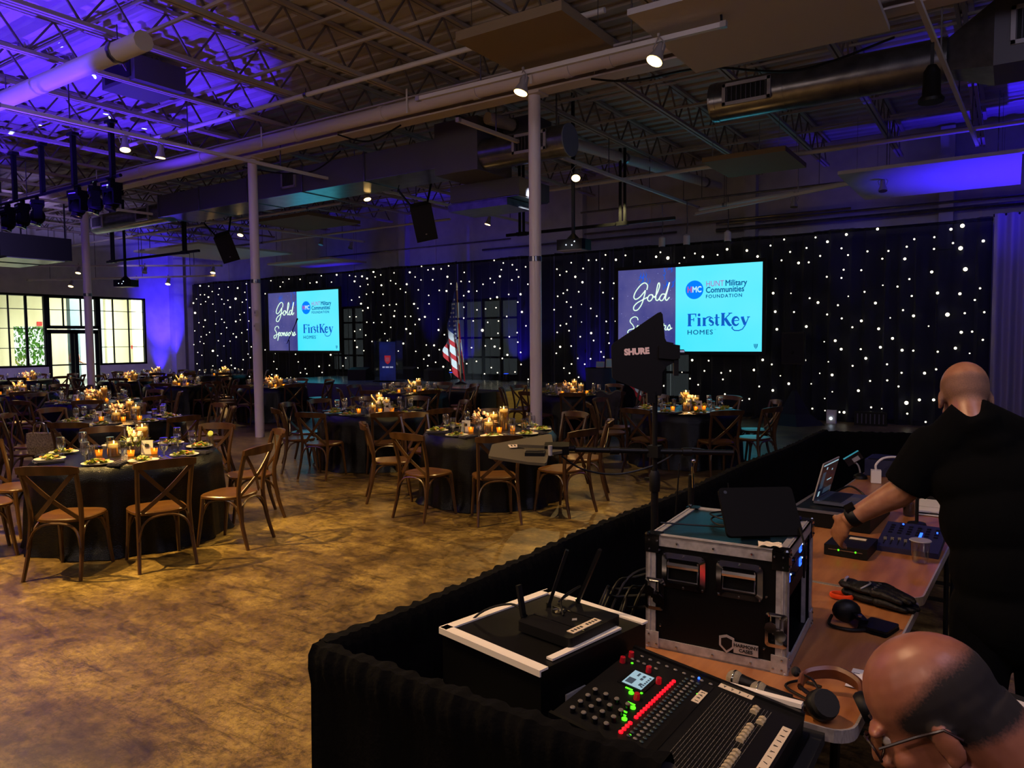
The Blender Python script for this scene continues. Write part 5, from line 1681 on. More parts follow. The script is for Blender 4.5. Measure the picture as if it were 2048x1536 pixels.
for ti, (td, (cx, cy), r, angs, det) in enumerate(TABLES):
    toC = math.atan2(-cy, -cx)
    tb = thing('banquet_table', 'round banquet table hidden under the dark cloth of ' + td, 'table', (cx, cy, 0), 0, 'round banquet tables')
    MB().lathe([(0.0, 0.725), (r - 0.03, 0.725), (r - 0.03, 0.75), (0.0, 0.75)], 24).build('tabletop', m_tabletop, tb)
    for s in (-1, 1):
        for q in (-1, 1):
            MB().tube([(s * 0.35, q * 0.35, 0.725), (s * 0.4, q * 0.4, 0.0)], 0.014, 6).build('leg', m_black, tb)
    cl = tablecloth_mesh(r, ti).build('tablecloth', m_cloth, None, True)
    cl.location = (cx, cy, 0)
    cl.rotation_euler = (0, 0, random.uniform(0, 6))
    tag(cl, 'floor-length black shiny cloth over ' + td, 'tablecloth', 'black tablecloths')
    # chairs, counted clockwise as seen from above, starting with the side towards the tech desk
    order = sorted(angs, key=lambda a: (toC - math.radians(a)) % (2 * PI))
    gap = 0.235 if det == 3 else 0.24
    for ci, a in enumerate(order):
        ar = math.radians(a)
        d = r + 0.09 + gap + random.uniform(-0.02, 0.04)
        rz = ar + PI / 2 + random.uniform(-0.12, 0.12)
        place_chair(cx + d * math.cos(ar), cy + d * math.sin(ar), rz, 'cross-back chair, %s clockwise from desk side of %s' % (ORD[ci], td))
    # place settings
    npl = len(order) if det >= 2 else 6
    for ci in range(npl):
        ar = math.radians(order[ci]) if det >= 2 else 2 * PI * ci / npl + 0.3
        who = 'at the %s place of %s' % (ORD[ci], td)
        pd = r - 0.17
        if det >= 2:
            place(P_plate, (cx + pd * math.cos(ar), cy + pd * math.sin(ar), TZ), random.uniform(0, 6), 'white plate of salad ' + who)
            ab = ar + 0.27
            place(P_napkin, (cx + (r - 0.13) * math.cos(ab), cy + (r - 0.13) * math.sin(ab), TZ), ar + PI / 2, 'folded dark napkin with cutlery ' + who)
        ag = ar - 0.26
        place(P_glass, (cx + (r - 0.25) * math.cos(ag), cy + (r - 0.25) * math.sin(ag), TZ), 0, 'stemmed water glass ' + who)
    for gi in range(3 if det >= 2 else 0):
        ag = toC + PI + (gi - 1) * 1.9 + 0.4
        place(P_tumbler, (cx + 0.40 * math.cos(ag), cy + 0.40 * math.sin(ag), TZ), 0, 'clear tumbler, %s of three on %s' % (ORD[gi], td))
    # centrepiece: right = towards image right
    rt = Vector((0.829, 0.559, 0))
    bk = Vector((-0.559, 0.829, 0))

    def at(a, b):
        p = Vector((cx, cy, TZ)) + rt * a + bk * b
        return (p.x, p.y, p.z)
    fl = place(P_flowers[ti % 2], at(-0.07 if ti % 2 else 0.06, 0.02), random.uniform(-0.4, 0.4), 'loose blush and white flower arrangement in the middle of ' + td)
    for vi, (a, b) in enumerate(((0.05, 0.13), (0.17, 0.05), (0.0, -0.14))):
        q = vi if ti % 3 else (1, 0, 2)[vi]
        place(P_vases[q], at(a if ti else a - 0.06, b), 0, '%s glass cylinder with a floating candle on %s' % (('tallest', 'middle', 'lowest')[q], td))
    for vi, (a, b) in enumerate(((-0.20, -0.14), (0.12, -0.19), (0.27, -0.06))[:3 if det > 1 else 2]):
        place(P_votive, at(a, b), 0, 'small lit votive cup, %s from the window side on %s' % (ORD[vi], td))
    place(P_card, at(-0.26 if ti % 2 else 0.20, -0.10 if ti % 2 else -0.05), YAW - (0.25 if ti % 2 else -0.2), 'white number card standing on ' + td)
    pl = lamp('candle_glow', 'POINT', at(0.05, -0.02), 5.4 if det >= 2 else 7.0, (1.0, 0.55, 0.16), None, 0.05)
    pl.location.z = TZ + 0.30

# woven purse on a chair by the second table, cloth over a chair, cap-like wedge of lime on a tumbler
m_woven = M('woven', (0.66, 0.58, 0.42), 0.7, n=(70, (0.40, 0.33, 0.22), 2), bump=(90, 0.6))
t = thing('woven_bag', 'woven straw bag with chain handles on the chair behind the front table', 'bag', (-9.72, 4.22, 0.46), 0.5)
mb = MB()
mb.add([(x * s, y * s2, z) for z, s, s2 in ((0, 0.16, 0.06), (0.10, 0.175, 0.07), (0.26, 0.19, 0.05)) for x, y in ((-1, -1), (1, -1), (1, 1), (-1, 1))],
       [(3, 2, 1, 0)] + [(i * 4 + k, i * 4 + (k + 1) % 4, i * 4 + 4 + (k + 1) % 4, i * 4 + 4 + k) for i in range(2) for k in range(4)] + [(8, 9, 10, 11)])
mb.build('body', m_woven, t)
for s in (-1, 1):
    MB().tube(spline([(-0.1, s * 0.05, 0.25), (-0.06, s * 0.06, 0.38), (0.06, s * 0.06, 0.38), (0.1, s * 0.05, 0.25)], 5), 0.008, 6).build('handle', m_chrome, t, True)
t = thing('lime_slice', 'pale lime slice on a tumbler rim on table alone on bare floor', 'lime', (-6.55, 4.36, TZ + 0.135), 0)
MB().lathe([(0.0, -0.003), (0.028, -0.003), (0.03, 0.0), (0.028, 0.003), (0.0, 0.003)], 14, (0, 0, 0), (0.4, -0.8, 0.2)).build('rind', M('lime', (0.70, 0.75, 0.35), 0.5), t, True)
place(P_tumbler, (-6.56, 4.36, TZ), 0, 'clear tumbler with a lime slice at the far side of the front table')
# jacket over a chair before the post table
m_jacket = M('jacket', (0.20, 0.19, 0.22), 0.85, n=(8, (0.10, 0.10, 0.12)), bump=(14, 0.8))
t = thing('jacket', 'dark grey jacket draped over a chair back behind the antenna stand', 'jacket', (-5.62, 11.22, 0))


def jk(u, v):
    x = (u - 0.5) * (0.42 - 0.16 * v)
    a = v * 1.0
    y = -0.06 - 0.03 * math.sin(u * 19) * v
    return (x, y - 0.02 * v, 0.90 - 0.62 * a + 0.03 * math.sin(u * 9))


def jk2(u, v):
    x = (u - 0.5) * 0.40
    return (x, -0.06 + 0.13 * min(1, v * 2.2), 0.90 + 0.018 * math.sin(v * 3.1) - max(0, v - 0.45) * 0.5 + 0.03 * math.sin(u * 9))


MB().grid(jk, 16, 10).build('front', m_jacket, t, True)
MB().grid(jk2, 16, 8).build('collar', m_jacket, t, True)
t.rotation_euler = (0, 0, 0.5)

# ---------------------------------------------------------------- tech desk: drape fence, tables
t = thing('pipe_and_drape', 'low black drape fence around the tech tables', 'drape fence', (0, 0, 0))
FZ = 0.95


def fence_run(p0, p1, seed, ripples=30):
    p0, p1 = Vector((*p0, 0)), Vector((*p1, 0))
    L = (p1 - p0).length
    d = (p1 - p0).normalized()
    nrm = Vector((-d.y, d.x, 0))
    rr = random.Random(seed)
    ph = [rr.uniform(0, 6) for _ in range(6)]
    prof = [(-0.028, 0.01), (-0.026, 0.45), (-0.024, 0.84), (-0.036, 0.885), (-0.034, 0.925), (-0.018, FZ), (0.018, FZ), (0.034, 0.925), (0.036, 0.885), (0.024, 0.84), (0.026, 0.45), (0.028, 0.01)]
    N = int(L * 110)
    mb = MB()
    vs, fs = [], []
    m = len(prof)
    for i in range(N + 1):
        s = L * i / N
        for k, (o, z) in enumerate(prof):
            top = z > 0.85
            f = math.sin(s * 23 + ph[0] + 0.9 * math.sin(s * 5 + ph[1]))
            g = math.sin(s * 71 + ph[2] + math.sin(s * 13 + ph[3]))
            q = o + (0.016 * f * (1.15 - z) if not top else (0.002 * f + 0.004 * g + 0.003 * math.sin(s * 157 + ph[5])) * (1 if o > 0 else -1))
            zz = z + (0.006 * math.sin(s * 3.1 + ph[4]) + (0.0022 * g + 0.0015 * f + 0.0016 * math.sin(s * 131 + ph[3] + 2 * math.sin(s * 9))) * (1 if top else 0) if z > 0.5 else 0)
            v = p0 + d * s + nrm * q
            vs.append((v.x, v.y, zz))
    for i in range(N):
        for k in range(m - 1):
            fs.append((i * m + k, (i + 1) * m + k, (i + 1) * m + k + 1, i * m + k + 1))
    mb.add(vs, fs).build('drape', m_drape, t, True)
    return d


fence_run((-1.60, 1.40), (-1.40, 7.18), 1)
fence_run((-1.40, 7.20), (1.30, 7.75), 2)
fence_run((-0.56, 1.38), (-1.60, 1.38), 3)
for x, y in ((-1.6, 1.38), (-1.5, 4.3), (-1.4, 7.2), (1.3, 7.75), (-0.56, 1.38)):
    MB().tube([(x, y, 0), (x, y, FZ - 0.02)], 0.02, 10).build('upright', m_galv, t, True)
    MB().box((x, y, 0.006), (0.3, 0.3, 0.012)).build('base_plate', m_black, t)
MB().box((-1.54, 3.2, 0.935), (0.012, 0.05, 0.02)).build('hem_label', m_can, t)


def round_rect(w, l, r, k=5):
    out = []
    for cx, cy, a0 in ((w / 2 - r, l / 2 - r, 0), (-w / 2 + r, l / 2 - r, 90), (-w / 2 + r, -l / 2 + r, 180), (w / 2 - r, -l / 2 + r, 270)):
        for i in range(k + 1):
            a = math.radians(a0 + 90 * i / k)
            out.append((cx + r * math.cos(a), cy + r * math.sin(a)))
    return out


def ply_table(c, l, label):
    t = thing('folding_table', label, 'table', (c[0], c[1], 0), -0.04, 'plywood tables at the tech desk')
    MB().prism(round_rect(0.75, l - 0.01, 0.06), 0.735, 0.762).build('table_top', m_tabletop, t)
    o = round_rect(0.765, l, 0.066)
    i2 = round_rect(0.751, l - 0.012, 0.06)
    n = len(o)
    mb = MB()
    vs = [(x, y, z) for p, z in ((o, 0.728), (o, 0.764), (i2, 0.764), (i2, 0.728)) for x, y in p]
    mb.add(vs, [(a * n + k, a * n + (k + 1) % n, ((a + 1) % 4) * n + (k + 1) % n, ((a + 1) % 4) * n + k) for a in range(4) for k in range(n)])
    mb.build('edge_band', m_alu, t)
    for s in (-1, 1):
        for q in (-1, 1):
            MB().tube([(s * 0.3, q * (l / 2 - 0.2), 0.735), (s * 0.3, q * (l / 2 - 0.14), 0)], 0.014, 8).build('leg', m_black, t, True)
        MB().bar((-0.3, s * (l / 2 - 0.16), 0.25), (0.3, s * (l / 2 - 0.16), 0.25), 0.02, 0.02).build('stretcher', m_black, t)
    return t


ply_table((-0.676, 2.665), 1.22, 'plywood table with a metal edge under the silver edged rack case')
ply_table((-0.612, 4.205), 1.84, 'plywood table with a metal edge under the open laptop and blue lit desk')
ply_table((-0.54, 6.02), 1.74, 'plywood table at the far end of the tech desk by the drape')
t = thing('black_table', 'black covered table under the mixer in the near corner of the drape fence', 'table', (-0.90, 1.725, 0), 0)
MB().box((0, 0, 0.75), (1.04, 0.58, 0.03)).build('table_top', m_black_matte, t)
for s in (-1, 1):
    for q in (-1, 1):
        MB().tube([(s * 0.45, q * 0.24, 0.735), (s * 0.45, q * 0.24, 0)], 0.016, 8).build('leg', m_black, t, True)

# ---------------------------------------------------------------- silver edged rack case
t = thing('rack_case', 'black rack flight case with silver edges and chrome handles on the plywood table', 'flight case', (-0.79, 2.535, 0.764), 0.06)
W, D, HH = 0.225, 0.24, 0.38
m_lam = M('case_laminate', (0.018, 0.018, 0.02), 0.45, spec=0.2)
m_lam_top = M('case_top_reflect', (0.06, 0.12, 0.15), 0.25)  # teal reflection of the screen put into the lid colour
MB().box((0, -D + 0.008, HH / 2), (2 * W - 0.02, 0.01, HH - 0.02)).build('front_wall', m_lam, t)
MB().box((0, D - 0.008, HH / 2), (2 * W - 0.02, 0.01, HH - 0.02)).build('rear_wall', m_lam, t)
MB().box((-W + 0.008, 0, HH / 2), (0.01, 2 * D - 0.03, HH - 0.02)).build('end_wall', m_lam, t)
MB().box((0, 0, HH - 0.006), (2 * W - 0.02, 2 * D - 0.02, 0.01)).build('lid', m_lam_top, t)
MB().box((0, 0, 0.01), (2 * W - 0.02, 2 * D - 0.02, 0.012)).build('floor_board', m_lam, t)
e = 0.032


def edge(name, p0, p1, a, b):
    """L-section: a and b are the two outward-facing unit axes"""
    p0, p1, a, b = Vector(p0), Vector(p1), Vector(a), Vector(b)
    mb = MB()
    for n1, n2 in ((a, b), (b, a)):
        vs = [p + n1 * 0.002 - n2 * q + n1 * 0 for p in (p0, p1) for q in (-0.002, e)]
        vs2 = [v - n1 * 0.006 for v in vs]
        mb.add(vs + vs2, [(0, 1, 3, 2), (4, 6, 7, 5), (0, 2, 6, 4), (1, 5, 7, 3), (0, 4, 5, 1), (2, 3, 7, 6)])
    # raised rib along the extrusion
    mid = [p - a * 0.012 + b * 0.003 for p in (p0, p1)]
    mb.bar(mid[0], mid[1], 0.005, 0.003)
    return mb.build(name, m_alu, t)


for s in (-1, 1):
    for z, zz in ((0, -1), (HH, 1)):
        edge('edge_rail', (-W, s * D, z), (W, s * D, z), (0, s, 0), (0, 0, zz))
        edge('edge_rail', (s * W, -D, z), (s * W, D, z), (s, 0, 0), (0, 0, zz))
    for q in (-1, 1):
        edge('edge_rail', (s * W, q * D, 0), (s * W, q * D, HH), (s, 0, 0), (0, q, 0))
for sx in (-1, 1):
    for sy in (-1, 1):
        for z, dz in ((0, 1), (HH, -1)):
            mb = MB()
            mb.box((sx * (W + 0.003), sy * (D - 0.02), z + dz * 0.028), (0.005, 0.048, 0.056))
            mb.box((sx * (W - 0.02), sy * (D + 0.003), z + dz * 0.028), (0.048, 0.005, 0.056))
            mb.box((sx * (W - 0.02), sy * (D - 0.02), z - dz * 0.003), (0.048, 0.048, 0.005))
            mb.ball((sx * (W - 0.003), sy * (D - 0.003), z), 0.011, 8, 5)
            c = mb.build('corner_brace', m_black_gloss if z else m_alu, t)
            rv = MB()
            for dd in ((0.014, 0.014), (0.014, 0.045), (0.04, 0.014)):
                rv.ball((sx * (W - dd[0] + 0.003), sy * (D + 0.006), z + dz * dd[1]), 0.0042, 6, 4)
                rv.ball((sx * (W + 0.006), sy * (D - dd[0]), z + dz * dd[1]), 0.0042, 6, 4)
            rv.build('rivets', m_chrome, c, True)['kind'] = 'stuff'
for hx in (-0.098, 0.082):
    fr = MB()
    poly = round_rect(0.145, 0.118, 0.02)
    inn = round_rect(0.112, 0.082, 0.012)
    n = len(poly)
    T = Matrix(((1, 0, 0, hx), (0, 0, -1, -D), (0, 1, 0, 0.272), (0, 0, 0, 1)))
    vs = [T @ Vector((x, y, z)) for p, z in ((poly, 0.0), (poly, 0.004), (inn, 0.007), (inn, -0.03)) for x, y in p]
    fr.add(vs, [(a * n + k, a * n + (k + 1) % n, (a + 1) * n + (k + 1) % n, (a + 1) * n + k) for a in range(3) for k in range(n)])
    h = fr.build('recessed_handle', m_chrome, t, True)
    MB().box((hx, -D + 0.025, 0.272), (0.112, 0.004, 0.082)).build('dish', m_black_gloss, h)
    MB().tube([(hx - 0.05, -D - 0.006, 0.308), (hx - 0.05, -D - 0.009, 0.242), (hx + 0.05, -D - 0.009, 0.242), (hx + 0.05, -D - 0.006, 0.308)], 0.0045, 8).build('bail', m_chrome, h, True)
    MB().tube([(hx - 0.052, -D - 0.004, 0.292), (hx + 0.052, -D - 0.004, 0.292)], 0.012, 8).build('grip', m_chrome, h, True)
    rv = MB()
    for q in (-0.064, 0, 0.064):
        for zz in (0.272 - 0.052, 0.272 + 0.052):
            rv.ball((hx + q, -D - 0.004, zz), 0.005, 6, 4)
    rv.build('rivets', m_chrome, h, True)['kind'] = 'stuff'
for lx, lz in ((-0.195, 0.185), (0.196, 0.135)):
    fr = MB()
    poly, inn = round_rect(0.066, 0.108, 0.012), round_rect(0.046, 0.086, 0.008)
    n = len(poly)
    T = Matrix(((1, 0, 0, lx), (0, 0, -1, -D - 0.002), (0, 1, 0, lz), (0, 0, 0, 1)))
    vs = [T @ Vector((x, y, z)) for p, z in ((poly, 0.0), (poly, 0.005), (inn, 0.007), (inn, 0.0)) for x, y in p]
    fr.add(vs, [(a * n + k, a * n + (k + 1) % n, (a + 1) * n + (k + 1) % n, (a + 1) * n + k) for a in range(3) for k in range(n)])
    h = fr.build('latch', m_chrome, t, True)
    w = MB()
    w.lathe([(0.0, 0), (0.013, 0), (0.013, 0.012), (0.0, 0.014)], 12, (lx, -D - 0.004, lz), (0, -1, 0))
    h2 = w.build('latch_hub', m_chrome, h, True)
    for s in (-1, 1):
        wing = [(0.0, 0.004), (0.012, 0.018), (0.03, 0.016), (0.036, 0.0), (0.03, -0.016), (0.012, -0.018), (0.0, -0.004)]
        MB().prism([(s * a, b) for a, b in (wing if s > 0 else wing[::-1])], 0.012, 0.016, Matrix(((0.8, 0.6, 0, lx), (0, 0, -1, -D - 0.004), (-0.6, 0.8, 0, lz), (0, 0, 0, 1)))).build('butterfly_wing', m_chrome, h)
    MB().tube([(lx - 0.014, -D - 0.012, lz + 0.012), (lx - 0.014, -D - 0.012, lz + 0.046), (lx + 0.014, -D - 0.012, lz + 0.046), (lx + 0.014, -D - 0.012, lz + 0.012)], 0.004, 6).build('hook', m_chrome, h, True)
rv = MB()
for x, z in ((-0.18, 0.335), (-0.175, 0.08), (0.165, 0.235), (0.16, 0.07)):
    rv.ball((x, -D - 0.003, z), 0.005, 6, 4)
for x in (-0.12, 0.0, 0.12):
    for z in (0.016, HH - 0.016):
        rv.ball((x, -D - 0.005, z), 0.0045, 6, 4)
rv.build('rivets', m_chrome, t, True)['kind'] = 'stuff'
m_badge = M('badge_silver', (0.70, 0.69, 0.68), 0.35, 0.5)
T = Matrix(((1, 0, 0, 0.045), (0, 0, -1, -D - 0.003), (0, 1, 0, 0.062), (0, 0, 0, 1)))
sh = [(-0.024, 0.022), (0.0, 0.03), (0.024, 0.022), (0.024, -0.008), (0.0, -0.03), (-0.024, -0.008)]
b = MB().prism(sh, 0, 0.002, T).build('maker_badge', m_badge, t)
MB().prism([(x * 0.72, y * 0.72) for x, y in sh], 0.002, 0.0026, T).build('shield_centre', m_black, b)
MB().box((0.105, -D - 0.004, 0.056), (0.076, 0.002, 0.036)).build('name_plate', m_badge, b)
text('HARMONY', 0.0145, m_ink, b, (0.105, -D - 0.006, 0.064), (PI / 2, 0, 0), 0.0002, bold=0.0012, sx=1.05)
text('CASES', 0.0145, m_ink, b, (0.105, -D - 0.006, 0.049), (PI / 2, 0, 0), 0.0002, bold=0.0012, sx=1.05)
# rack units in the open right end
for k in range(3):
    z = 0.325 - 0.047 * k
    u = MB().box((W - 0.02, 0, z), (0.02, 2 * D - 0.07, 0.043)).build('rack_unit', m_black, t)
    if k < 2:
        for y in (-0.165, 0.045):
            MB().box((W - 0.008, y, z), (0.004, 0.03, 0.026)).build('display', m_blue_led, u)
            text('A%d' % (k * 2 + (1 if y < 0 else 2)), 0.016, m_black, u, (W - 0.0055, y, z), (PI / 2, 0, PI / 2), 0.0002)
            MB().lathe([(0.008, 0), (0.007, 0.012), (0, 0.012)], 10, (W - 0.01, y + 0.06, z), (1, 0, 0)).build('knob', m_black_gloss, u, True)
            MB().ball((W - 0.008, y + 0.03, z + 0.006), 0.003, 6, 4).build('indicator', m_white_led, u)
    for s in (-1, 1):
        MB().ball((W - 0.01, s * (D - 0.042), z), 0.005, 6, 4).build('rack_screw', m_chrome, u, True)
MB().box((0.0, 0, 0.19), (2 * W - 0.06, 2 * D - 0.06, 0.01)).build('shelf', m_lam, t)
MB().box((W - 0.02, D - 0.045, 0.11), (0.012, 0.02, 0.19)).build('rack_strip', m_alu, t)

# things lying on and around the rack case
CZ2 = 0.764 + HH + 0.006
t = thing('tablet', 'black tablet leaning with its back to us on the silver edged rack case', 'tablet', (-0.65, 2.43, CZ2 + 0.004))
t.rotation_euler = Euler((math.radians(-36), 0, math.radians(37)))
MB().prism([(x, y + 0.086) for x, y in round_rect(0.252, 0.172, 0.014)], -0.007, 0.007, Matrix(((1, 0, 0, 0), (0, 0, -1, 0), (0, 1, 0, 0), (0, 0, 0, 1)))).build('case_back', m_void, t)
MB().prism([(x, y + 0.086) for x, y in round_rect(0.232, 0.152, 0.006)], -0.0085, -0.007, Matrix(((1, 0, 0, 0), (0, 0, -1, 0), (0, 1, 0, 0), (0, 0, 0, 1)))).build('screen', m_black_gloss, t)
MB().lathe([(0.006, 0), (0.006, 0.002), (0, 0.002)], 10, (-0.105, -0.007, 0.155), (0, -1, 0)).build('camera_eye', m_black_gloss, t)
MB().box((0.0, 0.05, 0.07), (0.1, 0.006, 0.11), (0.72, 0, 0)).build('stand_leg', m_black, t)


def cable(name, pts, r, mat, label, k=6):
    o = MB().tube(spline(pts, k), r, 6).build(name, mat, None, True)
    tag(o, label, 'cable')
    return o


cable('cable', [(-1.0, 2.40, 1.16), (-0.9, 2.45, CZ2 + 0.004), (-0.75, 2.50, CZ2 + 0.004), (-0.67, 2.47, CZ2 + 0.02)], 0.003, m_black, 'thin black cable lying across the top of the rack case to the tablet')
cable('cable', [(-0.72, 2.56, CZ2 + 0.004), (-0.82, 2.50, CZ2 + 0.004), (-0.88, 2.58, CZ2 + 0.004), (-0.84, 2.68, CZ2 + 0.004), (-0.76, 2.66, CZ2 + 0.004), (-0.80, 2.56, CZ2 + 0.008), (-0.90, 2.62, CZ2 + 0.010), (-0.86, 2.72, CZ2 + 0.006)], 0.003, m_black, 'coil of thin black cable on the rack case behind the tablet')
cable('cable', [(-0.56, 2.50, CZ2 + 0.03), (-0.54, 2.46, CZ2 + 0.006), (-0.53, 2.44, CZ2 - 0.02), (-0.535, 2.46, CZ2 - 0.12)], 0.0035, m_black, 'black cable hanging over the display end of the rack case')
t = thing('paper_slip', 'crumpled pale paper slip on the near corner of the rack case', 'paper', (-0.61, 2.335, CZ2), 0.3)
MB().grid(lambda u, v: ((u - 0.5) * 0.07, (v - 0.5) * 0.05, 0.004 + 0.006 * abs(math.sin(u * 7 + v * 5))), 8, 6).build('sheet', m_tape, t)
t = thing('tape_strip', 'pale label strip on the far end of the rack case top', 'label', (-0.68, 2.735, CZ2), 0.05)
MB().box((0, 0, 0.002), (0.09, 0.022, 0.003)).build('strip', m_tape, t)
MB().box((0.055, 0.0, 0.006), (0.03, 0.03, 0.01)).build('clip', m_chrome, t)
r3 = random.Random(8)
for k in range(7):
    a = r3.uniform(-0.06, 0.06)
    cable('cable', [(-1.02 + 0.01 * k, 2.72 - 0.02 * k, 1.0 - 0.03 * k), (-1.10 - 0.02 * k + a, 2.66 - 0.03 * k, 0.92 - 0.02 * k), (-1.18 + a, 2.55 - 0.03 * k, 0.86), (-1.22 + a, 2.42 - 0.02 * k, 0.60), (-1.2, 2.35, 0.2)],
          0.0055, m_black, 'dark cable drooping between the rack case and the drape, %s of the bundle' % ORD[k])
cable('cable', [(-1.05, 2.28, 0.79), (-1.0, 2.22, 0.775), (-0.93, 2.16, 0.772), (-0.98, 2.08, 0.772), (-1.08, 2.12, 0.8)], 0.005, M('grey_cable', (0.55, 0.54, 0.52), 0.5), 'grey cable on the table corner below the router case')
t = thing('cable_plug', 'shiny metal plug at the foot of the rack case', 'plug', (-1.05, 2.26, 0.772), 0.4)
MB().lathe([(0.008, 0), (0.009, 0.03), (0.006, 0.05), (0, 0.055)], 10, (0, 0, 0.012), (1, 0.2, 0)).build('shell', m_chrome, t, True)
MB().lathe([(0.005, 0), (0.005, 0.03)], 8, (0, 0, 0.012), (-1, -0.2, 0)).build('boot', m_black, t, True)

# ---------------------------------------------------------------- case with pale edges and the router on it
t = thing('effects_case', 'low black case with pale metal edges in the corner of the drape fence', 'flight case', (-1.135, 1.845, 0.765), -0.20)
w2, d2, h2 = 0.205, 0.235, 0.185
MB().box((0, 0, h2 / 2), (2 * w2 - 0.01, 2 * d2 - 0.01, h2 - 0.004)).build('body', m_lam, t)
m_pale = M('pale_edge', (0.95, 0.92, 0.85), 0.4, 0.1)
for (c, d) in (((0, -d2 + 0.014, h2), (2 * w2, 0.028, 0.006)), ((0, -d2 - 0.002, h2 - 0.006), (2 * w2, 0.005, 0.018)), ((0, d2 - 0.014, h2), (2 * w2, 0.028, 0.006)), ((-w2 + 0.014, 0, h2), (0.028, 2 * d2, 0.006)), ((-w2 - 0.002, 0, h2 - 0.006), (0.005, 2 * d2, 0.018))):
    MB().box(c, d).build('edge_rail', m_pale, t)
MB().box((w2 - 0.03, -0.02, h2 + 0.003), (0.022, 0.30, 0.006)).build('inner_rail', m_pale, t)
MB().box((w2 + 0.002, -0.1, 0.08), (0.006, 0.08, 0.02)).build('side_label', m_badge, t)
t = thing('router', 'flat black wireless router with raised aerials on the pale edged case', 'router', (-1.06, 1.86, 0.765 + h2 + 0.004), -0.16)
MB().prism(round_rect(0.20, 0.24, 0.012), 0.0, 0.028).build('body', m_black, t)
for y in (-0.05, 0.04):
    MB().box((0, y, 0.0285), (0.19, 0.004, 0.002)).build('groove', m_black_gloss, t)
MB().box((0.072, -0.02, 0.029), (0.026, 0.13, 0.002)).build('name_strip', m_tape, t)
mb = MB()
for q in range(9):
    if q != 4:
        mb.box((0.072, -0.075 + q * 0.0135, 0.0304), (0.010, 0.007, 0.0006))
mb.build('strip_marks', m_ink, t)
MB().prism([(0.0, 0.012), (0.009, 0), (0.0, -0.012), (-0.009, 0)], 0.028, 0.029, Matrix.Translation((0.02, 0.0, 0))).build('logo', m_badge, t)
MB().lathe([(0.0, 0.0), (0.022, 0.001), (0.0, 0.003)], 12, (-0.055, 0.02, 0.029)).build('chrome_disc', m_chrome, t, True)  # low chrome disc on the router top
for (x, y, dx, dy) in ((-0.105, -0.085, -0.02, 0.0), (-0.105, 0.03, 0.05, 0.04), (-0.06, 0.118, 0.08, 0.02)):
    a = MB().bar((x, y, 0.03), (x + dx * 0.9, y + dy * 0.9, 0.205 if dx > 0 else 0.12), 0.017, 0.010).build('aerial', m_black, t)
    MB().lathe([(0.008, 0), (0.008, 0.03)], 8, (x, y, 0.01)).build('hinge', m_black_gloss, a, True)
cable('cable', [(-1.17, 1.80, 0.985), (-1.24, 1.82, 1.0), (-1.33, 1.78, 0.965), (-1.38, 1.7, 0.88)], 0.0035, m_black, 'thin black cable from the router to the drape')
cable('cable', [(-1.15, 1.95, 0.985), (-1.10, 2.0, 1.03), (-1.12, 1.92, 1.01), (-1.08, 1.86, 0.985)], 0.003, m_black, 'short looped cable at the router aerials')

# ---------------------------------------------------------------- mixer
TILT = math.radians(7)
t = thing('mixing_console', 'black digital mixing console with a row of red lit buttons', 'mixer', (-0.668, 1.715, 0.79), PI / 2 - 0.02)
t.scale = (1.0, 0.91, 1.0)
tilt = Matrix.Rotation(TILT, 4, 'X')


def pl(u, v, w=0.0):
    """panel coordinates: u along the faders' row, v away from the user, w above the panel"""
    return tilt @ Vector((u, v, 0.075 + w))


def pbox(mb, u, v, du, dv, w, dw):
    c = pl(u, v, w + dw / 2)
    return mb.box(c, (du, dv, dw), tilt.to_3x3())


m_mix = M('mixer_panel', (0.04, 0.04, 0.043), 0.5, spec=0.25)
m_mix_dark = M('mixer_dark', (0.02, 0.02, 0.022), 0.35)
m_btn = M('mixer_button', (0.42, 0.40, 0.36), 0.45)
m_btn_t = M('mixer_button_teal', (0.12, 0.20, 0.20), 0.45)
mb = MB()
pbox(mb, 0, 0, 0.46, 0.53, -0.075, 0.075)
mb.build('chassis', m_mix, t)
for s in (-1, 1):
    mb = MB()
    pbox(mb, s * 0.232, 0, 0.012, 0.53, -0.08, 0.088)
    mb.build('end_cheek', m_mix_dark, t)
mb = MB()
pbox(mb, 0.07, 0.165, 0.095, 0.085, 0.0, 0.003)
mb.build('screen_bezel', m_mix_dark, t)
m_lcd = M('lcd', (0.50, 0.64, 0.70), 0.4, emit=0.8, sample_light=False)
mb = MB()
pbox(mb, 0.07, 0.165, 0.082, 0.062, 0.003, 0.001)
scr = mb.build('screen', m_lcd, t)
m_lcd_d = M('lcd_dark', (0.20, 0.27, 0.33), 0.4, emit=0.5, sample_light=False)
for u, v, du, dv in ((0.052, 0.180, 0.03, 0.022), (0.078, 0.158, 0.012, 0.008), (0.094, 0.158, 0.012, 0.008), (0.05, 0.148, 0.014, 0.008), (0.094, 0.175, 0.018, 0.006)):
    mb = MB()
    pbox(mb, u, v, du, dv, 0.004, 0.0006)
    mb.build('screen_block', m_lcd_d, scr)
mb = MB()
for q in range(6):
    pbox(mb, 0.042 + q * 0.011, 0.140, 0.006, 0.006, 0.004, 0.0006)
mb.build('screen_marks', m_lcd_d, scr)
kn = MB().lathe([(0.0085, 0), (0.008, 0.012), (0.0045, 0.014), (0, 0.014)], 10).mesh('knob', m_black_gloss, True)
kc = MB().lathe([(0.0, 0.0146), (0.0062, 0.0146), (0.0075, 0.0125)], 10).mesh('knob_cap', m_btn)
krot = (TILT, 0, 0)
for i in range(4):
    for j in range(4):
        o = put('knob', kn, t, pl(-0.185 + 0.038 * i, 0.225 - 0.034 * j), krot)
        put('knob_cap', kc, o)
m_redknob = M('red_knob', (0.70, 0.10, 0.16), 0.3)
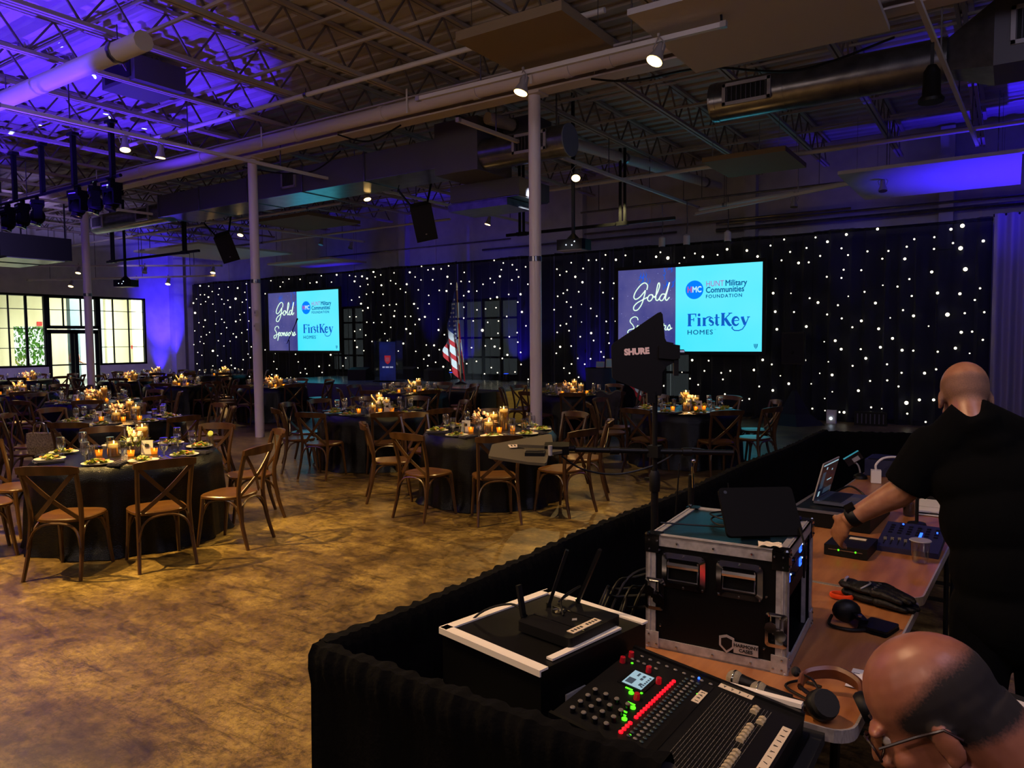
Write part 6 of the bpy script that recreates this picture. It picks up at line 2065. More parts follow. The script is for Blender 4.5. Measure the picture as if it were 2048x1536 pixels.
kn2 = MB().lathe([(0.009, 0), (0.008, 0.016), (0, 0.017)], 10).mesh('colour_knob', m_redknob, True)
for u, v in ((0.135, 0.165), (0.10, 0.115), (-0.015, 0.125), (0.175, 0.245), (0.13, 0.25)):
    put('colour_knob', kn2, t, pl(u, v), krot)
bt = MB().lathe([(0.0062, 0), (0.0062, 0.003), (0.004, 0.0045), (0, 0.005)], 8).mesh('red_button', m_red_led, True)
for i in range(20):
    if i != 4:
        put('red_button', bt, t, pl(-0.175 + 0.0165 * i, 0.085), krot)
gl = MB().lathe([(0.0075, 0), (0.0075, 0.003), (0, 0.0045)], 10).mesh('green_lamp', m_green_led, True)
for u, v, s in ((0.0, 0.150, 1.0), (-0.06, 0.112, 1.0), (-0.12, 0.105, 1.0), (0.145, 0.225, 0.5), (0.02, 0.128, 0.5), (-0.17, 0.062, 0.5), (0.125, 0.005, 0.5), (-0.185, -0.035, 0.5)):
    o = put('green_lamp', gl, t, pl(u, v), krot)
    o.scale = (s, s, s)
mt = MB()
pbox(mt, 0, 0, 0.005, 0.02, 0, 0.002)
for u, v in ((0.015, 0.165), (-0.045, 0.125), (-0.105, 0.12), (-0.09, 0.125)):
    mb = MB()
    pbox(mb, u, v, 0.004, 0.022, 0, 0.002)
    mb.build('level_bar', m_green_led, t)
b1 = MB().ball((0, 0, 0.002), (0.0045, 0.0065, 0.003), 8, 4).mesh('button', m_btn, True)
b2 = MB().ball((0, 0, 0.002), (0.0045, 0.0065, 0.003), 8, 4).mesh('button', m_btn_t, True)
for i in range(20):
    for j, (v, me) in enumerate(((0.062, b2), (0.044, b1), (0.026, b2))):
        put('button', me, t, pl(-0.175 + 0.0185 * i, v), krot)
for i in range(9):
    put('button', b1, t, pl(0.20, 0.22 - 0.028 * i), krot)
    if i < 5:
        put('button', b1, t, pl(0.165, 0.235 - 0.02 * i), krot)
mb = MB()
pbox(mb, -0.01, -0.005, 0.40, 0.026, 0, 0.0015)
mb.build('scribble_strip', m_mix_dark, t)
for i in range(20):
    mb = MB()
    pbox(mb, -0.185 + 0.0185 * i, -0.115, 0.0022, 0.15, 0, 0.0008)
    mb.build('fader_slot', m_mix_dark, t)
mb = MB()
for i in range(16):
    pbox(mb, -0.01, -0.045 - 0.0095 * i, 0.39, 0.0012, 0, 0.0006)
mb.build('scale_lines', m_btn, t)['kind'] = 'stuff'
fc = MB().prism([(-0.010, 0), (0.010, 0), (0.010, 0.006), (0.003, 0.010), (-0.003, 0.010), (-0.010, 0.006)], -0.0055, 0.0055, Matrix(((0, 0, 1, 0), (1, 0, 0, 0), (0, 1, 0, 0), (0, 0, 0, 1)))).mesh('fader_cap', M('fader_cap', (0.72, 0.66, 0.52), 0.25))
fv = [-0.175] * 8 + [-0.19, -0.19] + [-0.165] * 6 + [-0.18, -0.18, -0.15, -0.15]
for i in range(20):
    if i in (8, 9, 15):
        continue
    put('fader_cap', fc, t, pl(-0.185 + 0.0185 * i, fv[i]), krot)


def mixer_tape(u, v, du, dv, along_u, n):
    mb = MB()
    pbox(mb, u, v, du, dv, 0.0012, 0.001)
    tp = mb.build('name_tape', m_tape, t)
    mk = MB()
    L = du if along_u else dv
    r = random.Random(n)
    for q in range(n):
        a = -L / 2 + L * (q + 0.7) / (n + 0.4)
        for z in range(2):
            c = pl(u + (a if along_u else 0) + r.uniform(-0.002, 0.002), v + (0 if along_u else a) + r.uniform(-0.002, 0.002), 0.0026)
            mk.box(c, (0.0016, 0.011, 0.0006) if along_u else (0.011, 0.0016, 0.0006), tilt.to_3x3() @ Matrix.Rotation(r.uniform(-0.6, 0.6), 3, 'Z'))
    mk.build('handwriting', m_ink, tp)['kind'] = 'stuff'


mixer_tape(0.115, -0.005, 0.07, 0.022, True, 4)
mixer_tape(0.215, -0.075, 0.022, 0.10, False, 4)
mixer_tape(-0.03, -0.245, 0.34, 0.024, True, 12)
bl = MB().ball((0, 0, 0.002), 0.004, 8, 5).mesh('blue_lamp', m_blue_led, True)
put('blue_lamp', bl, t, pl(0.205, 0.035), krot)
t2 = thing('mixer_case', 'flight case tray with a bright metal rim around the mixing console', 'flight case', (-0.668, 1.715, 0.765), PI / 2 - 0.02)
t2.scale = (1.0, 0.91, 1.0)
MB().box((0, 0, 0.006), (0.52, 0.56, 0.012)).build('tray', m_lam, t2)
MB().box((0.255, -0.10, 0.045), (0.012, 0.32, 0.07)).build('side_wall', m_lam, t2)
MB().box((0.255, -0.10, 0.083), (0.020, 0.32, 0.012)).build('rim', m_pale, t2)
MB().box((0.2625, -0.10, 0.055), (0.004, 0.32, 0.05)).build('side_rail', m_alu, t2)
for y in (-0.2, 0.0):
    MB().ball((0.265, y, 0.055), 0.004, 6, 4).build('rivet', m_chrome, t2, True)

# microphones and headset on the table by the mixer
m_mesh_mic = M('mic_grille', (0.70, 0.66, 0.56), 0.5, 0.15, bump=(500, 0.8))
for i, (x, y, rz, lab) in enumerate(((-0.655, 2.14, -0.12, 'handheld microphone at the foot of the rack case badge'), (-0.575, 2.105, -0.10, 'handheld microphone by the bright rim of the mixer tray'))):
    t = thing('microphone', lab, 'microphone', (x, y, 0.79), rz)
    MB().ball((0, 0, 0), (0.027, 0.026, 0.026), 14, 10).build('grille', m_mesh_mic, t, True)
    MB().lathe([(0.0265, -0.003), (0.0275, 0), (0.0265, 0.003)], 14, (0.0, 0, 0), (1, 0, 0)).build('band', m_chrome, t, True)
    MB().lathe([(0.021, 0.018), (0.019, 0.03), (0.013, 0.10), (0.0115, 0.165), (0.0, 0.167)], 12, (0, 0, 0), (1, 0.05, -0.06)).build('handle', m_black, t, True)
t = thing('headset', 'brown banded headset with black ear cups at the table corner', 'headphones', (-0.388, 2.14, 0.765), 0.1)
m_leather = M('leather', (0.34, 0.17, 0.08), 0.4)
band = spline([(-0.085, 0.03, 0.04), (-0.075, 0.085, 0.055), (0.0, 0.115, 0.065), (0.065, 0.075, 0.06), (0.075, 0.015, 0.045)], 6)
MB().tube(band, [0.008 + 0.006 * math.sin(PI * i / (len(band) - 1)) for i in range(len(band))], 8, True, 1.6).build('head_band', m_leather, t, True)
for x, y, a in ((-0.03, -0.045, (0.5, -0.6, 0.6)), (0.07, -0.01, (0.8, 0.2, 0.4))):
    c = MB().lathe([(0.0, 0), (0.036, 0.0), (0.042, 0.01), (0.042, 0.026), (0.034, 0.036), (0.0, 0.036)], 16, (x, y, 0.028), a).build('ear_cup', m_black, t, True)
    MB().lathe([(0.030, 0.034), (0.040, 0.038), (0.036, 0.05), (0.022, 0.05)], 16, (x, y, 0.028), a).build('cushion', m_black_matte, c, True)
MB().tube(spline([(-0.085, 0.03, 0.04), (-0.06, -0.01, 0.045), (-0.03, -0.045, 0.05)], 5), 0.006, 6).build('arm', m_black, t, True)
MB().tube(spline([(-0.02, -0.06, 0.06), (-0.05, 0.02, 0.07), (-0.10, 0.09, 0.055)], 6), 0.004, 6).build('boom', m_chrome, t, True)
MB().ball((-0.105, 0.095, 0.054), (0.014, 0.018, 0.014), 10, 6).build('boom_microphone', m_black_matte, t, True)
cable('cable', [(-0.42, 2.13, 0.78), (-0.46, 2.16, 0.775), (-0.53, 2.22, 0.77), (-0.50, 2.28, 0.77), (-0.44, 2.27, 0.77)], 0.004, m_black, 'black headset cable curled at the foot of the rack case')

# gloves, wallet, band, tools
m_glove = M('glove', (0.03, 0.03, 0.03), 0.6, spec=0.3, bump=(60, 0.4))
t = thing('work_gloves', 'pair of black work gloves with grey piping on the plywood table', 'gloves', (-0.40, 3.13, 0.765), -0.30)
for k, (dz, dx) in enumerate(((0.0, 0.0), (0.026, -0.01))):
    mb = MB()
    mb.ball((-0.035 + dx, 0, 0.018 + dz), (0.07, 0.05, 0.017), 14, 8)
    mb.ball((-0.10 + dx, 0, 0.018 + dz), (0.035, 0.042, 0.016), 12, 6)
    for q, (yy, L) in enumerate(((-0.036, 0.072), (-0.013, 0.09), (0.011, 0.095), (0.034, 0.082))):
        mb.tube([(0.0 + dx, yy, 0.018 + dz), (0.04 + dx, yy * 1.05, 0.02 + dz), (0.03 + L + dx, yy * 0.9 - 0.01 * k, 0.012 + dz)], [0.014, 0.013, 0.009], 8)
        mb.ball((0.03 + L + dx, yy * 0.9 - 0.01 * k, 0.012 + dz), 0.009, 8, 5)
    mb.tube([(-0.05 + dx, 0.04, 0.018 + dz), (0.0 + dx, 0.066, 0.018 + dz), (0.03 + dx, 0.07, 0.014 + dz)], [0.014, 0.013, 0.008], 8)
    g = remeshed(mb, 'glove', m_glove, 0.004, 2, t)
MB().tube(spline([(-0.045, -0.047, 0.052), (-0.03, -0.01, 0.064), (-0.055, 0.035, 0.056)], 5), 0.0032, 6).build('piping', m_badge, t, True)
for q in range(4):
    MB().ball((-0.005 - 0.003 * q, -0.036 + 0.022 * q, 0.058), (0.006, 0.006, 0.004), 8, 5).build('knuckle_stud', m_chrome, t, True)
MB().box((-0.115, -0.01, 0.062), (0.008, 0.03, 0.012), (0, 0.3, 0.2)).build('cuff_tag', m_badge, t)
t.scale = (1.1, 1.15, 1.15)
t = thing('orange_band', 'bright orange looped strap beside the black gloves', 'strap', (-0.535, 3.12, 0.765), 0.2)
MB().tube([(0.04 * math.cos(a), 0.028 * math.sin(a), 0.012) for a in [2 * PI * k / 18 for k in range(19)]], 0.006, 6, True, 1.6).build('loop', M('orange', (0.95, 0.30, 0.07), 0.5), t, True)
t = thing('wallet', 'flat black wallet on the plywood table below the gloves', 'wallet', (-0.365, 2.85, 0.765), -0.25)
MB().prism(round_rect(0.10, 0.115, 0.010), 0.0, 0.008).build('lower_leaf', m_void, t)
MB().prism(round_rect(0.098, 0.112, 0.010), 0.010, 0.019).build('upper_leaf', m_black, t)
t = thing('belt_pack', 'black belt pack with straps heaped beside the rack case', 'belt pack', (-0.475, 2.87, 0.765), 0.4)
MB().ball((0, 0, 0.04), (0.05, 0.035, 0.042), 12, 8).build('pouch', m_black, t, True)
MB().box((0.03, -0.05, 0.022), (0.035, 0.05, 0.04), (0.2, 0.1, 0.3)).build('pack', m_black_gloss, t)
MB().lathe([(0.008, 0), (0.008, 0.006), (0, 0.006)], 10, (0.03, -0.065, 0.044)).build('dial', m_chrome, t)
MB().tube(spline([(-0.05, 0, 0.02), (-0.07, -0.06, 0.008), (-0.02, -0.10, 0.008), (0.04, -0.09, 0.008), (0.06, -0.05, 0.012)], 5), 0.006, 6).build('strap', m_black, t, True)
t = thing('note_paper', 'small white note with a short pen stroke beside the seated man', 'paper', (-0.358, 2.395, 0.766), 0.0)
MB().box((0, 0, 0.0006), (0.055, 0.14, 0.001)).build('sheet', m_card, t)
MB().box((-0.012, 0.035, 0.0014), (0.018, 0.003, 0.0006)).build('pen_stroke', m_ink, t)
t = thing('folded_paper', 'pale folded paper on a black stool behind the seated man', 'paper', (-0.01, 2.62, 0.672), -0.35)
MB().box((0, 0, 0.002), (0.16, 0.22, 0.003)).build('sheet', m_card, t)
t = thing('side_stool', 'black square stool behind the seated man', 'stool', (0.02, 2.60, 0), -0.3)
MB().box((0, 0, 0.655), (0.34, 0.34, 0.03)).build('seat', m_black_matte, t)
for s in (-1, 1):
    for q in (-1, 1):
        MB().bar((s * 0.14, q * 0.14, 0.64), (s * 0.16, q * 0.16, 0), 0.025, 0.025).build('leg', m_black, t)

# second table: receiver, lighting desk, laptop, cups, papers
t = thing('radio_receiver', 'low black receiver with small green lights beside the standing man', 'receiver', (-0.62, 3.84, 0.765), -0.05)
MB().box((0, 0, 0.025), (0.19, 0.24, 0.05)).build('chassis', m_black, t)
MB().box((0.02, 0.05, 0.053), (0.075, 0.03, 0.003)).build('name_tape', m_tape, t)
for x in (-0.03, 0.045):
    MB().ball((x, -0.121, 0.03), 0.0045, 8, 5).build('indicator', m_green_led, t)
MB().box((0, -0.121, 0.03), (0.15, 0.004, 0.003)).build('trim_line', m_chrome, t)
t = thing('lighting_desk', 'blue lit lighting control desk at the table edge', 'control desk', (-0.385, 4.09, 0.765), -0.05)
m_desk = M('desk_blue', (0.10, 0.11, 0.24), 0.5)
R = Matrix.Rotation(0.16, 3, 'X')
MB().box((0, 0, 0.035), (0.27, 0.33, 0.03), R).build('body', m_desk, t)
MB().box((0, 0, 0.012), (0.24, 0.28, 0.024)).build('foot', m_black, t)
for i in range(6):
    for j in range(4):
        c = R @ Vector((-0.10 + 0.04 * i, 0.02 + 0.032 * j, 0.017)) + Vector((0, 0, 0.035))
        MB().box(c, (0.018, 0.014, 0.005), R).build('key', m_mix_dark, t)
for i in range(6):
    c = R @ Vector((-0.105 + 0.03 * i, -0.08, 0.016)) + Vector((0, 0, 0.035))
    f = MB().box(c, (0.004, 0.1, 0.003), R).build('fader_slot', m_mix_dark, t)
    MB().box(c + Vector((0, 0.01 * (i % 3), 0.006)), (0.014, 0.01, 0.012), R).build('fader_cap', m_btn, f)
for i in range(5):
    c = R @ Vector((0.035, -0.02 + 0.017 * i, 0.018)) + Vector((0, 0, 0.035))
    MB().box(c, (0.012, 0.011, 0.004), R).build('blue_key', m_blue_led, t)
for u, v in ((-0.06, 0.14), (0.10, 0.08), (0.11, 0.14)):
    MB().ball(R @ Vector((u, v, 0.018)) + Vector((0, 0, 0.035)), 0.005, 8, 5).build('blue_lamp', m_blue_led, t)


m_cup = clear_glass('cup_plastic', (0.9, 0.9, 0.92), 0.10)


def plastic_cup(x, y, lab, h=0.10, r=0.044, mat=None):
    t = thing('plastic_cup', lab, 'cup', (x, y, 0.765))
    MB().lathe([(r * 0.72, 0.002), (r, h), (r * 1.05, h + 0.003), (r * 0.98, h), (r * 0.70, 0.006)], 20).build('cup', mat or m_cup, t, True)
    MB().lathe([(r * 1.0, h), (r * 1.07, h + 0.002), (r * 1.0, h + 0.005)], 20).build('lip', m_can, t, True)
    return t


plastic_cup(-0.325, 3.82, 'clear plastic cup at the table edge before the blue lit desk')
c = plastic_cup(-0.47, 4.80, 'clear plastic tumbler with dark drink behind the blue lit desk', 0.13, 0.042)
MB().lathe([(0.0, 0.006), (0.030, 0.006), (0.036, 0.075), (0.0, 0.075)], 16).build('drink', M('cola', (0.12, 0.07, 0.06), 0.2), c, True)
t = thing('goose_pole', 'thin black upright rod on the table beside the tumbler', 'rod', (-0.41, 4.58, 0.765))
MB().tube([(0, 0, 0), (0.0, 0, 0.30)], 0.009, 8).build('rod', m_black, t, True)
MB().lathe([(0.05, 0), (0.045, 0.012), (0.01, 0.016)], 14).build('base', m_black, t, True)
for k, (y, lab) in enumerate(((5.22, 'white sheet of paper by the standing man, farther one'), (4.97, 'white sheet of paper by the standing man, nearer one'))):
    t = thing('paper_sheet', lab, 'paper', (-0.385, y, 0.766), -0.04)
    MB().box((0, 0, 0.001), (0.16, 0.235, 0.002)).build('sheet', m_card, t)
t = thing('pen', 'black pen lying on the white sheet of paper', 'pen', (-0.39, 4.88, 0.772), 0.05)
MB().lathe([(0.001, 0), (0.005, 0.015), (0.005, 0.13), (0.0, 0.132)], 8, (-0.06, 0, 0), (1, 0, 0)).build('barrel', m_black, t, True)
MB().bar((0.02, 0, 0.006), (0.06, 0, 0.006), 0.003, 0.002).build('clip', m_chrome, t)
t = thing('laptop_case', 'black road case with grey edges under the open laptop', 'flight case', (-0.78, 4.52, 0.765), -0.05)
MB().box((0, 0, 0.045), (0.40, 0.55, 0.088)).build('body', m_lam, t)
for s in (-1, 1):
    MB().box((s * 0.2, 0, 0.085), (0.02, 0.55, 0.012)).build('edge_rail', m_duct_dark, t)
    MB().box((0, s * 0.272, 0.085), (0.40, 0.02, 0.012)).build('edge_rail', m_duct_dark, t)
t = thing('laptop', 'open silver laptop showing a dark screen on the black road case', 'laptop', (-0.79, 4.56, 0.861), PI / 2 - 0.07)
# local: x to the user's right, y away from the user, screen at +y
MB().prism(round_rect(0.33, 0.23, 0.012), 0.0, 0.014).build('base', M('laptop_silver', (0.36, 0.38, 0.46), 0.35, 0.6), t)
MB().box((0, 0.02, 0.0148), (0.28, 0.10, 0.002)).build('keyboard', m_mix_dark, t)
MB().box((0, -0.065, 0.0148), (0.10, 0.065, 0.001)).build('touchpad', m_duct_dark, t)
R = Matrix.Rotation(math.radians(14), 3, 'X')
ctr = Vector((0, 0.115, 0.012)) + R @ Vector((0, 0, 0.112))
lid = MB().box(ctr, (0.33, 0.007, 0.222), R).build('lid', m_alu, t)
MB().box(ctr + R @ Vector((0, -0.0042, 0)), (0.318, 0.001, 0.208), R).build('display', M('laptop_dark', (0.05, 0.07, 0.09), 0.2, emit=0.4, sample_light=False), lid)
m_scr_l = M('screen_light', (0.55, 0.68, 0.72), 0.4, emit=0.9, sample_light=False)
for (u, v, du, dv, mm) in ((0, 0.096, 0.30, 0.008, m_scr_l), (-0.06, 0.07, 0.02, 0.014, m_scr_l), (0.06, 0.05, 0.016, 0.01, m_scr_l), (0.08, 0.01, 0.05, 0.004, m_redknob), (0.05, -0.01, 0.09, 0.006, m_scr_l),
                           (-0.09, 0.0, 0.06, 0.10, m_lcd_d), (0.06, -0.075, 0.16, 0.03, m_lcd_d), (-0.10, -0.08, 0.03, 0.03, m_scr_l)):
    MB().box(ctr + R @ Vector((u, -0.0052, v)), (du, 0.0006, dv), R).build('window_block', mm, lid)
t = thing('gooseneck_lamp', 'small clip lamp on a thin stalk behind the laptop', 'lamp', (-0.90, 5.9, 0.765), 0.3)
MB().lathe([(0.05, 0), (0.045, 0.02), (0.012, 0.04)], 12).build('base', m_black, t, True)
MB().tube(spline([(0, 0, 0.03), (-0.01, 0, 0.08), (-0.03, 0, 0.11), (-0.06, 0, 0.11)], 5), 0.006, 6).build('stalk', m_alu, t, True)
MB().box((-0.05, 0, 0.145), (0.12, 0.05, 0.06), (0, -0.6, 0)).build('head', m_black_gloss, t)
MB().box((-0.035, -0.028, 0.145), (0.05, 0.004, 0.03), (0, -0.6, 0)).build('lens', m_can, t)
t = thing('charger', 'white plug charger with a curved white cable on the far table', 'charger', (-0.78, 5.78, 0.765), 0.2)
MB().box((0, 0, 0.045), (0.065, 0.065, 0.09)).build('block', m_card, t)
MB().tube(spline([(0, 0, 0.09), (0.0, 0, 0.13), (0.05, 0.02, 0.175), (0.14, 0.05, 0.18), (0.22, 0.1, 0.14), (0.24, 0.12, 0.0)], 6), 0.008, 8).build('lead', m_card, t, True)
for k, (x, y, lab) in enumerate(((-0.72, 6.2, 'dark road case with a blue sheen at the far end of the tables'), (-0.47, 5.5, 'black box with red and green lights beside the standing man'))):
    t = thing('road_box', lab, 'equipment box', (x, y, 0.765), -0.04)
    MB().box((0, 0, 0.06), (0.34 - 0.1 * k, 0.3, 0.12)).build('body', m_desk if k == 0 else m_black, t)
    MB().box((0, 0, 0.123), (0.30 - 0.1 * k, 0.26, 0.006)).build('lid', m_black, t)
    if k:
        MB().ball((0.0, -0.152, 0.10), 0.013, 8, 5).build('red_lamp', m_red_led, t)
        MB().ball((0.03, -0.152, 0.095), 0.015, 8, 5).build('green_lamp', M('traffic_green', (0.1, 0.9, 0.35), 0.4, emit=2.0, sample_light=False), t)
for k in range(4):
    t = thing('wood_block', 'thin plywood board in the stack behind the white charger, %s from the top' % ORD[k], 'board', (-0.62, 6.58 - 0.14 * k, 0.765), -0.04 + 0.03 * k)
    MB().box((0, 0, 0.008), (0.30, 0.10, 0.016)).build('board', m_tabletop, t)
cable('cable', [(-0.95, 5.25, 0.772), (-0.88, 5.35, 0.80), (-0.80, 5.3, 0.775), (-0.75, 5.15, 0.772)], 0.007, m_black, 'black cable curled behind the laptop')

# ---------------------------------------------------------------- antenna stand with its two paddles
t = thing('antenna_stand', 'tall black microphone stand behind the rack case carrying the antenna paddles', 'stand', (-1.27, 2.98, 0))
MB().tube([(0, 0, 0.03), (0, 0, 1.19)], 0.016, 10).build('lower_tube', m_black, t, True)
MB().tube([(0, 0, 1.15), (0, 0, 1.57)], 0.011, 10).build('upper_tube', m_black, t, True)
MB().lathe([(0.022, 1.14), (0.024, 1.16), (0.024, 1.21), (0.016, 1.23)], 12).build('clutch', m_black, t, True)
MB().box((-0.03, 0, 1.19), (0.03, 0.016, 0.012)).build('clutch_lever', m_black, t)
bx0, bx1 = (-0.31, -0.21, 1.325), (0.28, 0.19, 1.305)
MB().tube([bx0, bx1], 0.012, 10).build('cross_bar', m_black, t, True)
MB().box((0, 0, 1.315), (0.05, 0.05, 0.05)).build('bar_clamp', m_black, t)
for f in (0.28, 0.72):
    c = Vector(bx0).lerp(Vector(bx1), f)
    MB().lathe([(0.018, -0.02), (0.018, 0.02)], 10, c, (0.83, 0.56, 0)).build('collar', m_black, t, True)
for a in (0.3, 2.4, 4.5):
    MB().tube([(0, 0, 0.30), (0.20 * math.cos(a), 0.20 * math.sin(a), 0.02)], 0.009, 8).build('leg', m_black, t, True)
m_pad = M('paddle_black', (0.028, 0.028, 0.042), 0.6, spec=0.2)
m_pad2 = M('paddle_toplit', (0.30, 0.275, 0.21), 0.5)  # light from above put into the flat paddle's olive colour


def paddle(t, T, mat):
    """T maps paddle x (towards the mount), y (up) and z (thickness) to the thing"""
    poly = [(0.068, 0.162), (0.060, 0.172), (0.048, 0.168), (-0.142, 0.04), (-0.150, 0.028), (-0.146, -0.105), (-0.135, -0.115), (0.006, -0.175), (0.06, -0.186), (0.066, -0.176), (0.068, -0.085), (0.085, -0.06), (0.115, -0.045), (0.115, 0.04), (0.085, 0.046), (0.078, 0.06)]
    MB().prism(poly[::-1], -0.005, 0.005, T).build('plate', mat, t)
    MB().prism([(0.05, -0.024), (0.115, -0.03), (0.14, -0.026), (0.14, 0.03), (0.115, 0.034), (0.05, 0.028)], -0.016, 0.016, T).build('boom_housing', m_black, t)
    c = T @ Vector((0.15, 0.0, 0))
    d = (T.to_3x3() @ Vector((1, 0, 0))).normalized()
    MB().lathe([(0.012, 0), (0.012, 0.02), (0.006, 0.024)], 8, c - d * 0.01, d).build('connector', m_black_gloss, t, True)
    return poly


t = thing('antenna_paddle', 'black upright antenna paddle with silver lettering before the big screen', 'antenna', (-1.292, 2.938, 1.742), YAW)
T = Matrix(((1, 0, 0, 0), (0, 0, -1, 0), (0, 1, 0, 0), (0, 0, 0, 1)))
paddle(t, T, m_pad)
m_silver_print = M('silver_print', (0.92, 0.80, 0.76), 0.5)
text('SHURE', 0.036, m_silver_print, t, (-0.042, -0.0065, 0.004), (PI / 2, -0.06, 0), 0.0006, off=0.0022, sx=0.98)
MB().box((0.02, 0.0, -0.19), (0.035, 0.03, 0.05)).build('mount', m_black, t)
MB().box((0.126, 0.0, -0.055), (0.02, 0.02, 0.09)).build('mount_knob', m_black, t)
t = thing('antenna_paddle', 'flat lying antenna paddle at the end of the cross bar with a pale label', 'antenna', (-1.70, 2.66, 1.335), YAW - 0.1)
Rt = Matrix.Rotation(math.radians(9), 4, 'X')
T = Rt @ Matrix(((1, 0, 0, 0), (0, 1.0, 0, 0), (0, 0, 1, 0), (0, 0, 0, 1)))
paddle(t, T, m_pad2)
t.scale = (1.16, 1.16, 1.16)
lb = MB().box((-0.055, -0.005, 0.009), (0.055, 0.035, 0.002), (0.157, 0, 0.35)).build('label', m_tape, t)
mb = MB()
for q in range(4):
    mb.box((-0.072 + q * 0.012, -0.008 + q * 0.003, 0.0105), (0.006, 0.016, 0.0006), (0.157, 0, 0.35))
mb.build('label_marks', m_ink, lb)
MB().box((0.0, -0.03, 0.012), (0.10, 0.006, 0.012), (0.157, 0, -0.2)).build('rib', m_pad2, t)
MB().box((0.02, -0.08, -0.02), (0.07, 0.06, 0.04)).build('mount_block', m_black, t)
MB().lathe([(0.008, 0), (0.008, 0.035)], 8, (0.075, -0.1, -0.01)).build('mount_screw', m_alu, t, True)
cable('cable', [(-1.56, 2.68, 1.31), (-1.50, 2.75, 1.25), (-1.40, 2.86, 1.22), (-1.28, 2.97, 1.25), (-1.16, 3.08, 1.32), (-1.06, 3.15, 1.30)], 0.0045, m_black, 'black cable sagging under the cross bar of the antenna stand')
t = thing('short_stand', 'short black stand with a chrome clip behind the rack case', 'stand', (-1.24, 3.34, 0))
MB().tube([(0, 0, 0.02), (0, 0, 1.16)], 0.014, 10).build('tube', m_black, t, True)
MB().tube([(0, 0, 1.16), (0.01, 0, 1.22)], 0.007, 8).build('clip_stem', m_chrome, t, True)
MB().ball((0.012, 0, 1.225), 0.011, 8, 6).build('clip', m_chrome, t, True)
MB().tube([(0.012, -0.014, 1.20), (0.016, -0.014, 1.10)], 0.005, 6).build('rod', m_chrome, t, True)
MB().lathe([(0.14, 0), (0.13, 0.02), (0.02, 0.03)], 14).build('base', m_black, t, True)
for k, (x, y, zt) in enumerate(((-1.38, 3.5, 1.18), (-1.06, 3.42, 1.12))):
    t = thing('whip_aerial', 'thin black whip aerial behind the rack case, %s one' % ('farther' if k == 0 else 'nearer'), 'aerial', (x, y, 0))
    MB().tube([(0, 0, 0.02), (0.0, 0, 0.9), (0.02 - 0.05 * k, 0, zt)], [0.006, 0.005, 0.003], 6).build('rod', m_black, t, True)
    MB().lathe([(0.09, 0), (0.085, 0.012), (0.01, 0.02)], 12).build('base', m_black, t, True)

# ---------------------------------------------------------------- people
def head_volume(mb, T, hair_low=False):
    """head in its own frame: x right, y forward, z up, centred in the skull"""
    R = T.to_3x3()

    def B(c, r, nu=16, nv=10):
        mb.ball(T @ Vector(c), r, nu, nv, R)
    B((0, -0.012, 0.028), (0.076, 0.096, 0.088), 20, 14)
    B((0, -0.035, 0.005), (0.072, 0.07, 0.07), 18, 12)
    B((0, 0.028, -0.035), (0.061, 0.066, 0.080), 18, 12)
    B((0, 0.035, -0.085), (0.047, 0.048, 0.040))
    B((0, 0.066, -0.112), (0.024, 0.022, 0.020))
    for s in (-1, 1):
        B((s * 0.046, 0.01, -0.085), (0.022, 0.042, 0.032))
        B((s * 0.040, 0.060, -0.040), (0.022, 0.024, 0.022))
        B((s * 0.030, 0.080, 0.012), (0.028, 0.014, 0.010))
        mb.ball(T @ Vector((s * 0.076, -0.012, -0.022)), (0.009, 0.020, 0.033), 12, 8, R @ Matrix.Rotation(s * 0.25, 3, 'Z') @ Matrix.Rotation(-0.15, 3, 'X'))
        mb.ball(T @ Vector((s * 0.079, -0.006, -0.046)), (0.006, 0.009, 0.012), 10, 6, R)
        B((s * 0.013, 0.099, -0.048), (0.010, 0.012, 0.008))
    mb.tube([T @ Vector(p) for p in ((0, 0.086, 0.012), (0, 0.101, -0.02), (0, 0.112, -0.044))], [0.010, 0.012, 0.014], 10)
    B((0, 0.092, -0.074), (0.024, 0.012, 0.007))
    B((0, 0.089, -0.087), (0.021, 0.012, 0.008))


def eyes(parent, T, m_white_eye, m_iris):
    R = T.to_3x3()
    for s in (-1, 1):
        e = MB().ball(T @ Vector((s * 0.031, 0.072, -0.008)), (0.0115, 0.0115, 0.0105), 12, 8, R).build('eye', m_white_eye, parent, True)
        MB().ball(T @ Vector((s * 0.031, 0.080, -0.008)), (0.0055, 0.0042, 0.0055), 8, 6, R).build('iris', m_iris, e, True)


m_eye = M('eye_white', (0.75, 0.72, 0.68), 0.3)
m_iris = M('iris', (0.16, 0.11, 0.08), 0.3)


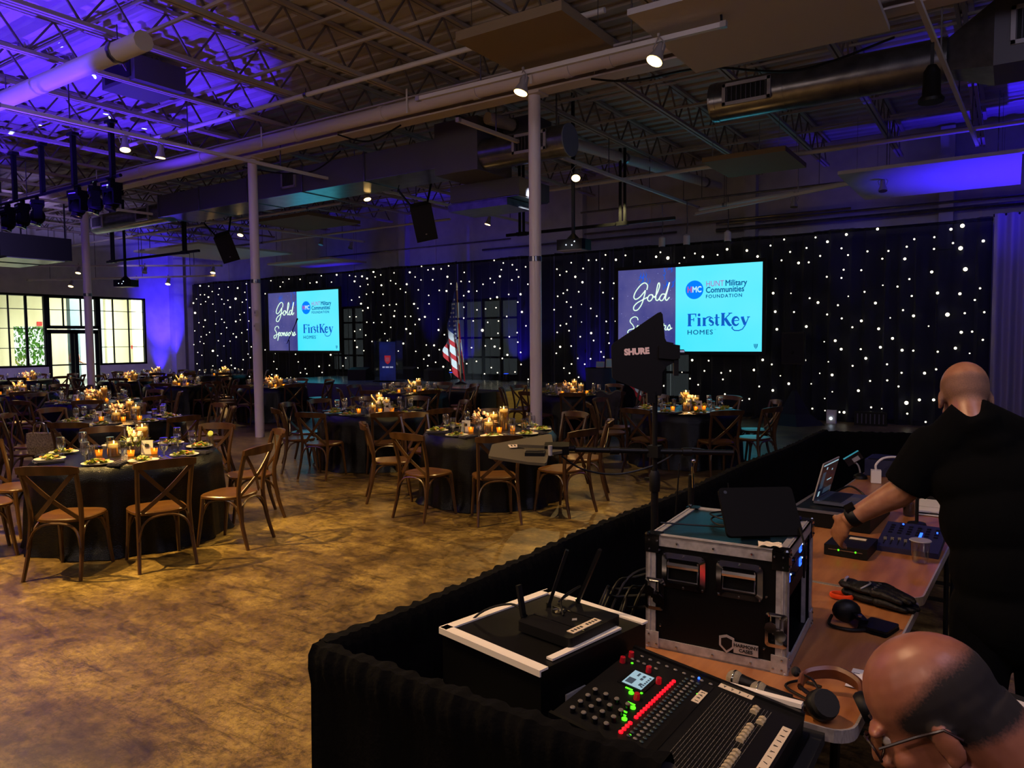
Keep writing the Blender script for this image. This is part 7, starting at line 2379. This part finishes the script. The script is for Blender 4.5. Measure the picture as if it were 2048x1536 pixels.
def hand(mb, wrist, palm_dir, normal, curl=0.9, left=True):
    """palm with five separate fingers; normal is the back of the hand"""
    d = Vector(palm_dir).normalized()
    nn = Vector(normal)
    nn = (nn - d * nn.dot(d)).normalized()
    sd = d.cross(nn).normalized() * (1 if left else -1)
    w = Vector(wrist)
    R = Matrix((sd, d, nn)).transposed()
    mb.ball(w + d * 0.045, (0.042, 0.055, 0.016), 14, 8, R)
    mb.ball(w + d * 0.02 + sd * 0.02, (0.024, 0.035, 0.018), 12, 8, R)
    for off, L in ((0.030, 0.070), (0.010, 0.078), (-0.011, 0.072), (-0.030, 0.056)):
        p = w + d * 0.088 + sd * off
        pts, a = [w + d * 0.05 + sd * off * 0.9, p], 0.25
        for q in range(3):
            a += curl * (0.55 if q else 0.35)
            dirv = d * math.cos(a) - nn * math.sin(a)
            p = p + dirv * (L * (0.42, 0.33, 0.25)[q])
            pts.append(p)
        mb.tube(spline(pts, 3), [0.0095 - 0.0025 * i / (3 * (len(pts) - 1)) for i in range(3 * (len(pts) - 1) + 1)], 8)
        mb.ball(p, 0.0075, 8, 5)
    p0 = w + d * 0.02 + sd * 0.036
    tp = [p0, p0 + (d * 0.6 + sd * 0.6 - nn * 0.3).normalized() * 0.035, p0 + (d * 0.75 + sd * 0.45 - nn * 0.5).normalized() * 0.062]
    mb.tube(spline(tp, 3), [0.0125 - 0.004 * i / 6 for i in range(7)], 8)
    mb.ball(tp[-1], 0.0085, 8, 5)


# standing man seen from behind, reaching with his left arm
P1 = thing('person', 'standing bald man in a black shirt seen from behind, reaching over the table', 'person', (0.03, 2.98, 0))
base = Vector((0.03, 2.98, 0))


def L1(p):
    return Vector(p) - base


Ry = Matrix.Rotation(0.30, 3, 'Z')
Hc = L1((-0.135, 3.05, 1.592))
T1 = Matrix.Translation(Hc) @ Matrix.Rotation(math.radians(13), 4, 'Z') @ Matrix.Rotation(math.radians(-26), 4, 'X')
lsh, elb, wri = L1((-0.225, 2.985, 1.405)), L1((-0.315, 2.985, 1.245)), L1((-0.505, 3.00, 1.105))
rsh, relb, rwri = L1((0.125, 3.12, 1.415)), L1((0.24, 3.22, 1.15)), L1((0.16, 3.42, 1.06))
mb = MB()
head_volume(mb, T1)
nb = L1((-0.065, 3.0, 1.425))
mb.tube([T1 @ Vector((0, -0.035, -0.03)), T1 @ Vector((0, -0.05, -0.10)), nb, nb + Vector((0.02, -0.01, -0.12))], [0.058, 0.057, 0.066, 0.09], 14)
mb.tube([nb, lsh], [0.06, 0.052], 10)
mb.tube([nb, rsh], [0.06, 0.052], 10)
mb.ball(L1((-0.03, 3.0, 1.25)), (0.15, 0.09, 0.2), 14, 10, Ry)
mb.tube(spline([lsh, lsh.lerp(elb, 0.6), elb, elb.lerp(wri, 0.35), wri], 4), [0.056, 0.055, 0.054, 0.053, 0.052, 0.051, 0.050, 0.050, 0.051, 0.052, 0.051, 0.048, 0.045, 0.041, 0.037, 0.034, 0.031], 12)
mb.tube(spline([rsh, rsh.lerp(relb, 0.6), relb, relb.lerp(rwri, 0.35), rwri], 4), [0.052, 0.051, 0.050, 0.049, 0.048, 0.047, 0.046, 0.045, 0.045, 0.046, 0.046, 0.044, 0.040, 0.036, 0.033, 0.030, 0.028], 12)
hand(mb, wri, (-0.40, 0.35, -0.80), (-0.45, -0.75, 0.2), 0.8, True)
hand(mb, rwri, (-0.3, 0.8, -0.4), (0.5, 0.2, 0.8), 0.8, False)
Ti = T1.inverted()


def smooth(a, b, x):
    k = max(0.0, min(1.0, (x - a) / (b - a)))
    return k * k * (3 - 2 * k)


def hair_mask(o, fn):
    a = o.data.attributes.new('hair', 'FLOAT', 'POINT')
    a.data.foreach_set('value', [fn(v.co) for v in o.data.vertices])


def hairy_skin(name, base, hair):
    m = base.copy()
    m.name = name
    nt = m.node_tree
    b = nt.nodes['Principled BSDF']
    at = nt.nodes.new('ShaderNodeAttribute')
    at.attribute_name = 'hair'
    tc = nt.nodes.new('ShaderNodeTexCoord')
    nz = nt.nodes.new('ShaderNodeTexNoise')
    nz.inputs['Scale'].default_value = 260
    nt.links.new(tc.outputs['Object'], nz.inputs['Vector'])
    ma = nt.nodes.new('ShaderNodeMath')
    ma.operation = 'MULTIPLY_ADD'
    ma.use_clamp = True
    ma.inputs[1].default_value = 1.25
    sb = nt.nodes.new('ShaderNodeMath')
    sb.operation = 'MULTIPLY_ADD'
    sb.inputs[1].default_value = 0.7
    sb.inputs[2].default_value = -0.45
    nt.links.new(nz.outputs['Fac'], sb.inputs[0])
    nt.links.new(at.outputs['Fac'], ma.inputs[0])
    nt.links.new(sb.outputs[0], ma.inputs[2])
    gate = nt.nodes.new('ShaderNodeMath')
    gate.operation = 'MULTIPLY'
    gate.use_clamp = True
    rm = nt.nodes.new('ShaderNodeMapRange')
    rm.inputs['From Max'].default_value = 0.3
    nt.links.new(at.outputs['Fac'], rm.inputs['Value'])
    nt.links.new(ma.outputs[0], gate.inputs[0])
    nt.links.new(rm.outputs['Result'], gate.inputs[1])
    mx = nt.nodes.new('ShaderNodeMix')
    mx.data_type = 'RGBA'
    src = b.inputs['Base Color'].links[0].from_socket
    nt.links.new(src, mx.inputs[6])
    mx.inputs[7].default_value = (*lin(hair), 1)
    nt.links.new(gate.outputs[0], mx.inputs[0])
    nt.links.new(mx.outputs[2], b.inputs['Base Color'])
    rr = nt.nodes.new('ShaderNodeMapRange')
    rr.inputs['To Min'].default_value = 0.40
    rr.inputs['To Max'].default_value = 0.85
    nt.links.new(gate.outputs[0], rr.inputs['Value'])
    nt.links.new(rr.outputs['Result'], b.inputs['Roughness'])
    return m


m_skin1 = hairy_skin('skin_shaved', m_skin, (0.40, 0.29, 0.23))
m_skin2 = hairy_skin('skin_cropped', m_skin_face, (0.10, 0.075, 0.065))


def hair1(c):
    q = Ti @ c
    if q.length > 0.15:
        return 0.0
    return 0.75 * smooth(-0.075, -0.03, q.z) * smooth(0.06, 0.03, q.z) * smooth(0.06, 0.02, q.y) * smooth(0.088, 0.080, abs(q.x))


body1 = remeshed(mb, 'body', m_skin1, 0.0065, 3, P1)
hair_mask(body1, hair1)
eyes(P1, T1, m_eye, m_iris)
mb = MB()
for c, r in (((0.03, 2.97, 0.86), (0.195, 0.145, 0.17)), ((0.02, 2.965, 1.02), (0.19, 0.14, 0.18)), ((0.0, 2.985, 1.17), (0.205, 0.15, 0.18)), ((-0.03, 3.02, 1.30), (0.215, 0.15, 0.15)), ((-0.05, 3.03, 1.385), (0.165, 0.115, 0.085))):
    mb.ball(L1(c), r, 20, 14, Ry)
mb.tube([lsh + Vector((0.01, 0.0, 0.0)), nb + Vector((0.02, 0.0, -0.05)), rsh + Vector((-0.01, -0.0, 0.0))], [0.083, 0.105, 0.083], 16)
for q_ in (lsh + Vector((0.02, 0, -0.01)), rsh + Vector((-0.02, 0, -0.01)), nb + Vector((0.01, 0, -0.06))):
    c0 = T1 @ Vector((0, -0.060, -0.090))
    mb.tube([c0, c0.lerp(q_, 0.5) + Vector((0, 0, -0.012)), q_], [0.064, 0.078, 0.082], 16)
mb.tube([nb + Vector((0.02, 0.0, 0.015)), lsh + Vector((0.02, 0, -0.0))], [0.066, 0.078], 12)
mb.tube([nb + Vector((0.02, 0.0, 0.015)), rsh + Vector((-0.02, 0, 0.0))], [0.066, 0.078], 12)
slv = lsh.lerp(elb, 0.92)
mb.tube([lsh + Vector((0.015, 0, 0.015)), lsh, lsh.lerp(elb, 0.45), slv], [0.080, 0.084, 0.082, 0.078], 14)
mb.ball(lsh, 0.084, 14, 10)
rslv = rsh.lerp(relb, 0.85)
mb.tube([rsh, rslv], [0.084, 0.078], 14)
c0 = T1 @ Vector((0, -0.060, -0.084))
mb.ball(nb + Vector((0.0, -0.012, 0.012)), (0.098, 0.09, 0.075), 16, 10, Ry)
mb.tube([c0 + Vector((0.004, -0.012, -0.004)), nb], [0.068, 0.09], 16)
ax = (nb - c0).normalized()
e1 = ax.orthogonal().normalized()
e2 = ax.cross(e1)
mb.tube([c0 + ax * 0.012 + (e1 * math.cos(2 * PI * k / 20) + e2 * math.sin(2 * PI * k / 20)) * 0.060 for k in range(21)], 0.014, 8)
mb.tube([c0 + ax * 0.03 + (e1 * math.cos(2 * PI * k / 20) + e2 * math.sin(2 * PI * k / 20)) * 0.064 for k in range(21)], 0.02, 8)
remeshed(mb, 'shirt', m_shirt, 0.009, 3, P1)
cb = T1 @ Vector((0, -0.052, -0.105))
ring = []
cdir = (nb - cb).normalized()
R = cdir.to_track_quat('Z', 'Y').to_matrix()
MB().lathe([(0.060, -0.010), (0.066, -0.012), (0.070, 0.0), (0.072, 0.02)], 20, cb + cdir * 0.012, cdir).build('collar', m_shirt, P1, True)
mb = MB()
mb.ball(L1((0.03, 2.97, 0.84)), (0.18, 0.135, 0.14), 16, 10, Ry)
for s, foot in ((-1, L1((-0.06, 2.88, 0.0))), (1, L1((0.17, 3.05, 0.0)))):
    hip = L1((0.03, 2.97, 0.86)) + Ry @ Vector((s * 0.09, 0, 0))
    mb.tube([hip, hip.lerp(foot, 0.5) + Vector((-0.015, 0.01, 0)), foot + Vector((0, 0, 0.06))], [0.105, 0.075, 0.062], 14)
remeshed(mb, 'trousers', m_trouser, 0.012, 3, P1)
for s, foot in ((-1, L1((-0.06, 2.88, 0.0))), (1, L1((0.17, 3.05, 0.0)))):
    mb = MB()
    fd = Ry @ Vector((0, 1, 0))
    mb.ball(foot + fd * 0.06 + Vector((0, 0, 0.042)), (0.047, 0.13, 0.042), 14, 8, Ry)
    mb.ball(foot + Vector((0, 0, 0.06)), (0.042, 0.05, 0.055), 12, 8, Ry)
    mb.build('shoe', m_black_matte, P1, True)
wd = (wri - elb).normalized()
MB().lathe([(0.036, -0.018), (0.039, -0.012), (0.039, 0.012), (0.035, 0.018), (0.033, 0.0)], 18, wri - wd * 0.035, wd).build('wrist_band', m_black, P1, True)
MB().box(wri - wd * 0.035 + Vector((-0.012, -0.018, 0.036)), (0.034, 0.034, 0.016), (0.4, -0.6, 0.2)).build('watch_face', m_black_gloss, P1)

# seated man in the corner of the view, head bowed over the mixer
P2 = thing('person', 'seated balding man with glasses bowed over the mixing console', 'person', (0.12, 1.36, 0))
base2 = Vector((0.12, 1.36, 0))
Hc2 = Vector((-0.088, 1.285, 1.222)) - base2
T2 = Matrix.Translation(Hc2) @ Matrix.Rotation(math.radians(93), 4, 'Z') @ Matrix.Rotation(math.radians(-34), 4, 'X')
mb = MB()
head_volume(mb, T2)
n2 = Vector((0.015, 0.0, 1.03))
mb.tube([T2 @ Vector((0, -0.045, -0.02)), T2 @ Vector((0, -0.06, -0.09)), n2, n2 + Vector((0.05, 0, -0.12))], [0.066, 0.064, 0.072, 0.09], 16)
l2, r2s = Vector((0.04, -0.19, 0.965)), Vector((0.05, 0.20, 0.965))
for sh_, el_, wr_, dy in ((l2, Vector((-0.10, -0.25, 0.74)), Vector((-0.30, -0.08, 0.83)), 1), (r2s, Vector((-0.08, 0.27, 0.74)), Vector((-0.30, 0.22, 0.85)), -1)):
    mb.tube([n2, sh_], [0.06, 0.05], 10)
    pts = spline([sh_, sh_.lerp(el_, 0.6), el_, el_.lerp(wr_, 0.4), wr_], 4)
    mb.tube(pts, [0.05 - 0.02 * i / (len(pts) - 1) for i in range(len(pts))], 12)
    hand(mb, wr_, (-0.9, 0.1 * dy, -0.05), (0, 0, 1), 0.6, dy < 0)
mb.ball((0.09, 0, 0.78), (0.10, 0.15, 0.22), 14, 10)
Ti2 = T2.inverted()


def hair2(c):
    q = Ti2 @ c
    if q.length > 0.15:
        return 0.0
    ax = abs(q.x)
    top = smooth(0.085, 0.045, q.z + 0.42 * max(0, q.y + 0.05))
    lowline = -0.045 if q.y < -0.055 else -0.03 + 0.5 * (q.y + 0.02) if q.y > -0.02 else -0.045
    low = smooth(lowline - 0.012, lowline + 0.018, q.z)
    front = smooth(0.055, 0.025, q.y)
    ear = 0.0 if ax > 0.0785 and q.z < 0.018 and -0.04 < q.y < 0.02 else 1.0
    return top * low * front * ear


hair_mask(remeshed(mb, 'body', m_skin2, 0.0042, 3, P2), hair2)
eyes(P2, T2, m_eye, m_iris)
g = MB()
for s in (-1, 1):
    g.tube([T2 @ Vector((s * 0.073, 0.080, 0.0)), T2 @ Vector((s * 0.080, 0.02, 0.002)), T2 @ Vector((s * 0.082, -0.02, 0.0)), T2 @ Vector((s * 0.079, -0.035, -0.022))], 0.0023, 6)
    ringp = [T2 @ Vector((s * 0.036 + 0.027 * math.cos(a), 0.102 - 0.012 * abs(math.cos(a)), -0.010 + 0.020 * math.sin(a))) for a in [2 * PI * k / 16 for k in range(17)]]
    g.tube(ringp, 0.0022, 6)
g.tube([T2 @ Vector((-0.01, 0.106, -0.004)), T2 @ Vector((0, 0.112, 0.0)), T2 @ Vector((0.01, 0.106, -0.004))], 0.002, 6)
go = g.build('glasses', M('glasses_frame', (0.12, 0.06, 0.06), 0.3), P2, True)
for s in (-1, 1):
    MB().lathe([(0.0, 0), (0.026, 0)], 16, T2 @ Vector((s * 0.036, 0.099, -0.010)), T2.to_3x3() @ Vector((0, 1, 0))).build('lens', m_window, go)
mb = MB()
for c, r in (((0.13, 0, 0.52), (0.15, 0.19, 0.16)), ((0.12, 0, 0.68), (0.145, 0.195, 0.17)), ((0.09, 0, 0.84), (0.135, 0.205, 0.15)), ((0.06, 0, 0.94), (0.10, 0.17, 0.085))):
    mb.ball(c, r, 18, 12)
mb.tube([l2 + Vector((0.01, 0.02, 0)), r2s + Vector((0.01, -0.02, 0))], 0.085, 14)
for sh_, el_ in ((l2, Vector((-0.10, -0.25, 0.74))), (r2s, Vector((-0.08, 0.27, 0.74)))):
    mb.tube([sh_, sh_.lerp(el_, 0.85)], [0.08, 0.073], 14)
remeshed(mb, 'shirt', m_shirt, 0.011, 3, P2)
MB().lathe([(0.076, -0.01), (0.084, 0.0), (0.094, 0.03), (0.078, 0.0)], 20, n2 + Vector((0.0, 0, 0.0)), (0.5, 0, -1)).build('collar', m_shirt, P2, True)
mb = MB()
mb.ball((0.13, 0, 0.52), (0.15, 0.185, 0.12), 16, 10)
for s in (-1, 1):
    mb.tube([(0.12, s * 0.10, 0.52), (-0.26, s * 0.13, 0.54), (-0.24, s * 0.14, 0.10)], [0.09, 0.075, 0.055], 14)
remeshed(mb, 'trousers', m_trouser, 0.012, 3, P2)
for s in (-1, 1):
    MB().ball((-0.29, s * 0.14, 0.045), (0.13, 0.047, 0.045), 14, 8).ball((-0.24, s * 0.14, 0.07), (0.05, 0.045, 0.06), 10, 8).build('shoe', m_black_matte, P2, True)
t = thing('work_stool', 'black round stool under the seated man', 'stool', (0.26, 1.36, 0))
MB().lathe([(0.0, 0.36), (0.18, 0.36), (0.19, 0.385), (0.18, 0.405), (0.0, 0.405)], 20).build('seat', m_black, t, True)
MB().tube([(0, 0, 0.05), (0, 0, 0.36)], 0.025, 10).build('post', m_black, t, True)
for k in range(5):
    a = 2 * PI * k / 5
    MB().bar((0, 0, 0.06), (0.24 * math.cos(a), 0.24 * math.sin(a), 0.03), 0.03, 0.03).build('leg', m_black, t)

# small figure outside in the lobby
P3 = thing('person', 'person in a light top and blue cap standing outside the glass doors', 'person', (-29.6, 14.05, 0))
mb = MB()
T3 = Matrix.Translation((0, 0, 1.60)) @ Matrix.Rotation(math.radians(-60), 4, 'Z')
head_volume(mb, T3)
mb.tube([(0, 0, 1.56), (0, 0, 1.40), (0, 0, 1.1)], [0.05, 0.06, 0.10], 10)
Rz = Matrix.Rotation(math.radians(-60), 3, 'Z')
for s in (-1, 1):
    a, b, c = Rz @ Vector((s * 0.19, 0, 1.40)), Rz @ Vector((s * 0.25, 0.0, 1.12)), Rz @ Vector((s * 0.18, 0.2, 1.05))
    mb.tube([(0, 0, 1.40), a], [0.05, 0.05], 8)
    mb.tube([a, b, c], [0.05, 0.042, 0.03], 8)
    hand(mb, c, Rz @ Vector((0, 1, 0)), (0, 0, 1), 0.8, s < 0)
    mb.tube([Rz @ Vector((s * 0.09, 0, 0.9)), Rz @ Vector((s * 0.1, 0.02, 0.48)), Rz @ Vector((s * 0.1, 0, 0.05))], [0.09, 0.06, 0.04], 10)
mb.tube([(0, 0, 1.1), (0, 0, 0.85)], [0.11, 0.13], 10)
remeshed(mb, 'body', m_skin, 0.012, 2, P3)
mb = MB()
for z, r in ((1.30, (0.19, 0.12, 0.14)), (1.12, (0.165, 0.115, 0.16)), (0.98, (0.17, 0.12, 0.10))):
    mb.ball((0, 0, z), r, 14, 10, Rz)
for s in (-1, 1):
    mb.tube([Rz @ Vector((s * 0.16, 0, 1.38)), Rz @ Vector((s * 0.235, 0.0, 1.2))], [0.07, 0.065], 10)
remeshed(mb, 'top', M('pink_top', (0.72, 0.52, 0.48), 0.8), 0.014, 2, P3)
mb = MB()
mb.tube([(0, 0, 0.98), (0, 0, 0.80)], [0.15, 0.15], 12)
for s in (-1, 1):
    mb.tube([Rz @ Vector((s * 0.09, 0, 0.85)), Rz @ Vector((s * 0.1, 0.02, 0.48)), Rz @ Vector((s * 0.1, 0, 0.06))], [0.10, 0.075, 0.06], 10)
remeshed(mb, 'trousers', m_trouser, 0.014, 2, P3)
MB().ball(T3 @ Vector((0, -0.012, 0.055)), (0.082, 0.10, 0.075), 14, 8, T3.to_3x3()).build('cap', M('cap_blue', (0.20, 0.34, 0.42), 0.8), P3, True)
MB().ball(T3 @ Vector((0, -0.10, 0.0)), (0.04, 0.035, 0.05), 10, 6, T3.to_3x3()).build('hair', m_hair, P3, True)
for s in (-1, 1):
    MB().ball(Rz @ Vector((s * 0.1, 0.05, 0.04)), (0.045, 0.12, 0.04), 10, 6, Rz).build('shoe', m_black_matte, P3, True)
